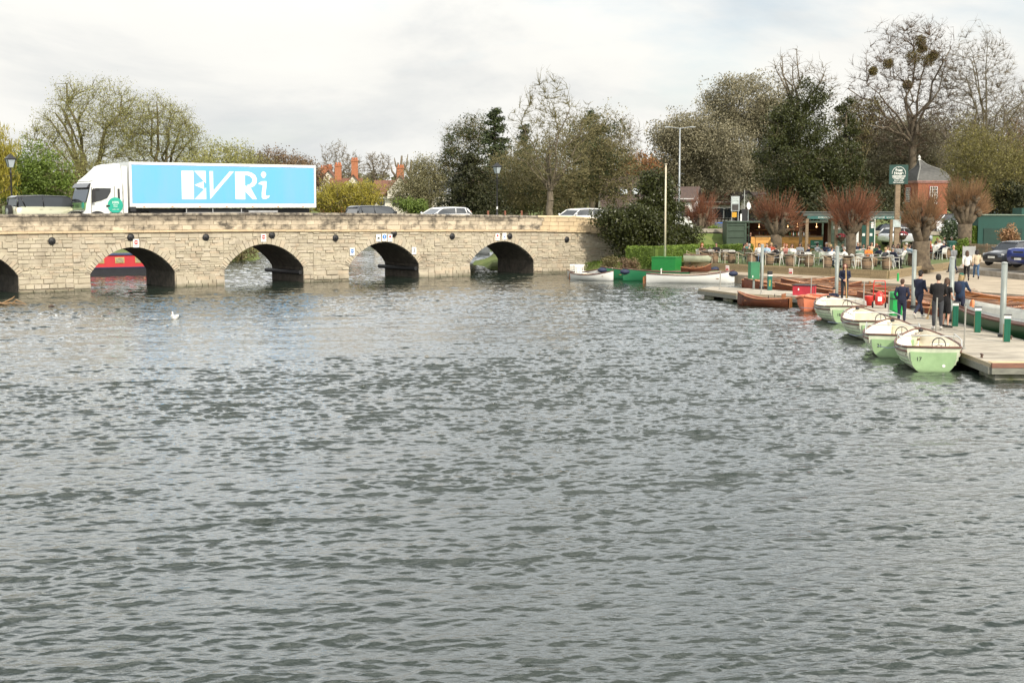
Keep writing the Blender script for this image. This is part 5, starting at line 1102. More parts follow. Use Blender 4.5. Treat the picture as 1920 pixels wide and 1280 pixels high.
EC=[(1330,1.6,20,0,'empty white chair at the far left table by the flagpole box'),(1362,1.7,-10,0,'empty white chair at the second rope edge table'),(1376,2.4,200,0,'white chair with its back to the container, second rope edge table'),(1386,1.2,90,1,'sage green chair between the second and third rope edge tables'),(1480,2.2,10,1,'sage green chair with back to the counter at the fourth rope edge table'),(1518,3.0,190,0,'white chair behind the fourth rope edge table'),(1505,1.2,80,0,'white chair at the right end of the fourth rope edge table'),(1524,4.8,10,1,'sage green chair with a round back in front of the counter sign'),(1541,3.2,170,1,'big sage green chair left of the second pile'),(1606,1.6,-80,0,'empty white chair right of the woman with the oar'),(1627,2.4,100,0,'white chair pushed up to the last rope edge table'),(1770,8.6,5,0,'empty white chair with back to the river, right of the biggest pollard'),(1759,10.2,180,0,'white chair beyond the table right of the biggest pollard'),(1682,9.5,60,0,'white chair tilted against the table left of the sign post'),(1706,8.4,-30,0,'white chair right of the sign post'),(1589,8.0,0,0,'white chair behind the second pollard trunk'),(1603,11,30,0,'white chair by the teal doors'),(1452,5.6,150,0,'white chair at the foot of the first big pollard'),(1476,6.8,-30,1,'sage chair between the first pollard and the counter'),(1526,6.6,60,0,'white chair beside the counter sign table'),(1546,4.2,200,0,'white chair behind the big sage chair'),(1573,5.0,-20,0,'white chair left of the second pollard trunk'),(1617,6.8,100,0,'white chair left of the orange print guest'),(1634,6.4,-100,0,'white chair right of the orange print guest'),(1660,7.0,10,1,'sage chair in the middle rows left of the sign post'),(1672,5.0,170,0,'white chair between second and third rows near the rope corner'),(1697,6.6,40,0,'white chair touching the biggest pollard on its left')]
for px,d,a,gc,lb in EC: x,y=cafe(px,d);chair(x,y,R(a),lb,gc)
# things on tables
mb0=MB();mb0.lathe([(.03,0),(.035,.11),(.03,.11),(.026,.01)],n=8)
for i,(px,d,lb) in enumerate(((1441,1.0,'pair of clear glasses on the third rope edge table'),(1500,1.0,'cup on the fourth rope edge table'),(1572,1.0,'cup on the table behind the second pile'),(1650,1.0,'jug on the last rope edge table'))):
    x,y=cafe(px,d);o=link('drinking_glass',mb0.mesh('glass',P('clear_cup',(.6,.62,.6),.15)),None,(x,y,LZ+.763));tag(o,lb,'glass')
# rope fence along the edge
rp=root('rope_fence',(0,0,0),0,'white posts with a sagging rope along the edge of the lawn terrace','fence');ropm=P('rope',(.45,.34,.20),.9)
pp=[]
for a,b in((TER[0],TER[1]),(TER[1],TER[2])):
    l=math.dist(a,b);n=round(l/1.15)
    for k in range(n+(1 if b==TER[2] else 0)):
        t=k/n;an=math.atan2(b[1]-a[1],b[0]-a[0]);pp.append((a[0]+(b[0]-a[0])*t-math.sin(an)*.12,a[1]+(b[1]-a[1])*t+math.cos(an)*.12))
for x,y in pp: mb=MB();mb.cyl((x,y,LZ),(x,y,LZ+.78),.022,n=6);mb.lathe([(.05,0),(.05,.02)],(x,y,LZ),8);mb.build('post',P('post_pale',(.52,.46,.36),.6),rp)
for (x0,y0),(x1,y1) in zip(pp,pp[1:]): mb=MB();mb.tube([(x0+(x1-x0)*t,y0+(y1-y0)*t,LZ+.76-.16*(1-(2*t-1)**2)) for t in np.linspace(0,1,7)],.017,5);mb.build('rope',ropm,rp)
for px,py,lb,txt_ in((1366,501,'small white and red notice on the sleeper wall near the flagpole box','KEEP OFF'),(1485,507,'small white and red notice on the sleeper wall behind the slim pillar','DANGER')):
    q=W(px,py+2,.72);
    def dn(r,y,txt_=txt_): txt(r,y,txt_,0,.06,.07,redp);mb=MB();mb.box(0,-y-.006,-.08,.22,.006,.10);mb.build('red_band',redp,r)
    board('wall_notice',(q[0]-.10,q[1]-.15,.74),R(-45),.26,.32,lb,dn)
# ------------------------------------------------------------ kiosk, canopy, signs
cgreen=P('container_green',(.045,.075,.05),.55,var=.2,vs=2);teal=P('teal_paint',(.006,.062,.048),.5,var=.12);tealb=P('teal_beam',(.03,.13,.12),.5,var=.2);honey=wood('counter_planks',(.62,.33,.09),(.48,.22,.05),.55);darkw=wood('bar_wall_wood',(.16,.06,.025),(.08,.03,.015),.7)
Y=104.;x0=at(1363,450,Y)[0];x1=at(1558,450,Y)[0];zt=at(0,415,Y)[2];r=root('bar_kiosk',(x0,Y,LZ),0,'dark green shipping container opened up as a bar with a honey wood counter','kiosk');Wk=x1-x0;Hk=zt-LZ
mb=MB();mb.b2(0,Wk,2.2,2.3,0,Hk-.1);mb.b2(Wk-.1,Wk,.0,2.2,0,Hk-.1);mb.build('back_wall',darkw,r)
mb=MB();mb.b2(0,Wk,-.1,2.4,Hk-.1,Hk);mb.build('roof',cgreen,r)
mb=MB();mb.b2(0,1.35,0,.06,0,Hk-.1);mb.b2(0,.06,.06,2.2,0,Hk-.1)
for z in(.25,.80,1.35,1.85,2.25): mb.b2(.02,1.33,-.05,0,z,z+.07)
mb.b2(-.03,.05,-.04,.08,0,Hk-.1);mb.b2(1.3,1.42,-.04,.1,0,Hk-.1);mb.build('container_door',cgreen,r)
mb=MB()
for xx in(1.45,1.62): mb.cyl((xx,-.03,.1),(xx,-.03,Hk-.15),.025,n=6)
for z in(.3,.9,1.5,2.1): mb.b2(1.42,1.66,-.05,-.02,z,z+.06)
mb.build('lock_bars',cgreen,r)
cx0,cx1=at(1416,450,Y)[0]-x0,at(1541,450,Y)[0]-x0;ch=at(0,444,Y)[2]-LZ
mb=MB()
for k in range(6): 
    t=cx0
    while t<cx1-.01: w=min(rnd.uniform(.7,1.6),cx1-t);mb.b2(t+.004,t+w-.004,-.25,-.2,ch*k/6+.006,ch*(k+1)/6-.004);t+=w
mb.b2(cx0-.35,cx0,-.2,-.15,0,ch);mb.build('counter_front',honey,r)
mb=MB();mb.b2(cx0-.05,cx1+.05,-.30,.3,ch,ch+.05);mb.build('counter_top',oldwood,r)
for z in(1.45,1.85):
    mb=MB();mb.b2(cx0+.3,cx1,1.9,2.18,z,z+.04);mb.build('shelf',honey,r)
bm=[P('bottle_green',(.02,.08,.03),.15),P('bottle_clear',(.5,.5,.48),.15),P('bottle_amber',(.25,.09,.02),.15)]
for i in range(26):
    z=1.49 if i%2 else 1.89;mb=MB();mb.lathe([(.035,0),(.035,.17),(.013,.22),(.013,.27)],n=8);o=link('bottle',mb.mesh('bottle',bm[i%3],True),None,(x0+cx0+.5+i*.16,Y+2.04,LZ+z));tag(o,'one of the small bottles lined up on the shelves behind the bar','bottle','bottles on the bar shelves')
for i in range(10):
    mb=MB();mb.lathe([(.04,0),(.045,.16),(.015,.22),(.015,.30)],n=8);o=link('bottle',mb.mesh('bottle',bm[(i*2)%3],True),None,(x0+cx0+2.6+i*.13,Y+.05,LZ+ch+.05));tag(o,'one of the bottles and taps standing on the bar counter','bottle','bottles on the bar counter')
lampw=bpy.data.materials.new('warm_lamp');lampw.use_nodes=True;lampw.node_tree.nodes['Principled BSDF'].inputs['Emission Color'].default_value=(1,.55,.22,1);lampw.node_tree.nodes['Principled BSDF'].inputs['Emission Strength'].default_value=6
for i in range(7): mb=MB();mb.ball((0,0,0),.05,8,6);mb.cyl((0,0,.04),(0,0,.28),.008,n=4);o=mb.build('pendant_lamp',lampw,None,loc=(x0+cx0+.4+i*.72,Y+.7,LZ+Hk-.42));tag(o,'small warm lamp hanging inside the open bar kiosk','lamp','pendant lamps in the bar kiosk')
mb=MB();mb.b2(cx1-.02,cx1+.1,-.05,.05,0,Hk-.1);mb.b2(cx1+.55,Wk+.02,-.05,.05,0,Hk-.1);mb.build('corner_post',cgreen,r)
q=at(1531,458,Y-.3)
def dsg(r_,y): txt(r_,y,'~~',0,.16,.30,letw,bold=.01);txt(r_,y,'BOATHOUSE',0,-.14,.14,letw,bold=.004)
letw=P('letter_white2',(.75,.76,.72),.5)
board('counter_sign',(q[0],Y-.29,q[2]),0,.92,.62,'small green sign with white words fixed on the honey wood counter',dsg,mat=P('sign_green',(.03,.16,.10),.5))
q=cafe(1516,14);
# barman
person((x0+1.9,Y+.9,LZ),R(180),'hold','bar keeper in black standing inside the bar kiosk',blk,blk,'dark','short',h=1.75)
# second container with doors
Y2=105.5;xa=at(1549,450,Y2)[0];xb=at(1606,450,Y2)[0];r=root('storage_container',(xa,Y2,LZ),0,'green shipping container with ribbed doors right of the bar kiosk','container');w=xb-xa;h=at(0,412,Y2)[2]-LZ
mb=MB();mb.b2(0,w,0,2.3,0,h)
mb.build('body',cgreen,r)
for s in(0,1):
    mb=MB();mb.b2(.05+s*w/2,w/2-.03+s*w/2,-.05,0,.1,h-.1)
    for z in(.3,.95,1.6,2.2): mb.b2(.05+s*w/2,w/2-.03+s*w/2,-.09,-.05,z,z+.07)
    d_=mb.build('door',cgreen,r);mb=MB();mb.cyl((s*w/2+.25,-.1,.1),(s*w/2+.25,-.1,h-.1),.025,n=6);mb.build('lock_rod',steel,d_)
txt(r,.06,'TRE',.75,h-.62,.34,letw)
xa=at(1606,450,104.8)[0];xb=at(1641,450,104.8)[0];r=root('service_hut',(xa,104.8,LZ),0,'small hut with a white end wall and teal double doors between container and canopy post','hut');w=xb-xa;h=at(0,409,104.8)[2]-LZ
mb=MB();mb.b2(0,w,.05,2.2,0,h);mb.build('wall',white,r)
for s in(0,1): mb=MB();mb.b2(.28+s*(w-.3)/2,.22+(w-.3)/2+s*(w-.3)/2,-.02,.05,.02,h-.1);d_=mb.build('door',teal,r);mb=MB();mb.b2(.42+s*(w-.3)/2,.62+s*(w-.3)/2,-.03,-.02,1.45,1.65);mb.build('notice',white,d_)
mb=MB();mb.b2(w-.35,w-.15,-.04,-.02,h-.75,h-.3);mb.build('poster',white,r)
# canopy
Yc=99.5;xa=at(1506,400,Yc)[0];xb=at(1692,400,Yc)[0];zt=at(0,397,Yc)[2];r=root('canopy',(xa,Yc,LZ),0,'long flat teal canopy on wooden posts over the cafe tables','canopy');w=xb-xa;h=zt-LZ
mb=MB();mb.b2(-.1,w+.1,-.1,2.4,h-.06,h);mb.build('roof',P('canopy_felt',(.12,.14,.13),.8),r)
mb=MB();mb.b2(0,w,-.03,.05,h-.30,h-.065);mb.build('upper_beam',P('canopy_grey',(.09,.11,.10),.7),r);mb=MB();mb.b2(.3,w-.1,-.02,.03,h-.52,h-.31);fb=mb.build('fascia',tealb,r)
txt(r,.03,'THE BOATHOUSE   BOAT HIRE',w*.80,h-.415,.15,letw);txt(r,.03,'RIVERSIDE BAR',w*.22,h-.415,.15,letw)
mb=MB();mb.b2(.3,w-.1,2.2,2.3,h-.5,h-.065);mb.build('rear_beam',tealb,r)
for px,th in((1513,.2),(1568,.2),(1627,.18),(1686,.2)):
    for yy in(0.07,2.15): xx=at(px,440,Yc)[0]-xa;mb=MB();mb.box(xx,yy,(h-.5)/2,th,th,h-.5);mb.build('post',oldwood,r)
# main sign
Yg=95.;q=at(1681,440,Yg);zt=at(0,312,Yg)[2];r=root('boathouse_sign',(q[0],Yg,LZ),0,'tall timber post carrying the dark green square sign with white letters and waves','sign');mb=MB();mb.b2(-.16,.16,-.1,.1,0,zt-LZ-1.1);mb.b2(-.55,-.20,0,.06,0,.1);mb.build('post',oldwood,r)
zc=at(0,327,Yg)[2]-LZ;mb=MB();mb.b2(-.64,.64,-.16,-.10,zc-.66,zc+.64);pn=mb.build('sign_board',P('board_green',(.008,.055,.045),.5),r)
def ring_seg(cx,cz,rad,th,a0,a1,y0,n=24):
    mb=MB()
    for k in range(n):
        a,b=a0+(a1-a0)*k/n,a0+(a1-a0)*(k+1)/n;mb.prism([(cx+rad*math.cos(a),cz+rad*math.sin(a)),(cx+(rad-th)*math.cos(a),cz+(rad-th)*math.sin(a)),(cx+(rad-th)*math.cos(b),cz+(rad-th)*math.sin(b)),(cx+rad*math.cos(b),cz+rad*math.sin(b))],-.165,-.175,fn=lambda u,v,w:(u,w,v))
    return mb
ring_seg(0,zc+.06,.47,.03,R(-5),R(185),0).build('ring',letw,pn)
txt(r,.168,'The',0,zc+.42,.10,letw);txt(r,.168,'Boat',0,zc+.27,.25,letw,bold=.01);txt(r,.168,'House',0,zc+.07,.25,letw,bold=.01)
mb=MB()
for k,(zz,wd) in enumerate(((-.10,.46),(-.19,.44),(-.28,.36))):
    n=20
    for i in range(n):
        u0,u1=-wd+2*wd*i/n,-wd+2*wd*(i+1)/n;f0,f1=.022*math.sin(u0*17),.022*math.sin(u1*17);mb.prism([(u0,zc+zz+f0-.024),(u1,zc+zz+f1-.024),(u1,zc+zz+f1+.024),(u0,zc+zz+f0+.024)],-.165,-.175,fn=lambda u,v,w:(u,w,v))
mb.build('waves',letw,pn);txt(r,.168,'BOAT HIRE',0,zc-.42,.12,letw,bold=.003);txt(r,.168,'RESTAURANT',0,zc-.56,.12,letw,bold=.003)
mb=MB();mb.b2(-.30,.22,-.18,-.10,at(0,412,Yg)[2]-LZ-.5,at(0,412,Yg)[2]-LZ);mb.build('notice',P('notice_grey',(.45,.52,.52)),r)
# hanging baskets
for px,py,Yb,lb in((1577,445,99.3,'hanging basket of dark red flowers on the canopy post beside the second pollard'),(1693,441,99.3,'hanging basket of dark red flowers right of the sign post')):
    q=at(px,py,Yb);r=root('hanging_basket',q,0,lb,'flower basket');mb=MB();mb.lathe([(.05,-.35),(.22,-.22),(.30,0),(.28,0)],n=12);mb.build('basket',P('basket',(.06,.04,.03)),r);mb=MB();rr=random.Random(5)
    for _ in range(70): a,e_=rr.uniform(0,6.28),rr.uniform(0,1.5);mb.ball((.34*math.cos(a)*math.cos(e_),.34*math.sin(a)*math.cos(e_),.02+.22*math.sin(e_)),rr.uniform(.03,.06),5,4)
    mb.build('flowers',P('flower_red',(.28,.03,.04),.7,island=.5),r);mb=MB();mb.cyl((0,0,.2),(0,0,.75),.01,n=4);mb.build('chain',iron,r)
# street lamps on the bridge
def lantern(px,ptop,off,label):
    t=solve_t(px,off,5.);x,y=bp(t,off);z0=zroad(t)+.12;h=at(0,ptop,y)[2]-z0;r=root('street_lamp',(x,y,z0),bang(t),label,'street lamp','black lantern lamps on the bridge')
    mb=MB();mb.lathe([(.16,0),(.16,.12),(.11,.25),(.10,.9),(.07,1.0),(.055,1.1),(.045,h-1.2),(.07,h-1.15),(.04,h-1.1),(.05,h-.86)],n=12);mb.cyl((-.28,0,h-1.35),(.28,0,h-1.35),.018,n=6);mb.build('post',iron,r,True)
    mb=MB();mb.loft([[(sx*w,sy*w,z) for sx,sy in((-1,-1),(1,-1),(1,1),(-1,1))] for w,z in((.13,h-.84),(.225,h-.36))]);mb.build('lamp_glass',P('lantern_glass',(.35,.40,.42),.15,var=.1),r)
    mb=MB()
    for sx,sy in((-1,-1),(1,-1),(1,1),(-1,1)): mb.cyl((sx*.13,sy*.13,h-.84),(sx*.235,sy*.235,h-.36),.02,n=5)
    mb.loft([[(sx*w,sy*w,z) for sx,sy in((-1,-1),(1,-1),(1,1),(-1,1))] for w,z in((.27,h-.37),(.28,h-.33),(.12,h-.16),(.10,h-.12),(.03,h-.08),(.01,h))]);mb.build('lamp_roof',iron,r)
    mb=MB();mb.lathe([(.06,0),(.06,.18)],(0,0,z0*0+1.3),8);mb.build('white_collar',white,r)
lantern(22,287,7.9,'black lantern street lamp at the far left of the bridge, by the willow');lantern(932,304,7.9,'black lantern street lamp on the bridge in front of the conifers')
for px,lb in((882,'first'),(915,'second'),(947,'third'),(978,'fourth')):
    t=solve_t(px,8.0,4.2);x,y=bp(t,8.0);mb=MB();mb.cyl((0,0,0),(0,0,4.22-zroad(t)-.1),.07,n=8);mb.ball((0,0,4.22-zroad(t)-.1),.085,8,6);tag(mb.build('marker_post',P('marker_red',(.25,.09,.05),.7),None,loc=(x,y,zroad(t)+.1)),'short reddish marker post peeping over the parapet, %s from the white hatchback'%lb,'post','red marker posts on the far pavement')
x,y,z=at(1275,240,117);r=root('lamp_column',(x,y,1.6),0,'very tall grey twin arm lamp column in front of the grey green trees','street lamp');hh=z-1.6;mb=MB();mb.cyl((0,0,0),(0,0,hh),.10,.05,n=10);mb.build('column',P('column_grey',(.40,.43,.45),.5,metal=.3),r,True)
for s in(-1,1): mb=MB();mb.tube([(0,0,hh-.05),(s*.5,0,hh+.02),(s*.9,0,hh+.08)],.03,6);a_=mb.build('arm',P('column_grey',(0,0,0)),r);mb=MB();mb.box(s*1.05,0,hh+.08,.45,.16,.09);mb.build('lamp_head',P('column_grey',(0,0,0)),a_)
# direction sign, lights pole
gsg=P('sign_board_grey',(.38,.42,.42),.5)
x,y,z=at(1378.5,382,119);r=root('information_sign',(x,y,2.0),0,'tall pale grey information sign with a dark lower picture above a yellow plate','sign');mb=MB()
for s in(-.27,.27): mb.cyl((s,0,0),(s,0,z-2.0+.5),.035,n=6)
mb.build('post',gsg,r);mb=MB();mb.b2(-.36,.36,-.08,-.03,z-2-.62,z-2+.64);pn=mb.build('board',gsg,r);mb=MB();mb.b2(-.27,.27,-.10,-.08,z-2-.56,z-2-.06);mb.build('dark_picture',P('sign_dark',(.05,.045,.04)),pn);mb=MB();mb.b2(-.27,.27,-.10,-.08,z-2+.02,z-2+.50);mb.build('text_field',P('sign_field',(.55,.62,.60)),pn)
txt(r,.10,'TOWN',0,z-2+.38,.14,blackp);txt(r,.10,'CENTRE',0,z-2+.22,.13,blackp)
mb=MB();mb.b2(-.28,.12,-.10,-.06,z-2-1.15,z-2-.72);mb.build('yellow_plate',P('sign_yellow',(.62,.33,.02),.5),r)
x,y,z=at(1396,356,114);r=root('signal_pole',(x,y,1.3),0,'dark signal pole with a small mast on top, right of the information sign','pole');mb=MB();mb.cyl((0,0,0),(0,0,z-1.3),.05,.03,n=8);mb.cyl((-.2,0,z-1.75),(.2,0,z-1.75),.02,n=5);mb.build('pole',P('pole_pale',(.42,.44,.40)),r);mb=MB();mb.b2(-.2,.22,-.1,.1,1.6,3.1);mb.build('signal_head',trimm,r);mb=MB();mb.b2(-.32,-.2,-.12,.05,2.1,2.7);mb.build('backing_flap',white,r)
x,y,z=at(1403,386,112);r=root('round_sign',(x,y,1.3),R(50),'thin post with a small white round sign seen edge on, by the container corner','sign');mb=MB();mb.cyl((0,0,0),(0,0,z-1.3+.4),.03,n=6);mb.build('post',gsg,r);mb=MB();mb.lathe([(.001,-.06),(.3,-.06),(.3,-.03),(.001,-.03)],(0,0,z-1.3),18,axis='y');mb.build('disc',white,r)
# fences, shed, bin, screen
def picket(xa,ya,xb,yb,zb,h,label):
    r=root('picket_fence',(xa,ya,zb),math.atan2(yb-ya,xb-xa),label,'fence');L=math.dist((xa,ya),(xb,yb));mb=MB();n=int(L/.16)
    for k in range(n): mb.b2(k*.16,k*.16+.09,-.015,.015,0,h)
    o=mb.build('pickets',oldwood,r)
    for z in(.25,h-.25): mb=MB();mb.b2(0,L,.016,.06,z,z+.08);mb.build('rail',oldwood,r)
    for k in range(int(L/2)+1): mb=MB();mb.b2(k*2-.05,k*2+.05,.06,.16,0,h+.05);mb.build('post',oldwood,r)
a,b=at(1694,450,110),at(1830,450,108);picket(a[0],110,b[0],108,g1(b[0],109),1.25,'grey picket fence behind the cafe tables and the biggest pollard')
a,b=at(1824,460,98),at(1915,460,92);picket(a[0],99,b[0],95,1.0,1.0,'grey picket fence in front of the long green shed')
xa,xb=at(1834,430,103.5)[0],at(1990,430,103.5)[0];r=root('green_shed',(xa,103.5,.9),R(-4),'long dark green windowless shed behind the parked cars','shed');w=xb-xa;h=at(0,404,103.5)[2]-.9
mb=MB();mb.b2(0,w,0,3,0,h);mb.build('wall',teal,r);mb=MB();mb.b2(-.08,w+.1,-.10,3.1,h,h+.07);mb.build('roof',P('shed_roof',(.20,.26,.20),.7),r);mb=MB();mb.b2(.4,1.75,-.05,0,.9,2.1);mb.b2(2.0,3.2,-.04,0,.5,2.1);mb.build('shutter',P('teal_shutter',(.007,.045,.033),.6,var=.3),r)
mb=MB();mb.b2(3.3,w,.6,3,h+.08,h+.55);mb.build('upper_box',teal,r)
x,y=cafe(1784,12.5);r=root('wheelie_bin',(x,y,LZ),0,'dark green wheelie bin at the path between the cafe and the bush','bin');mb=MB();mb.loft([[(sx*w,sy*w,z) for sx,sy in((-1,-1),(1,-1),(1,1),(-1,1))] for w,z in((.21,.05),(.28,.98))]);mb.build('body',P('bin_dark',(.01,.09,.07),.5),r);mb=MB();mb.loft([[(sx*w,sy*w,z) for sx,sy in((-1,-1),(1,-1),(1,1),(-1,1))] for w,z in((.30,.98),(.30,1.02),(.22,1.1))]);mb.build('lid',P('bin_dark',(0,0,0)),r)
q=W(1818,506,1.0);x,y=at(1817,480,92)[0],92;r=root('notice_board',(x,y,LZ),R(-5),'plain pale grey panel standing by the fence before the two walking women','panel');mb=MB();mb.b2(-.42,.42,0,.06,.25,1.05);mb.build('panel',P('panel_grey',(.36,.37,.37)),r);mb=MB();mb.b2(-.42,-.36,.07,.13,0,1.1);mb.b2(.36,.42,.07,.13,0,1.1);mb.build('legs',oldwood,r)
a,b=at(1271,470,95),at(1341,466,95);r=root('dark_screen',(a[0],96.5,LZ),R(8),'low dark brown timber screen behind the left end of the cafe','screen');mb=MB();L=b[0]-a[0]
for k in range(5): mb.b2(0,L,0,.05,.05+k*.15,.19+k*.15)
mb.build('boards',wood('dark_board',(.05,.035,.025),(.03,.02,.015),.8),r);mb=MB()
for xx in(0,L/2,L-.08): mb.b2(xx,xx+.08,.06,.14,0,.85)
mb.build('posts',oldwood,r)
# stone edge ramp wall left of the container
a,b=at(1318,456,112),at(1363,452,112);r=root('low_stone_wall',(a[0],112,1.1),R(3),'low pale rubble wall on the bank below the blue hatchback','wall');mb=MB();rr=random.Random(7)
for row in range(4):
    t=0
    while t<b[0]-a[0]+.3: w=rr.uniform(.2,.5);mb.box(t+w/2,0,.1+row*.17,w-.02,.4,.16,0);t+=w
mb.build('stones',stone_pale,r)
# brick tower with ogee roof
brick=M('red_brick',(.42,.115,.045),.85,col2=(.26,.07,.03),vs=9,ramp=(.3,.7),bump=.3,bs=30)
def brickify(m,sc=1.0):
    t=m.node_tree;b=t.nodes['Principled BSDF'];bk=t.nodes.new('ShaderNodeTexBrick');bk.inputs['Scale'].default_value=4.5*sc;bk.inputs['Mortar Size'].default_value=.012;bk.inputs['Color1'].default_value=(.38,.12,.055,1);bk.inputs['Color2'].default_value=(.22,.06,.03,1);bk.inputs['Mortar'].default_value=(.30,.22,.16,1)
    g=t.nodes.new('ShaderNodeTexCoord');s=t.nodes.new('ShaderNodeSeparateXYZ');c=t.nodes.new('ShaderNodeCombineXYZ');ad=t.nodes.new('ShaderNodeMath');t.links.new(g.outputs['Object'],s.inputs[0]);t.links.new(s.outputs[0],ad.inputs[0]);t.links.new(s.outputs[1],ad.inputs[1]);t.links.new(ad.outputs[0],c.inputs[0]);t.links.new(s.outputs[2],c.inputs[1]);t.links.new(c.outputs[0],bk.inputs[0]);t.links.new(bk.outputs[0],b.inputs['Base Color'])
brickify(brick)
Yt=135.;xc=at(1720,400,Yt)[0];s_=pxm(Yt);zb=g1(xc+1,Yt)-.2;ze=at(0,341,Yt)[2]
r=root('brick_tower',(xc,Yt,zb),0,'small square red brick tower with a curved lead roof and white sash window','tower');h=ze-zb
rzT=R(0);Wt_=2.95;Dt=3.0
q=[(0,0),(Wt_,.25),(Wt_-.3,.25+Dt),(-.45,Dt)]   # near corner at the origin
mb=MB();mb.prism(q,0,h);mb.build('wall',brick,r)
def scale_q(k): cx=(1.0 if k>1 else .45+.55*k);cy=1.5;return [(cx+(a-cx)*k,cy+(b-cy)*k) for a,b in q]
mb=MB();mb.prism(scale_q(1.07),h-.10,h+.02);mb.prism(scale_q(1.12),h+.02,h+.12);mb.build('cornice',P('cornice_pink',(.50,.27,.24),.6),r)
pr=[(1.13,.12),(1.09,.30),(1.0,.62),(.88,.92),(.68,1.2),(.44,1.42),(.25,1.66),(.13,1.92),(.05,2.15)]
mb=MB();mb.loft([[(x,y,h+z) for x,y in scale_q(k)] for k,z in pr]);mb.build('roof',M('lead_roof',(.10,.10,.095),.6,col2=(.055,.055,.05),vs=3,stretch=(1,1,3),bump=.3),r)
cxq=.48;cyq=1.5;mb=MB();mb.lathe([(.16,0),(.10,.15),(.15,.28),(.02,.5)],(cxq,cyq,h+2.12),10);mb.build('finial',P('finial_white',(.7,.7,.66)),r)
mb=MB()
for (x,y) in q: 
    pass
for i_ in range(4): mb.tube([(scale_q(k)[i_][0],scale_q(k)[i_][1],h+z+.02) for k,z in pr],.05,5)
mb.build('roof_hip',P('hip_lead',(.30,.30,.28),.5),r)
def sash(r,x0,y0,ux,uy,w,z0,z1,nx=3,nz=6):
    an=math.atan2(uy,ux);mb=MB();mb.b2(-.10,w+.10,-.03,.0,z0-.08,z1+.08);f=mb.build('window',P('window_surround',(.28,.02,.04)),r,loc=(x0,y0,0));f.rotation_euler=(0,0,an)
    mb=MB();mb.b2(0,w,-.05,-.035,z0,z1);mb.build('pane',glass,f);mb=MB()
    for k in range(nx+1): mb.b2(w*k/nx-.028,w*k/nx+.028,-.08,-.05,z0,z1)
    for k in range(nz+1): mb.b2(0,w,-.082,-.05,z0+(z1-z0)*k/nz-.028,z0+(z1-z0)*k/nz+.028)
    mb.build('frame',white,f)
sash(r,Wt_*.40,.25*.40,Wt_,.25,.72,at(0,382,Yt)[2]-zb,at(0,350,Yt)[2]-zb)
sash(r,-.38,2.5,.42,-2.9,.9,at(0,378,Yt)[2]-zb,at(0,352,Yt)[2]-zb)
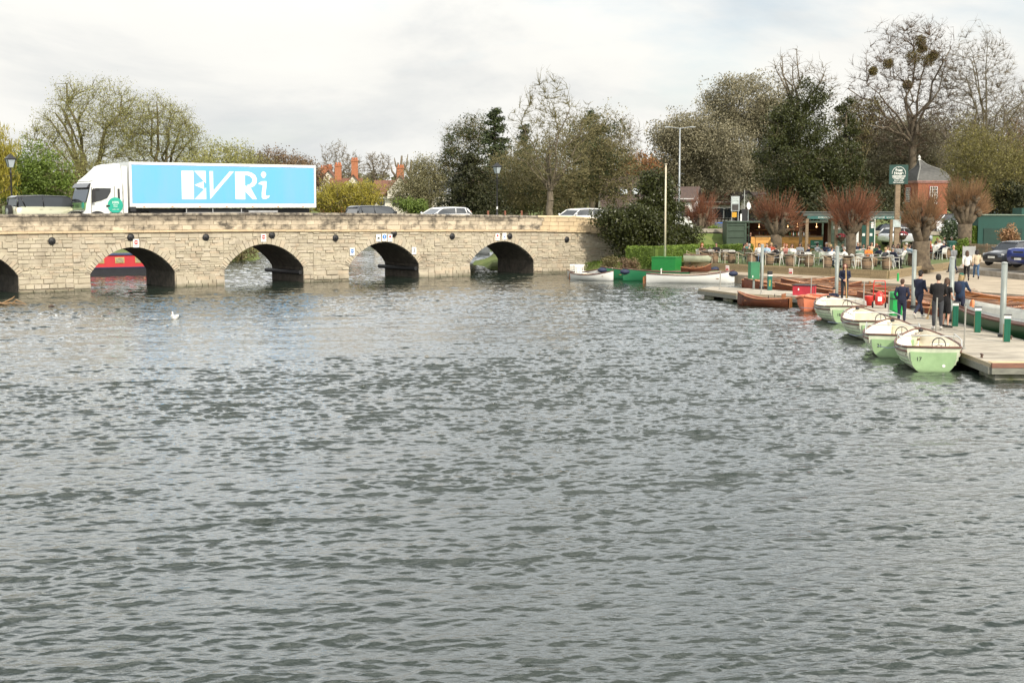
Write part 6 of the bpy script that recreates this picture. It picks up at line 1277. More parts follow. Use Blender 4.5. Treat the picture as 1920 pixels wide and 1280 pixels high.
# houses
tile=M('clay_roof_tile',(.20,.085,.05),.85,col2=(.11,.055,.04),vs=6,bump=.5,bs=14);slate=M('slate_roof',(.15,.16,.18),.6,col2=(.09,.10,.12),vs=6,bump=.3);render_=P('pale_render',(.66,.62,.54),.85,var=.12);obrick=M('orange_brick',(.40,.165,.08),.85,col2=(.30,.11,.055),vs=8,bump=.3);darkbeam=P('tudor_beam',(.03,.025,.02),.8)
def house(px0,px1,Y,yeave,yridge,label,wall=obrick,roof=tile,rz=0.,gable=None,chim=(),Dp=6.,cat='house',zb=None,wins=3,sky=0):
    x0_=at(px0,385,Y)[0];x1_=at(px1,385,Y)[0];w=x1_-x0_;zb=g1(x0_,Y) if zb is None else zb;he=at(0,yeave,Y)[2]-zb;hr=at(0,yridge,Y+Dp/2)[2]-zb
    r=root('house',(x0_,Y,zb),rz,label,cat);mb=MB();mb.b2(0,w,0,Dp,-.5,he);mb.add([(0,0,he),(0,Dp,he),(0,Dp/2,hr-.1)],[(0,1,2)]);mb.add([(w,0,he),(w,Dp,he),(w,Dp/2,hr-.1)],[(0,1,2)]);mb.build('wall',wall,r)
    mb=MB();mb.loft([[(xx,-.35,he-.22),(xx,Dp/2,hr),(xx,Dp+.35,he-.22),(xx,Dp+.3,he-.34),(xx,Dp/2,hr-.14),(xx,-.3,he-.34)] for xx in(-.3,w+.3)]);rf=mb.build('roof',roof,r)
    for f,dy,tall in chim:
        mb=MB();xx=f*w;zc_=he+(hr-he)*(1-abs(dy-Dp/2)/(Dp/2));mb.b2(xx-.45,xx+.45,dy-.35,dy+.35,zc_-1.2,zc_+tall);mb.b2(xx-.53,xx+.53,dy-.43,dy+.43,zc_+tall,zc_+tall+.18)
        c=mb.build('chimney',obrick,rf);mb=MB()
        for k in(-.25,.05,.3): mb.lathe([(.10,0),(.12,.1),(.09,.35)],(xx+k,dy,zc_+tall+.18),8)
        mb.build('chimney_pot',P('pot',(.50,.17,.07),.8),c)
    for k in range(wins):
        xx=w*(k+.5)/wins;mb=MB();mb.b2(xx-.5,xx+.5,-.05,-.01,he-1.7,he-.6);f_=mb.build('window',white,r);mb=MB();mb.b2(xx-.43,xx+.43,-.07,-.05,he-1.63,he-.67);mb.build('pane',glass,f_)
    if gable:
        for f,gw,m2 in gable:
            xx=f*w;gh=gw*.62;gz_=he+.1;mb=MB();mb.prism([(xx-gw/2,gz_-.8),(xx+gw/2,gz_-.8),(xx+gw/2,gz_+.2),(xx,gz_+gh),(xx-gw/2,gz_+.2)],0,1,fn=lambda u,v,w_:(u,-.7+w_*3,v));g_=mb.build('gable',m2,r)
            mb=MB();mb.loft([[(xx-gw/2-.25,yy,gz_+.0),(xx,yy,gz_+gh+.22),(xx+gw/2+.25,yy,gz_+.0),(xx+gw/2+.2,yy,gz_-.1),(xx,yy,gz_+gh+.05),(xx-gw/2-.2,yy,gz_-.1)] for yy in(-1.0,2.4)]);mb.build('gable_roof',roof,g_)
    for k in range(sky): mb=MB();f=.45+.25*k;t_=.45;mb.box(w*f,Dp/2*t_-.2,he+(hr-he)*t_+.05,.7,1.1,.08,rx=math.atan2(hr-he,Dp/2));mb.build('skylight',P('skylight',(.45,.48,.5),.2),rf)
    return r
house(600,640,196,352,338,'orange brick house with a white gable just right of the lorry trailer',gable=[(.45,3.6,render_)],chim=((.05,3,1.6),(.30,3.2,1.8)),wins=1)
house(622,676,188,362,334,'orange brick house with two tall chimneys and a brown tiled roof',gable=[(.75,3.6,render_)],chim=((.22,3,1.6),(.80,2.8,2.4)),wins=2,rz=R(6))
house(702,756,180,362,338,'brown roofed house with a white gable and one chimney left of the grey shrub',wall=render_,gable=[(.9,3.2,render_)],chim=((.85,3,1.5),),wins=2)
house(806,842,190,362,338,'slate roofed house between the grey shrub and the dark conifer',wall=render_,roof=slate,wins=1)
house(1132,1222,132,385,330,'steep brown tiled house with skylights behind the ivy bush',wall=render_,roof=M('dark_brown_tile',(.085,.055,.045),.85,col2=(.05,.035,.03),vs=6,bump=.5,bs=14),zb=2.2,wins=3,sky=2,Dp=9)
house(1262,1300,124,372,350,'white rendered house end behind the tall grey lamp column',wall=P('white_render',(.74,.74,.72),.85,var=.05),roof=M('brown_tile',(.10,.065,.05),.85,col2=(.06,.04,.035),vs=6,bump=.5,bs=14),zb=1.9,wins=1,Dp=5,rz=R(-14))
hs=house(1318,1378,140,378,356,'black and white timbered cottage behind the blue hatchback',wall=render_,roof=tile,zb=2.2,wins=3,Dp=6)
mb=MB();
for k in range(12): mb.b2(k*.36,k*.36+.09,-.05,-.008,.1,2.1)
for z in(.1,1.1,2.0): mb.b2(0,4,-.06,-.052,z,z+.1)
mb.build('timber_frame',darkbeam,hs)
hs2=house(1384,1440,138,380,360,'dark boarded building with a narrow white gable right of the information sign',wall=P('dark_boarding',(.035,.03,.028),.8),roof=P('dark_roof',(.05,.04,.035),.8),zb=2.1,wins=0,Dp=6,gable=[(.3,1.4,render_)])
# ------------------------------------------------------------ trees
def prisms(P0,P1,R0,R1,n=4):
    """vectorised open n-gon prisms"""
    P0=np.asarray(P0,float);P1=np.asarray(P1,float);R0=np.asarray(R0,float);R1=np.asarray(R1,float)
    d=P1-P0;l=np.linalg.norm(d,axis=1,keepdims=True);d=d/np.maximum(l,1e-6)
    a=np.cross(d,np.array([.31,.74,.2]));a/=np.maximum(np.linalg.norm(a,axis=1,keepdims=True),1e-6);b=np.cross(d,a)
    V=[]
    for e,(Pn,Rn) in enumerate(((P0,R0),(P1,R1))):
        for k in range(n): t=2*PI*k/n;V.append(Pn+(a*math.cos(t)+b*math.sin(t))*Rn[:,None])
    V=np.stack(V,1);m=len(P0);base=(np.arange(m)*2*n)[:,None]
    Fq=np.concatenate([np.stack([base[:,0]+k,base[:,0]+(k+1)%n,base[:,0]+n+(k+1)%n,base[:,0]+n+k],1) for k in range(n)],0)
    return V.reshape(-1,3),Fq
def leaves(c,size,rng,flat=.0,aspect=.55,droop=0):
    """one quad per centre"""
    n=len(c);u=rng.normal(size=(n,3));u[:,2]=u[:,2]*(1-flat)-droop;u/=np.linalg.norm(u,axis=1,keepdims=True);w=rng.normal(size=(n,3));v=np.cross(u,w);v/=np.linalg.norm(v,axis=1,keepdims=True)
    s=size*rng.uniform(.6,1.35,(n,1));u=u*s*.5;v=v*s*.5*aspect
    V=np.stack([c-u,c+v*1.0,c+u,c-v],1).reshape(-1,3);return V,np.arange(4*n).reshape(n,4)
def inlobes(lobes,n,rng,shell=0.):
    vol=np.array([l[3]*l[4]*l[5] for l in lobes])**(.8);k=rng.choice(len(lobes),n,p=vol/vol.sum());L=np.array(lobes)[k]
    d=rng.normal(size=(n,3));d/=np.linalg.norm(d,axis=1,keepdims=True);r=(shell+(1-shell)*rng.random(n))**(1/3. if shell==0 else 1);ph=L[:,0]*3.1+L[:,2]*1.7;r=r*(1+.16*np.sin(d@np.array([3.1,1.3,2.2])*1.6+ph)+.10*np.sin(d@np.array([-2.,3.,4.5])*2.1+ph*2));return L[:,:3]+d*r[:,None]*L[:,3:6]
def to_local(lobes_px,px,Y,zb,depth=.9):
    x0=at(px,385,Y)[0];s=pxm(Y);out=[]
    for (lx,ly,rx,ry) in lobes_px:
        c=at(lx,ly,Y);out.append((c[0]-x0,0.,c[2]-zb,rx/s,rx/s*depth,ry/s))
    return x0,out
def skeleton(lobes,H_,rng,R0,counts,trunk_h,lean=(0,0),up=.5,jit=.12,rad=(.32,.14,.045,.02)):
    """trunk, then limbs that reach for points in the crown, each from the nearest wood"""
    N=[np.array([0,0,-.3])];Rn=[R0*1.25];S0=[];S1=[];A=[];B=[];lev=[]
    tp=np.array([lean[0],lean[1],trunk_h]);n=5;prev=N[0]
    for k in range(1,n+1):
        q=tp*k/n+np.array([rng.normal()*.04*R0*4,rng.normal()*.04*R0*4,0]);S0.append(prev);S1.append(q);A.append(Rn[-1]);B.append(R0*(1-.25*k/n));N.append(q);Rn.append(B[-1]);prev=q;lev.append(0)
    NP=[*N];ND=[0]*len(NP);NDir=[np.array([0,0,1.])]*len(NP)
    for L,(cnt,rr) in enumerate(zip(counts,rad)):
        tg=inlobes(lobes,cnt,rng,.0 if L else .5);base=np.array(NP);ok=np.array(ND)>=(L-1 if L>0 else 0) if L>1 else np.ones(len(NP),bool)
        if L==0: ok=np.arange(len(NP))>=len(NP)-3
        idx=np.where(ok)[0];bb=base[idx]
        if L>=2: cc_=np.mean([l_[:3] for l_ in lobes],0);dv=tg-cc_;tg=tg+dv/np.maximum(np.linalg.norm(dv,axis=1,keepdims=True),.1)*rng.uniform(0,.7,(len(tg),1))
        order=np.argsort(np.linalg.norm(tg-tp,axis=1))
        newN=[];newD=[]
        D=np.linalg.norm((tg[:,None,:]-bb[None,:,:])+np.array([0,0,0]),axis=2)+np.maximum(0,(bb[None,:,2]-tg[:,None,2])+.15*D_(tg,bb))*1.2
        near=idx[np.argmin(D,1)]
        for t_i in order:
            p0=NP[near[t_i]];t=tg[t_i];d=t-p0;l=np.linalg.norm(d)
            if l<.05: continue
            pd_=NDir[near[t_i]];m=p0+d*.5+(pd_*.5+np.array([0,0,up]))*l*(.16 if L else .22)*-.0+np.array([0,0,-1.])*l*.0
            c1=p0+(pd_*.35+d/l*.65)*l*.4+np.array([0,0,(.24*up*l if L<2 else .05*l)]);ks=(6,4,2,2)[L]
            pts=[p0]
            for k in range(1,ks+1):
                f=k/ks;q=(1-f)**2*p0+2*f*(1-f)*(c1+np.array([0,0,-up*.12*l]))+f*f*t
                if k<ks:q=q+rng.normal(size=3)*l*jit*(.28 if L<2 else .4)
                pts.append(q)
            r0=min(rr*R0 if rr<1 else rr,Rn[near[t_i]]*.85) if L<2 else rr*1.0
            if L>=2: r0=rr
            r0=r0*rng.uniform(.8,1.15)
            for k in range(ks):
                S0.append(pts[k]);S1.append(pts[k+1]);A.append(r0*(1-.75*k/ks));B.append(r0*(1-.75*(k+1)/ks));lev.append(L+1)
                newN.append(pts[k+1]);newD.append((L+1,r0*(1-.75*(k+1)/ks),d/l))
        for q,(a_,b_,c_) in zip(newN,newD): NP.append(q);ND.append(a_);Rn.append(b_);NDir.append(c_)
    return np.array(S0),np.array(S1),np.array(A),np.array(B),np.array(lev),np.array(NP),np.array(ND)
def D_(a,b): return np.linalg.norm(a[:,None,:]-b[None,:,:],axis=2)
def tree(name,label,px,Y,zb,lobes,seed,R0=.3,trunk_h=3.,counts=(7,45,260,1500),rad=None,bark=None,twig=None,leaf=None,nleaf=0,lsize=.16,clump=0,csz=.9,group=None,cat='tree',droop=0,flat=0,buds=0,budm=None,budsz=.1,lean=(0,0),shell=.55,up=.5,tside=3,depth=.9,aspect=.55):
    rng=np.random.default_rng(seed);x0,lb=to_local(lobes,px,Y,zb,depth);r=root(name,(x0,Y,zb),0,label,cat,group)
    rad=rad or (.34,.13,.03,.013)
    S0,S1,A,B,lev,NP,ND=skeleton(lb,0,rng,R0,counts,trunk_h,lean,up,rad=rad)
    m=lev<=1;v,f=prisms(S0[m],S1[m],A[m],B[m],8);link('trunk',npmesh('trunk',v,f,bark,True),r)
    m=~m
    tr=None
    if m.any():
        v,f=prisms(S0[m],S1[m],A[m],B[m],tside)
        tr=link('branches',npmesh('branches',v,f,twig or bark),r)
    if nleaf:
        cc=inlobes(lb,clump,rng,shell);n=nleaf//clump;c=np.repeat(cc,n,0)+np.clip(rng.normal(size=(clump*n,3)),-1.7,1.7)*np.array([1,1,.7])*csz*rng.uniform(.5,1.2,clump).repeat(n)[:,None]*.5
        v,f=leaves(c,lsize,rng,flat,aspect,droop);link('crown',npmesh('crown',v,f,leaf),r)
    if buds:
        tips=NP[ND>=3] if (ND>=3).any() else NP[ND>=2];c=tips[rng.integers(0,len(tips),buds)]+rng.normal(size=(buds,3))*.28
        v,f=leaves(c,budsz,rng,0,.6,droop);link('crown',npmesh('buds',v,f,budm),r)
    return r
bark1=M('grey_bark',(.17,.14,.10),.95,col2=(.10,.08,.055),vs=5,bump=.5,stretch=(2,2,.5));bark2=M('olive_bark',(.15,.125,.06),.95,col2=(.09,.075,.04),vs=4,bump=.4);bark3=M('pale_bark',(.28,.23,.16),.95,col2=(.17,.135,.09),vs=4,bump=.4)
twigO=P('twig_olive',(.17,.15,.065),.9,island=.3);twigB=P('twig_brown',(.12,.085,.055),.9,island=.3);twigG=P('twig_grey',(.20,.17,.125),.9,island=.25)
def LM(name,cols,rough=.55,tr=.25): 
    m=M(name,cols[0],rough,col2=cols[1],vs=.6,icols=cols[:3] if len(cols)>=3 else None,island=.20,trans=tr,spec=.35);return m
lf_spring=LM('leaf_spring',[(.30,.30,.10),(.24,.24,.08),(.36,.34,.14)]);lf_willow=LM('leaf_willow',[(.36,.30,.045),(.28,.26,.04),(.42,.34,.06)],tr=.35);lf_green=LM('leaf_green',[(.14,.20,.035),(.10,.15,.03),(.20,.25,.05)]);lf_dark=LM('leaf_dark',[(.032,.045,.014),(.042,.059,.020),(.063,.077,.025)],tr=.1);lf_yew=LM('leaf_yew',[(.022,.027,.009),(.034,.038,.012),(.056,.053,.015)],tr=.08)
lf_holm=LM('leaf_holm',[(.221,.198,.120),(.156,.143,.083),(.331,.294,.202)],tr=.1);lf_ivy=LM('leaf_ivy',[(.030,.036,.009),(.045,.053,.013),(.072,.079,.022)],rough=.4,tr=.1);lf_brush=LM('leaf_brush',[(.180,.156,.066),(.123,.107,.045),(.230,.197,.090)],tr=.15);lf_hedge=LM('leaf_hedge',[(.15,.22,.03),(.11,.17,.025),(.20,.28,.045)],tr=.2);lf_misl=LM('leaf_mistletoe',[(.20,.16,.05),(.14,.11,.04),(.25,.20,.06)])
lf_brown=LM('leaf_brown',[(.17,.11,.06),(.13,.085,.045),(.22,.15,.085)],tr=.1);lf_shrub=LM('leaf_shrub',[(.26,.24,.13),(.19,.18,.09),(.32,.30,.18)])
# ---- left, beyond the bridge
TW=(9,80,620,4200)
tree('willow_tree','large spreading willow with bare olive limbs behind the lorry cab',170,125,1,[(170,215,80,62),(95,260,45,40),(225,235,45,60),(185,290,60,40)],1,R0=.55,trunk_h=4.2,counts=TW,bark=bark2,twig=twigO,buds=22000,budm=lf_spring,budsz=.115,rad=(.40,.15,.036,.014))
tree('willow_tree','second bare olive willow right of the large one, above the front of the trailer',300,128,1,[(300,240,68,55),(345,260,40,38),(265,270,35,45)],2,R0=.45,trunk_h=4.5,counts=(8,65,480,3200),bark=bark2,twig=twigO,buds=16000,budm=lf_spring,budsz=.115,rad=(.40,.15,.036,.014))
tree('bushy_tree','dense fresh green bushy tree behind the left lantern',70,118,1,[(60,330,55,60),(95,345,38,45),(30,345,40,60)],3,R0=.25,trunk_h=2,counts=(8,50,300),bark=bark2,leaf=lf_green,nleaf=16000,clump=150,csz=1.1,lsize=.22)
tree('weeping_willow','golden weeping willow at the left edge of the photo',-18,112,1,[(-10,290,34,50),(-40,310,50,70),(8,330,16,55)],4,R0=.35,trunk_h=4,counts=(8,50,200),bark=bark2,leaf=lf_willow,nleaf=9000,clump=160,csz=.9,lsize=.42,aspect=.14,droop=2.2)
tree('bare_shrub_tree','low tangled bare tree between the green bush and the lorry cab',128,122,1,[(125,320,50,45),(165,345,40,35)],5,R0=.2,trunk_h=1.5,counts=(9,70,420,1900),bark=bark2,twig=twigO,buds=5000,budm=lf_spring,budsz=.12)
for i,(px,py,rx,ry,Y,lf_) in enumerate(((425,310,55,42,160,lf_spring),(480,325,45,34,165,lf_brush),(520,318,48,36,170,lf_brown),(372,325,42,38,150,lf_spring),(565,328,42,28,175,lf_brown),(320,345,60,35,150,lf_brush))):
    tree('hedgerow_tree','%s rounded tree top showing above the trailer roof, %s of six from the left'%(('olive green','pale olive','reddish brown','olive','brownish','low brown')[i],('third','fourth','fifth','second','sixth','first')[i]),px,Y,1.5,[(px,py,rx,ry),(px+rx*.4,py+15,rx*.6,ry*.7)],20+i,R0=.25,trunk_h=2.5,counts=(8,60,360,1800),bark=bark2,twig=twigO if i<2 else twigB,buds=7000,budm=lf_,budsz=.22,group='trees behind the trailer')
tree('bare_tree','slender bare tree right of the trailer, above the brick chimneys',628,200,2,[(628,302,26,32),(645,325,20,22)],30,R0=.3,trunk_h=4.5,counts=(7,50,350,1500),bark=bark1,twig=twigG,rad=(.4,.18,.05,.026))
tree('bare_tree','small bare tree next to the slender one, over the chimneys',658,205,2,[(662,312,16,22)],31,R0=.22,trunk_h=4.5,counts=(6,40,200,500),bark=bark1,twig=twigG,rad=(.4,.18,.05,.026))
tree('bare_tree','round headed bare tree with a mistletoe ball above the brown roof',708,200,2,[(708,312,25,22)],32,R0=.35,trunk_h=5,counts=(8,60,350,900),bark=bark1,twig=twigG,rad=(.4,.2,.055,.028))
for i,(px,yt) in enumerate(((752,292),(745,305),(770,300))):
    x,y,z=at(px,yt,185);r=root('lopped_tree',(x,y,2),0,('tall lopped trunk with two stubby arms left of the grey shrub','short crooked lopped trunk beside the tall one','thin bare stem rising behind the grey shrub')[i],'tree');h=z-2;mb=MB();mb.tube([(0,0,0),(.1,0,h*.5),(-.05,0,h*.8),(.1,0,h)],[.35,.28,.22,.12],7);o=mb.build('trunk',bark1,r,True);mb=MB()
    for s in(-1,1): mb.tube([(0,0,h*.75),(s*.7,0,h*.86),(s*.9,0,h*(1.02 if s>0 else .97))],[.2,.14,.05],6)
    mb.build('branches',bark1,r,True)
tree('grey_shrub','large grey green feathery shrub beyond the bridge, between the houses and conifers',795,140,1,[(795,350,38,45),(765,365,32,32),(815,340,22,38),(790,318,18,20)],33,R0=.2,trunk_h=1.2,counts=(10,90,600,3200),bark=bark2,twig=twigO,buds=11000,budm=lf_shrub,budsz=.16,leaf=lf_shrub,nleaf=5000,clump=120,csz=.7,lsize=.14)
tree('willow_bush','bright yellow green willow bush right behind the end of the trailer',650,125,1,[(650,372,55,32),(690,372,28,28),(615,378,30,28)],34,R0=.18,trunk_h=1,counts=(9,60,400,1200),bark=bark2,twig=twigO,leaf=lf_willow,nleaf=13000,clump=170,csz=.9,lsize=.26,aspect=.25,droop=.8)
tree('green_shrub','small fresh green shrub in front of the grey one',780,132,1,[(775,385,28,16)],35,R0=.1,trunk_h=.6,counts=(6,30),bark=bark2,leaf=lf_green,nleaf=2500,clump=40,csz=.7,lsize=.2)
tree('low_scrub','low brown scrub at the water seen through the third arch',452,118,.4,[(440,470,45,18),(400,460,60,25)],36,R0=.1,trunk_h=.4,counts=(8,50,300),bark=bark2,twig=twigB,buds=4000,budm=lf_brush,budsz=.2)
# dark conifers
def conifer(label,px,Y,zb,ytop,ybot,hw,seed,leaf,n=15000,name='conifer',dens=70,lsz=.26,powr=.8):
    rng=np.random.default_rng(seed);x0=at(px,385,Y)[0];top=at(0,ytop,Y)[2]-zb;bot=at(0,ybot,Y)[2]-zb;rm=hw/pxm(Y);r=root(name,(x0,Y,zb),0,label,'tree');mb=MB();mb.tube([(0,0,-.3),(0,0,top*.5),(0,0,top*.97)],[.4,.25,.04],8);mb.build('trunk',bark1,r,True)
    S0=[];S1=[];C_=[]
    for i in range(dens):
        f=(i+.5)/dens;z=bot+(top-bot)*f;rr=rm*(1-f)**powr*rng.uniform(.75,1.15)+.25;a=rng.uniform(0,2*PI);e=np.array([math.cos(a)*rr,math.sin(a)*rr,z-rr*.15+rng.normal()*.2]);S0.append([0,0,z]);S1.append(e);k=int(n/dens*(.4+1.2*(1-f)));t=rng.random(k)**.6;c=np.array([0,0,z])[None]*(1-t)[:,None]+e[None]*t[:,None]+rng.normal(size=(k,3))*np.array([.38,.38,.20])*(.5+rr*.16);C_.append(c)
    v,f=prisms(S0,S1,[.06]*dens,[.015]*dens,4);link('branches',npmesh('branches',v,f,bark1),r);v,f=leaves(np.concatenate(C_),lsz,rng,.3,.45);link('crown',npmesh('crown',v,f,leaf),r);return r
conifer('tall pointed dark conifer left of the lantern, its tip above its neighbours',928,135,1,202,380,48,40,lf_dark,16000)
conifer('broad dark yew low against the bridge, left of the lantern',885,118,1,292,400,66,41,lf_yew,22000,'yew_tree',90,.22,.55)
tree('mixed_tree','olive half bare tree with ivy at the left side of the conifer group',868,140,1,[(868,275,38,48),(850,305,25,38),(890,250,28,32)],42,R0=.35,trunk_h=3,counts=(9,80,500,2600),bark=bark2,twig=twigO,buds=5000,budm=lf_brush,leaf=lf_dark,nleaf=4500,clump=100,csz=.9,lsize=.2)
tree('bare_tree','tall pale barked bare tree in the middle, rising above everything around it',1032,116,2.2,[(1030,195,44,56),(1008,240,50,62),(1070,245,46,60),(1035,300,72,45)],43,R0=.36,trunk_h=3.6,counts=(14,120,900,4200),bark=bark1,twig=twigO,rad=(.30,.12,.030,.013))
conifer('dark pine crown behind the right side of the tall bare tree',1110,150,1,212,360,48,44,lf_dark,12000,'pine_tree',45,.28,.5)
conifer('small dark conifer tip between the lantern and the tall bare tree',985,150,1,232,380,36,45,lf_dark,8000,dens=45)
tree('thicket_tree','wide olive brown thicket of fine twigs behind the right end of the bridge',1070,124,1.6,[(1075,310,95,75),(1120,270,60,60),(990,345,75,48),(1150,330,50,55)],46,R0=.35,trunk_h=2.5,counts=(14,160,1300,8000),bark=bark2,twig=twigO,buds=26000,budm=lf_brush,budsz=.15,rad=(.4,.17,.030,.014),leaf=lf_dark,nleaf=8000,clump=130,csz=1.0,lsize=.2)
tree('thicket_tree','smaller olive thicket behind the bridge lantern',960,130,1.4,[(960,335,50,55),(940,370,45,30),(1000,370,60,28)],47,R0=.28,trunk_h=2,counts=(10,110,800,4200),bark=bark2,twig=twigO,buds=14000,budm=lf_brush,budsz=.14,leaf=lf_dark,nleaf=3500,clump=90,csz=.9,lsize=.2)
tree('bare_tree','fine bare tree at the right edge of the middle group, against the sky',1165,140,2,[(1170,262,32,38),(1155,290,38,40)],48,R0=.28,trunk_h=4,counts=(8,70,500,2600),bark=bark1,twig=twigG)
tree('autumn_tree','rusty brown twiggy tree above the steep brown roof',1195,140,2,[(1195,318,40,22)],49,R0=.22,trunk_h=4,counts=(8,60,350,1200),bark=bark1,twig=twigB,buds=5000,budm=LM('leaf_rust',[(.34,.16,.06),(.24,.11,.045),(.40,.24,.10)]),budsz=.18)
# ivy bush over the end of the bridge
def bush(name,label,px,Y,zb,lobes,seed,leaf,n,lsz=.14,clump=150,csz=.7,cat='bush',stem=True,depth=.8,shell=.65):
    return tree(name,label,px,Y,zb,lobes,seed,R0=.09,trunk_h=.5,counts=(8,50),bark=bark2,leaf=leaf,nleaf=n,clump=clump,csz=csz,lsize=lsz,cat=cat,depth=depth,shell=shell)
bush('ivy_bush','large dark green ivy mass spilling over the end of the bridge wall',1178,97.5,.9,[(1175,425,52,38),(1215,435,45,42),(1145,408,28,20),(1195,460,42,24)],50,lf_ivy,26000,.17,260,.8)
bush('ivy_bush','tall ivy clad bush beside the flagpole, right of the main ivy mass',1240,99,1,[(1235,360,30,45),(1225,400,38,42),(1262,410,20,40),(1215,345,14,20)],51,lf_ivy,17000,.17,170,.7)
bush('low_bush','low dark bushes between the flagpole and the first pollard',1285,103,1.1,[(1280,445,35,22),(1262,435,20,24)],52,lf_ivy,8000,.16,90,.6)
bush('low_bush','low green bush under the blue hatchback',1338,114,1.2,[(1338,438,25,13)],53,lf_green,3500,.16,45,.6)
# hedges, clipped
def hedge(label,pts,w,h,zb,leaf,n,seed):
    rng=np.random.default_rng(seed);r=root('clipped_hedge',(pts[0][0],pts[0][1],zb),0,label,'hedge');C_=[]
    segs=list(zip(pts,pts[1:]));tot=sum(math.dist(a,b) for a,b in segs);mb=MB()
    for a,b in segs:
        l=math.dist(a,b);k=int(n*l/tot);t=rng.random(k);u=rng.uniform(-1,1,k)*w/2;z=rng.random(k)*h;s=rng.integers(0,3,k);u=np.where(s==0,-w/2+rng.normal(size=k)*.03,np.where(s==1,w/2,u));z=np.where(s==2,h+rng.normal(size=k)*.03,z)
        ux,uy=(b[0]-a[0])/l,(b[1]-a[1])/l;C_.append(np.stack([a[0]-pts[0][0]+ux*l*t-uy*u,a[1]-pts[0][1]+uy*l*t+ux*u,z],1));mb.box((a[0]+b[0])/2-pts[0][0],(a[1]+b[1])/2-pts[0][1],h/2-.04,l,w-.12,h-.08,math.atan2(uy,ux))
    mb.build('stems',P('hedge_core',(.10,.15,.025),.95),r);v,f=leaves(np.concatenate(C_),.10,rng,0,.7);link('foliage',npmesh('foliage',v,f,leaf),r)
a=W(1200,505,.9);b=W(1265,478,1.1);hedge('bright green clipped hedge behind the green flagpole box',[(7.9,92.6),(9.6,91.2),(13.2,97)],1.2,1.25,.7,lf_hedge,9000,60)
hedge('low bright green clipped hedge running back past the dark screen',[(13.4,98.0),(17.5,102.5)],.8,.9,LZ-.02,lf_hedge,4500,61)
a=at(1826,440,104);hedge('short green hedge between the last pollard and the green shed',[(a[0]-.9,104.5),(a[0]+.3,104)],.8,2.0,1.1,lf_hedge,3000,62)
bush('flowering_shrub','leafy shrub with white flowers in front of the large white car',1783,110.5,1.2,[(1783,432,14,22)],54,LM('leaf_camellia',[(.05,.09,.03),(.08,.12,.04),(.45,.45,.42)]),3000,.17,50,.5)
bush('flowering_shrub','small bush with pinkish tips in front of the green shed',1893,97,1.1,[(1893,443,13,16)],55,LM('leaf_pieris',[(.30,.16,.09),(.22,.15,.06),(.42,.24,.15)]),1600,.18,30,.4)
bush('low_bush','yellow green shrub growing at the foot of the last pollard',1803,99,1.1,[(1803,465,10,18)],56,lf_hedge,2000,.16,30,.4)
# meadow bank details
rng=np.random.default_rng(9);n=26000;x=rng.uniform(3,14,n);y=rng.uniform(86,101,n);s=sdist(x,y,SH);k=(s>.15)&(s<8)&(x<12.5);x,y=x[k],y[k];z=gz(x,y);hh=rng.uniform(.05,.24,len(x));a=rng.uniform(0,6.28,len(x));w=.02
V=np.stack([np.stack([x-w*np.cos(a),y-w*np.sin(a),z-.02],1),np.stack([x+w*np.cos(a),y+w*np.sin(a),z-.02],1),np.stack([x+.06*np.sin(a)*hh*5,y+.06*np.cos(a)*hh*5,z+hh],1)],1).reshape(-1,3)
o=link('grass',npmesh('grass',V,np.arange(len(V)).reshape(-1,3),LM('blade_green',[(.13,.20,.03),(.09,.15,.02),(.20,.24,.06)])));struct(o,'stuff');tag(o,'rough green grass on the bank between the bridge and the green box','grass')
rng=np.random.default_rng(10);n=500;x=rng.uniform(5.5,10,n);y=rng.uniform(90,99,n);k=sdist(x,y,SH)>.8;x,y=x[k],y[k];v,f=leaves(np.stack([x,y,gz(x,y)+.15],1),.08,rng,0,1);o=link('daisies',npmesh('daisies',v,f,P('daisy',(.75,.74,.65))));struct(o,'stuff');tag(o,'small white flowers scattered over the grassy bank','flowers')
bush('dry_weeds','tuft of dry brown weeds on the water edge by the white gigs',1142,92.5,.4,[(1142,492,14,10)],57,lf_brush,1500,.12,25,.4)
bush('dry_weeds','dark brown twiggy clump at the water edge left of the green box',1185,90,.45,[(1180,497,16,12)],58,lf_brown,1800,.10,30,.4)
# ---- right bank, big evergreens
tree('holm_oak','grey green evergreen oak, domed and pale topped, behind the lamp column',1300,142,2,[(1300,262,72,48),(1262,262,38,42),(1335,300,70,65),(1280,330,55,55),(1350,360,60,40)],70,R0=.55,trunk_h=4,counts=(9,70,350),bark=bark2,leaf=lf_holm,nleaf=70000,clump=330,csz=1.5,lsize=.20)
tree('holm_oak','tallest grey green evergreen oak, rising behind the lower dome',1400,152,2,[(1395,195,78,55),(1355,200,45,42),(1445,215,50,55),(1410,270,80,60),(1440,330,60,60)],71,R0=.6,trunk_h=6,counts=(9,70,350),bark=bark2,leaf=lf_holm,nleaf=66000,clump=320,csz=1.6,lsize=.21)
tree('holm_oak','broad grey green evergreen oak behind the boathouse sign',1690,148,2,[(1690,275,88,52),(1640,300,60,50),(1740,300,55,50),(1690,340,95,50)],72,R0=.55,trunk_h=4,counts=(9,70,350),bark=bark2,leaf=lf_holm,nleaf=66000,clump=330,csz=1.5,lsize=.20)
tree('ivy_clad_tree','tall tree smothered in dark ivy with bare limbs sticking out of its top',1500,128,1.6,[(1500,300,75,85),(1470,240,35,60),(1535,215,24,62),(1510,370,70,45),(1575,330,45,65),(1505,185,16,40)],73,R0=.5,trunk_h=6,counts=(10,70,400),bark=bark2,leaf=lf_ivy,nleaf=60000,clump=420,csz=1.15,lsize=.19)
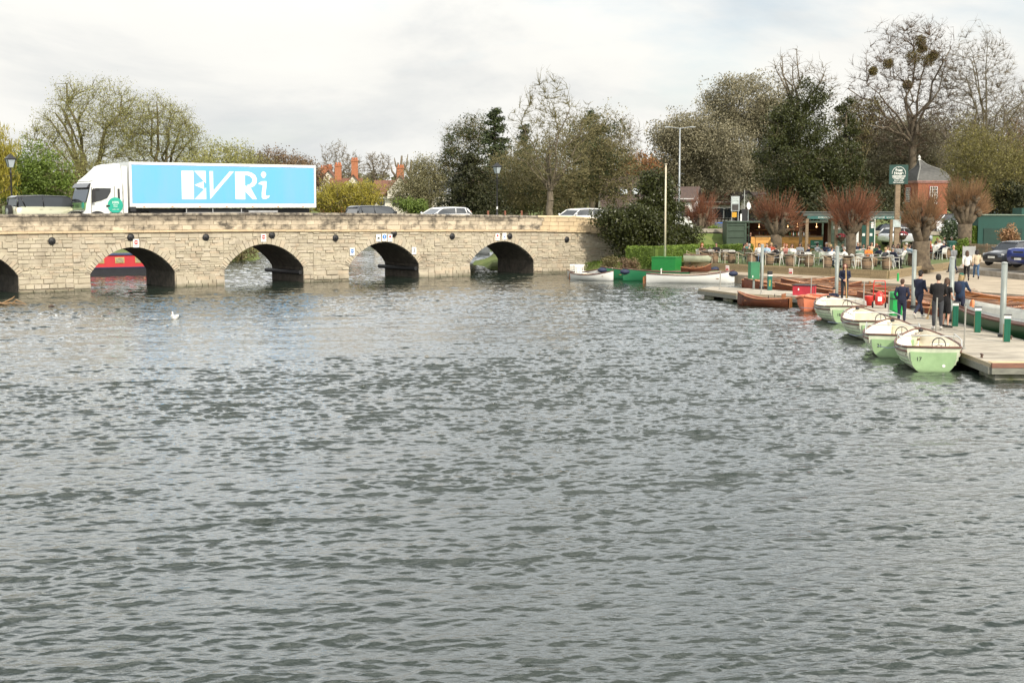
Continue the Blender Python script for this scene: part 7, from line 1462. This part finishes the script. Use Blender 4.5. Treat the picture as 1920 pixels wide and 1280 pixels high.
tree('bare_tree','bare grey crown emerging from the top of the ivy clad tree',1495,129,1.6,[(1480,135,34,40),(1520,150,34,34),(1550,165,24,30)],74,R0=.3,trunk_h=9.5,counts=(9,55,280,900),bark=bark1,twig=twigG,rad=(.5,.2,.03,.016))
conifer('narrow dark ivy covered column right of the ivy clad tree',1583,130,1.6,185,390,30,75,lf_ivy,11000,'ivy_column',60,.24,.35)
tree('brush_tree','olive twiggy tree filling the gap behind the second pollard',1600,140,1.8,[(1600,240,40,50),(1620,210,40,30)],76,R0=.3,trunk_h=4,counts=(9,70,450,1800),bark=bark2,twig=twigB,leaf=lf_brush,nleaf=5000,clump=100,csz=1,lsize=.2)
tree('lime_tree','tall bare lime tree carrying several mistletoe balls, highest of all',1710,140,2,[(1705,115,82,72),(1655,165,62,62),(1755,160,60,80),(1715,70,55,38),(1640,225,48,45),(1710,230,80,60)],77,R0=.5,trunk_h=8.5,counts=(14,150,1400,10500),bark=bark1,twig=twigB,rad=(.32,.12,.034,.014))
for i,(px,py,rr) in enumerate(((1636,134,9),(1664,120,10),(1724,78,12),(1712,108,16),(1738,115,14),(1700,160,10),(1750,104,10),(1728,92,10))):
    x,y,z=at(px,py,140);k=rr/pxm(140);r=root('mistletoe',(x,y-.3,z),0,('smallest mistletoe ball, leftmost in the lime tree','round mistletoe ball next right of the leftmost one','mistletoe ball near the top of the lime tree','biggest mistletoe ball in the middle of the lime crown','mistletoe ball right of the biggest one','lowest mistletoe ball in the lime crown','mistletoe ball on the right side of the lime crown','mistletoe ball just below the topmost one')[i],'mistletoe','mistletoe balls in the lime tree');rng=np.random.default_rng(i);d=rng.normal(size=(900,3));d/=np.linalg.norm(d,axis=1,keepdims=True);c=d*(k*rng.uniform(.2,1,900)**.5)[:,None];v,f=leaves(c,.16,rng,0,.4);link('foliage',npmesh('foliage',v,f,lf_misl),r);v,f=prisms(np.zeros((60,3)),d[:60]*k*.9,[.02]*60,[.01]*60,3);link('stems',npmesh('stems',v,f,twigO),r)
tree('bare_tree','tall bare tree at the right with a wide fan of fine branches',1835,138,2,[(1835,140,68,84),(1870,200,60,70),(1795,190,52,70),(1835,270,80,60)],78,R0=.42,trunk_h=5.5,counts=(14,150,1400,10500),bark=bark2,twig=twigG,rad=(.32,.12,.032,.014))
tree('brush_tree','wide olive yellow brush of twigs behind the last pollard and green shed',1860,126,2,[(1860,310,75,60),(1820,290,45,60),(1905,330,40,60),(1840,370,60,30)],79,R0=.3,trunk_h=2.5,counts=(12,130,1000,5200),bark=bark2,twig=twigO,buds=22000,budm=LM('leaf_olive',[(.20,.18,.05),(.14,.13,.04),(.26,.22,.07)]),budsz=.15)
tree('brush_tree','reddish brown tree top at the right edge of the photo',1925,135,2,[(1925,280,45,50),(1960,320,60,70)],80,R0=.3,trunk_h=3,counts=(10,90,600,2200),bark=bark2,twig=twigB,buds=8000,budm=lf_brown,budsz=.18)
bush('dark_bush','nearly black green bush above the green shed',1893,124,1.8,[(1895,375,26,28)],81,lf_yew,5000,.22,70,.9)
bush('low_bush','dark undergrowth behind the kiosk and canopy',1590,126,1.5,[(1560,385,110,35),(1640,385,70,32),(1450,392,60,25)],82,lf_yew,14000,.24,200,.9)
tree('brush_tree','hazy olive brown tree mass behind the lime tree, above the brick tower',1740,158,2,[(1740,285,90,60),(1660,270,60,60),(1800,270,60,60)],92,R0=.3,trunk_h=3,counts=(12,120,900,4200),bark=bark2,twig=twigB,buds=15000,budm=lf_brush,budsz=.17,leaf=lf_holm,nleaf=9000,clump=160,csz=1.2,lsize=.22)
tree('brush_tree','hazy olive brown tree mass at the right edge behind the wide bare tree',1885,160,2,[(1885,270,75,75),(1935,250,55,80)],93,R0=.3,trunk_h=3,counts=(12,120,900,4200),bark=bark2,twig=twigB,buds=15000,budm=lf_brush,budsz=.17)
# distant woodland behind everything
def woodland(label,x0,x1,Y0,Y1,n,hmin,hmax,cols,seed):
    rng=np.random.default_rng(seed);V=[];Fs=[];o=0
    for i in range(n):
        x=rng.uniform(x0,x1);y=rng.uniform(Y0,Y1);h=rng.uniform(hmin,hmax);rr=h*rng.uniform(.35,.5);zb=g1(x,y);k=170
        d=rng.normal(size=(k,3));d/=np.linalg.norm(d,axis=1,keepdims=True);c=np.array([x,y,zb+h*.58])+d*(rng.uniform(.35,1,k)**.5)[:,None]*np.array([rr,rr,h*.42]);v,f=leaves(c,h*.12,rng,0,.7);V.append(v);Fs.append(f+o);o+=len(v)
        v,f=prisms([[x,y,zb-.5]],[[x,y,zb+h*.6]],[.3],[.1],5);V.append(v);Fs.append(f+o);o+=len(v)
    w=link('woodland',npmesh('woodland',np.concatenate(V),np.concatenate(Fs),LM('leaf_far'+str(seed),cols)));struct(w,'stuff');tag(w,label,'woodland')
woodland('far line of brown green woods beyond the river and houses on the left',-190,20,215,330,230,6,9,[(.15,.14,.07),(.10,.10,.05),(.19,.17,.09)],90)
woodland('dark far woods behind the trees of the right bank',20,190,165,260,170,7,11,[(.07,.07,.035),(.05,.05,.025),(.10,.09,.045)],91)
# ---- pollards
shoot=P('pollard_shoots',(.22,.085,.04),.8,island=.45);shoot2=P('pollard_shoots_ochre',(.25,.14,.065),.8,island=.45)
barkP=M('pollard_bark',(.15,.115,.075),.95,col2=(.06,.045,.03),vs=3,bump=.8,bs=9)
def pollard(label,px,pyb,zb,yfork,yknob,hw,ytop,seed,mat=None,Y=None,w=.30):
    rng=np.random.default_rng(seed);Y=Y or W(px,pyb,zb)[1];x0=at(px,pyb,Y)[0];r=root('pollard_tree',(x0,Y,zb),0,label,'tree','pollarded limes on the lawn terrace');hf=at(0,yfork,Y)[2]-zb;hk=at(0,yknob,Y)[2]-zb;ht=at(0,ytop+5,Y)[2]-zb;s=hw*(.86+.04*(seed%4))/pxm(Y)
    mb=MB();mb.tube([(0,0,-.2),(0,0,.15),(.03,0,hf*.5),(0,0,hf)],[w*1.7,w*1.25,w,w*1.1],12)
    kn=[]
    for i in range(12):
        a=i*2*PI/12+rng.uniform(-.3,.3);rr=s*rng.uniform(.25,.68);z=hk+rng.uniform(-.55,.35)*(hk-hf);e=(math.cos(a)*rr,math.sin(a)*rr*.8,z);mb.tube([(0,0,hf-.15),(e[0]*.55,e[1]*.55,hf+(z-hf)*.35),e],[w*.75,w*.45,w*.34],8);mb.ball(e,(w*rng.uniform(.5,.8),w*.62,w*rng.uniform(.45,.75)),7,5);mb.ball((e[0]*1.05,e[1]*1.1,e[2]-.18),w*.4,6,4);kn.append(e)
    for i in range(7): a=rng.uniform(0,6.28);z=rng.uniform(hf*.3,hf);mb.ball((math.cos(a)*w*.8,math.sin(a)*w*.8,z),rng.uniform(.05,.13),6,5)
    mb.build('trunk',barkP,r,True)
    n=760+70*(seed%5);k=rng.integers(0,len(kn),n);p0=np.array(kn)[k]+rng.normal(size=(n,3))*.14;cc=np.array([0,0,hf+(hk-hf)*.3]);d=p0-cc;d/=np.linalg.norm(d,axis=1,keepdims=True);d=d*1.35+np.array([0,0,.30])+rng.normal(size=(n,3))*.42;d/=np.linalg.norm(d,axis=1,keepdims=True);l=(ht-hk)*rng.uniform(.18,1.0,n)*(.6+.45*np.clip(d[:,2],0,1));m1=p0+d*(l*.5)[:,None]+rng.normal(size=(n,3))*.03;p1=m1+(d+np.array([0,0,.22]))*(l*.5)[:,None]
    v1,f1=prisms(p0,m1,np.full(n,.013),np.full(n,.010),3);v2,f2=prisms(m1,p1,np.full(n,.010),np.full(n,.005),3)
    link('shoots',npmesh('shoots',np.concatenate([v1,v2]),np.concatenate([f1,f2+len(v1)]),mat or shoot),r);return r
pollard('small pollarded tree with red brown shoots left of the green container',1313,462,1.0,438,400,38,362,100,Y=108,w=.26)
pollard('pollarded tree with a thick pale trunk in front of the honey wood counter',1455,470,LZ,440,408,50,353,101,Y=96,w=.36)
pollard('pollarded tree with a dark trunk, second of the big ones, before the green container doors',1594,486,LZ,438,405,45,348,102,Y=88.5,w=.30)
pollard('biggest pollarded tree with a fat gnarled trunk, right of the boathouse sign',1726,496,LZ,452,405,48,352,103,shoot2,Y=86,w=.50)
pollard('pollarded tree with an ivy foot and ochre shoots in front of the green hedge',1808,460,LZ,420,378,52,330,104,shoot2,Y=101,w=.46)
pollard('dark pollard trunk standing behind the last one',1826,440,1.4,415,380,30,350,105,shoot2,Y=109,w=.34)
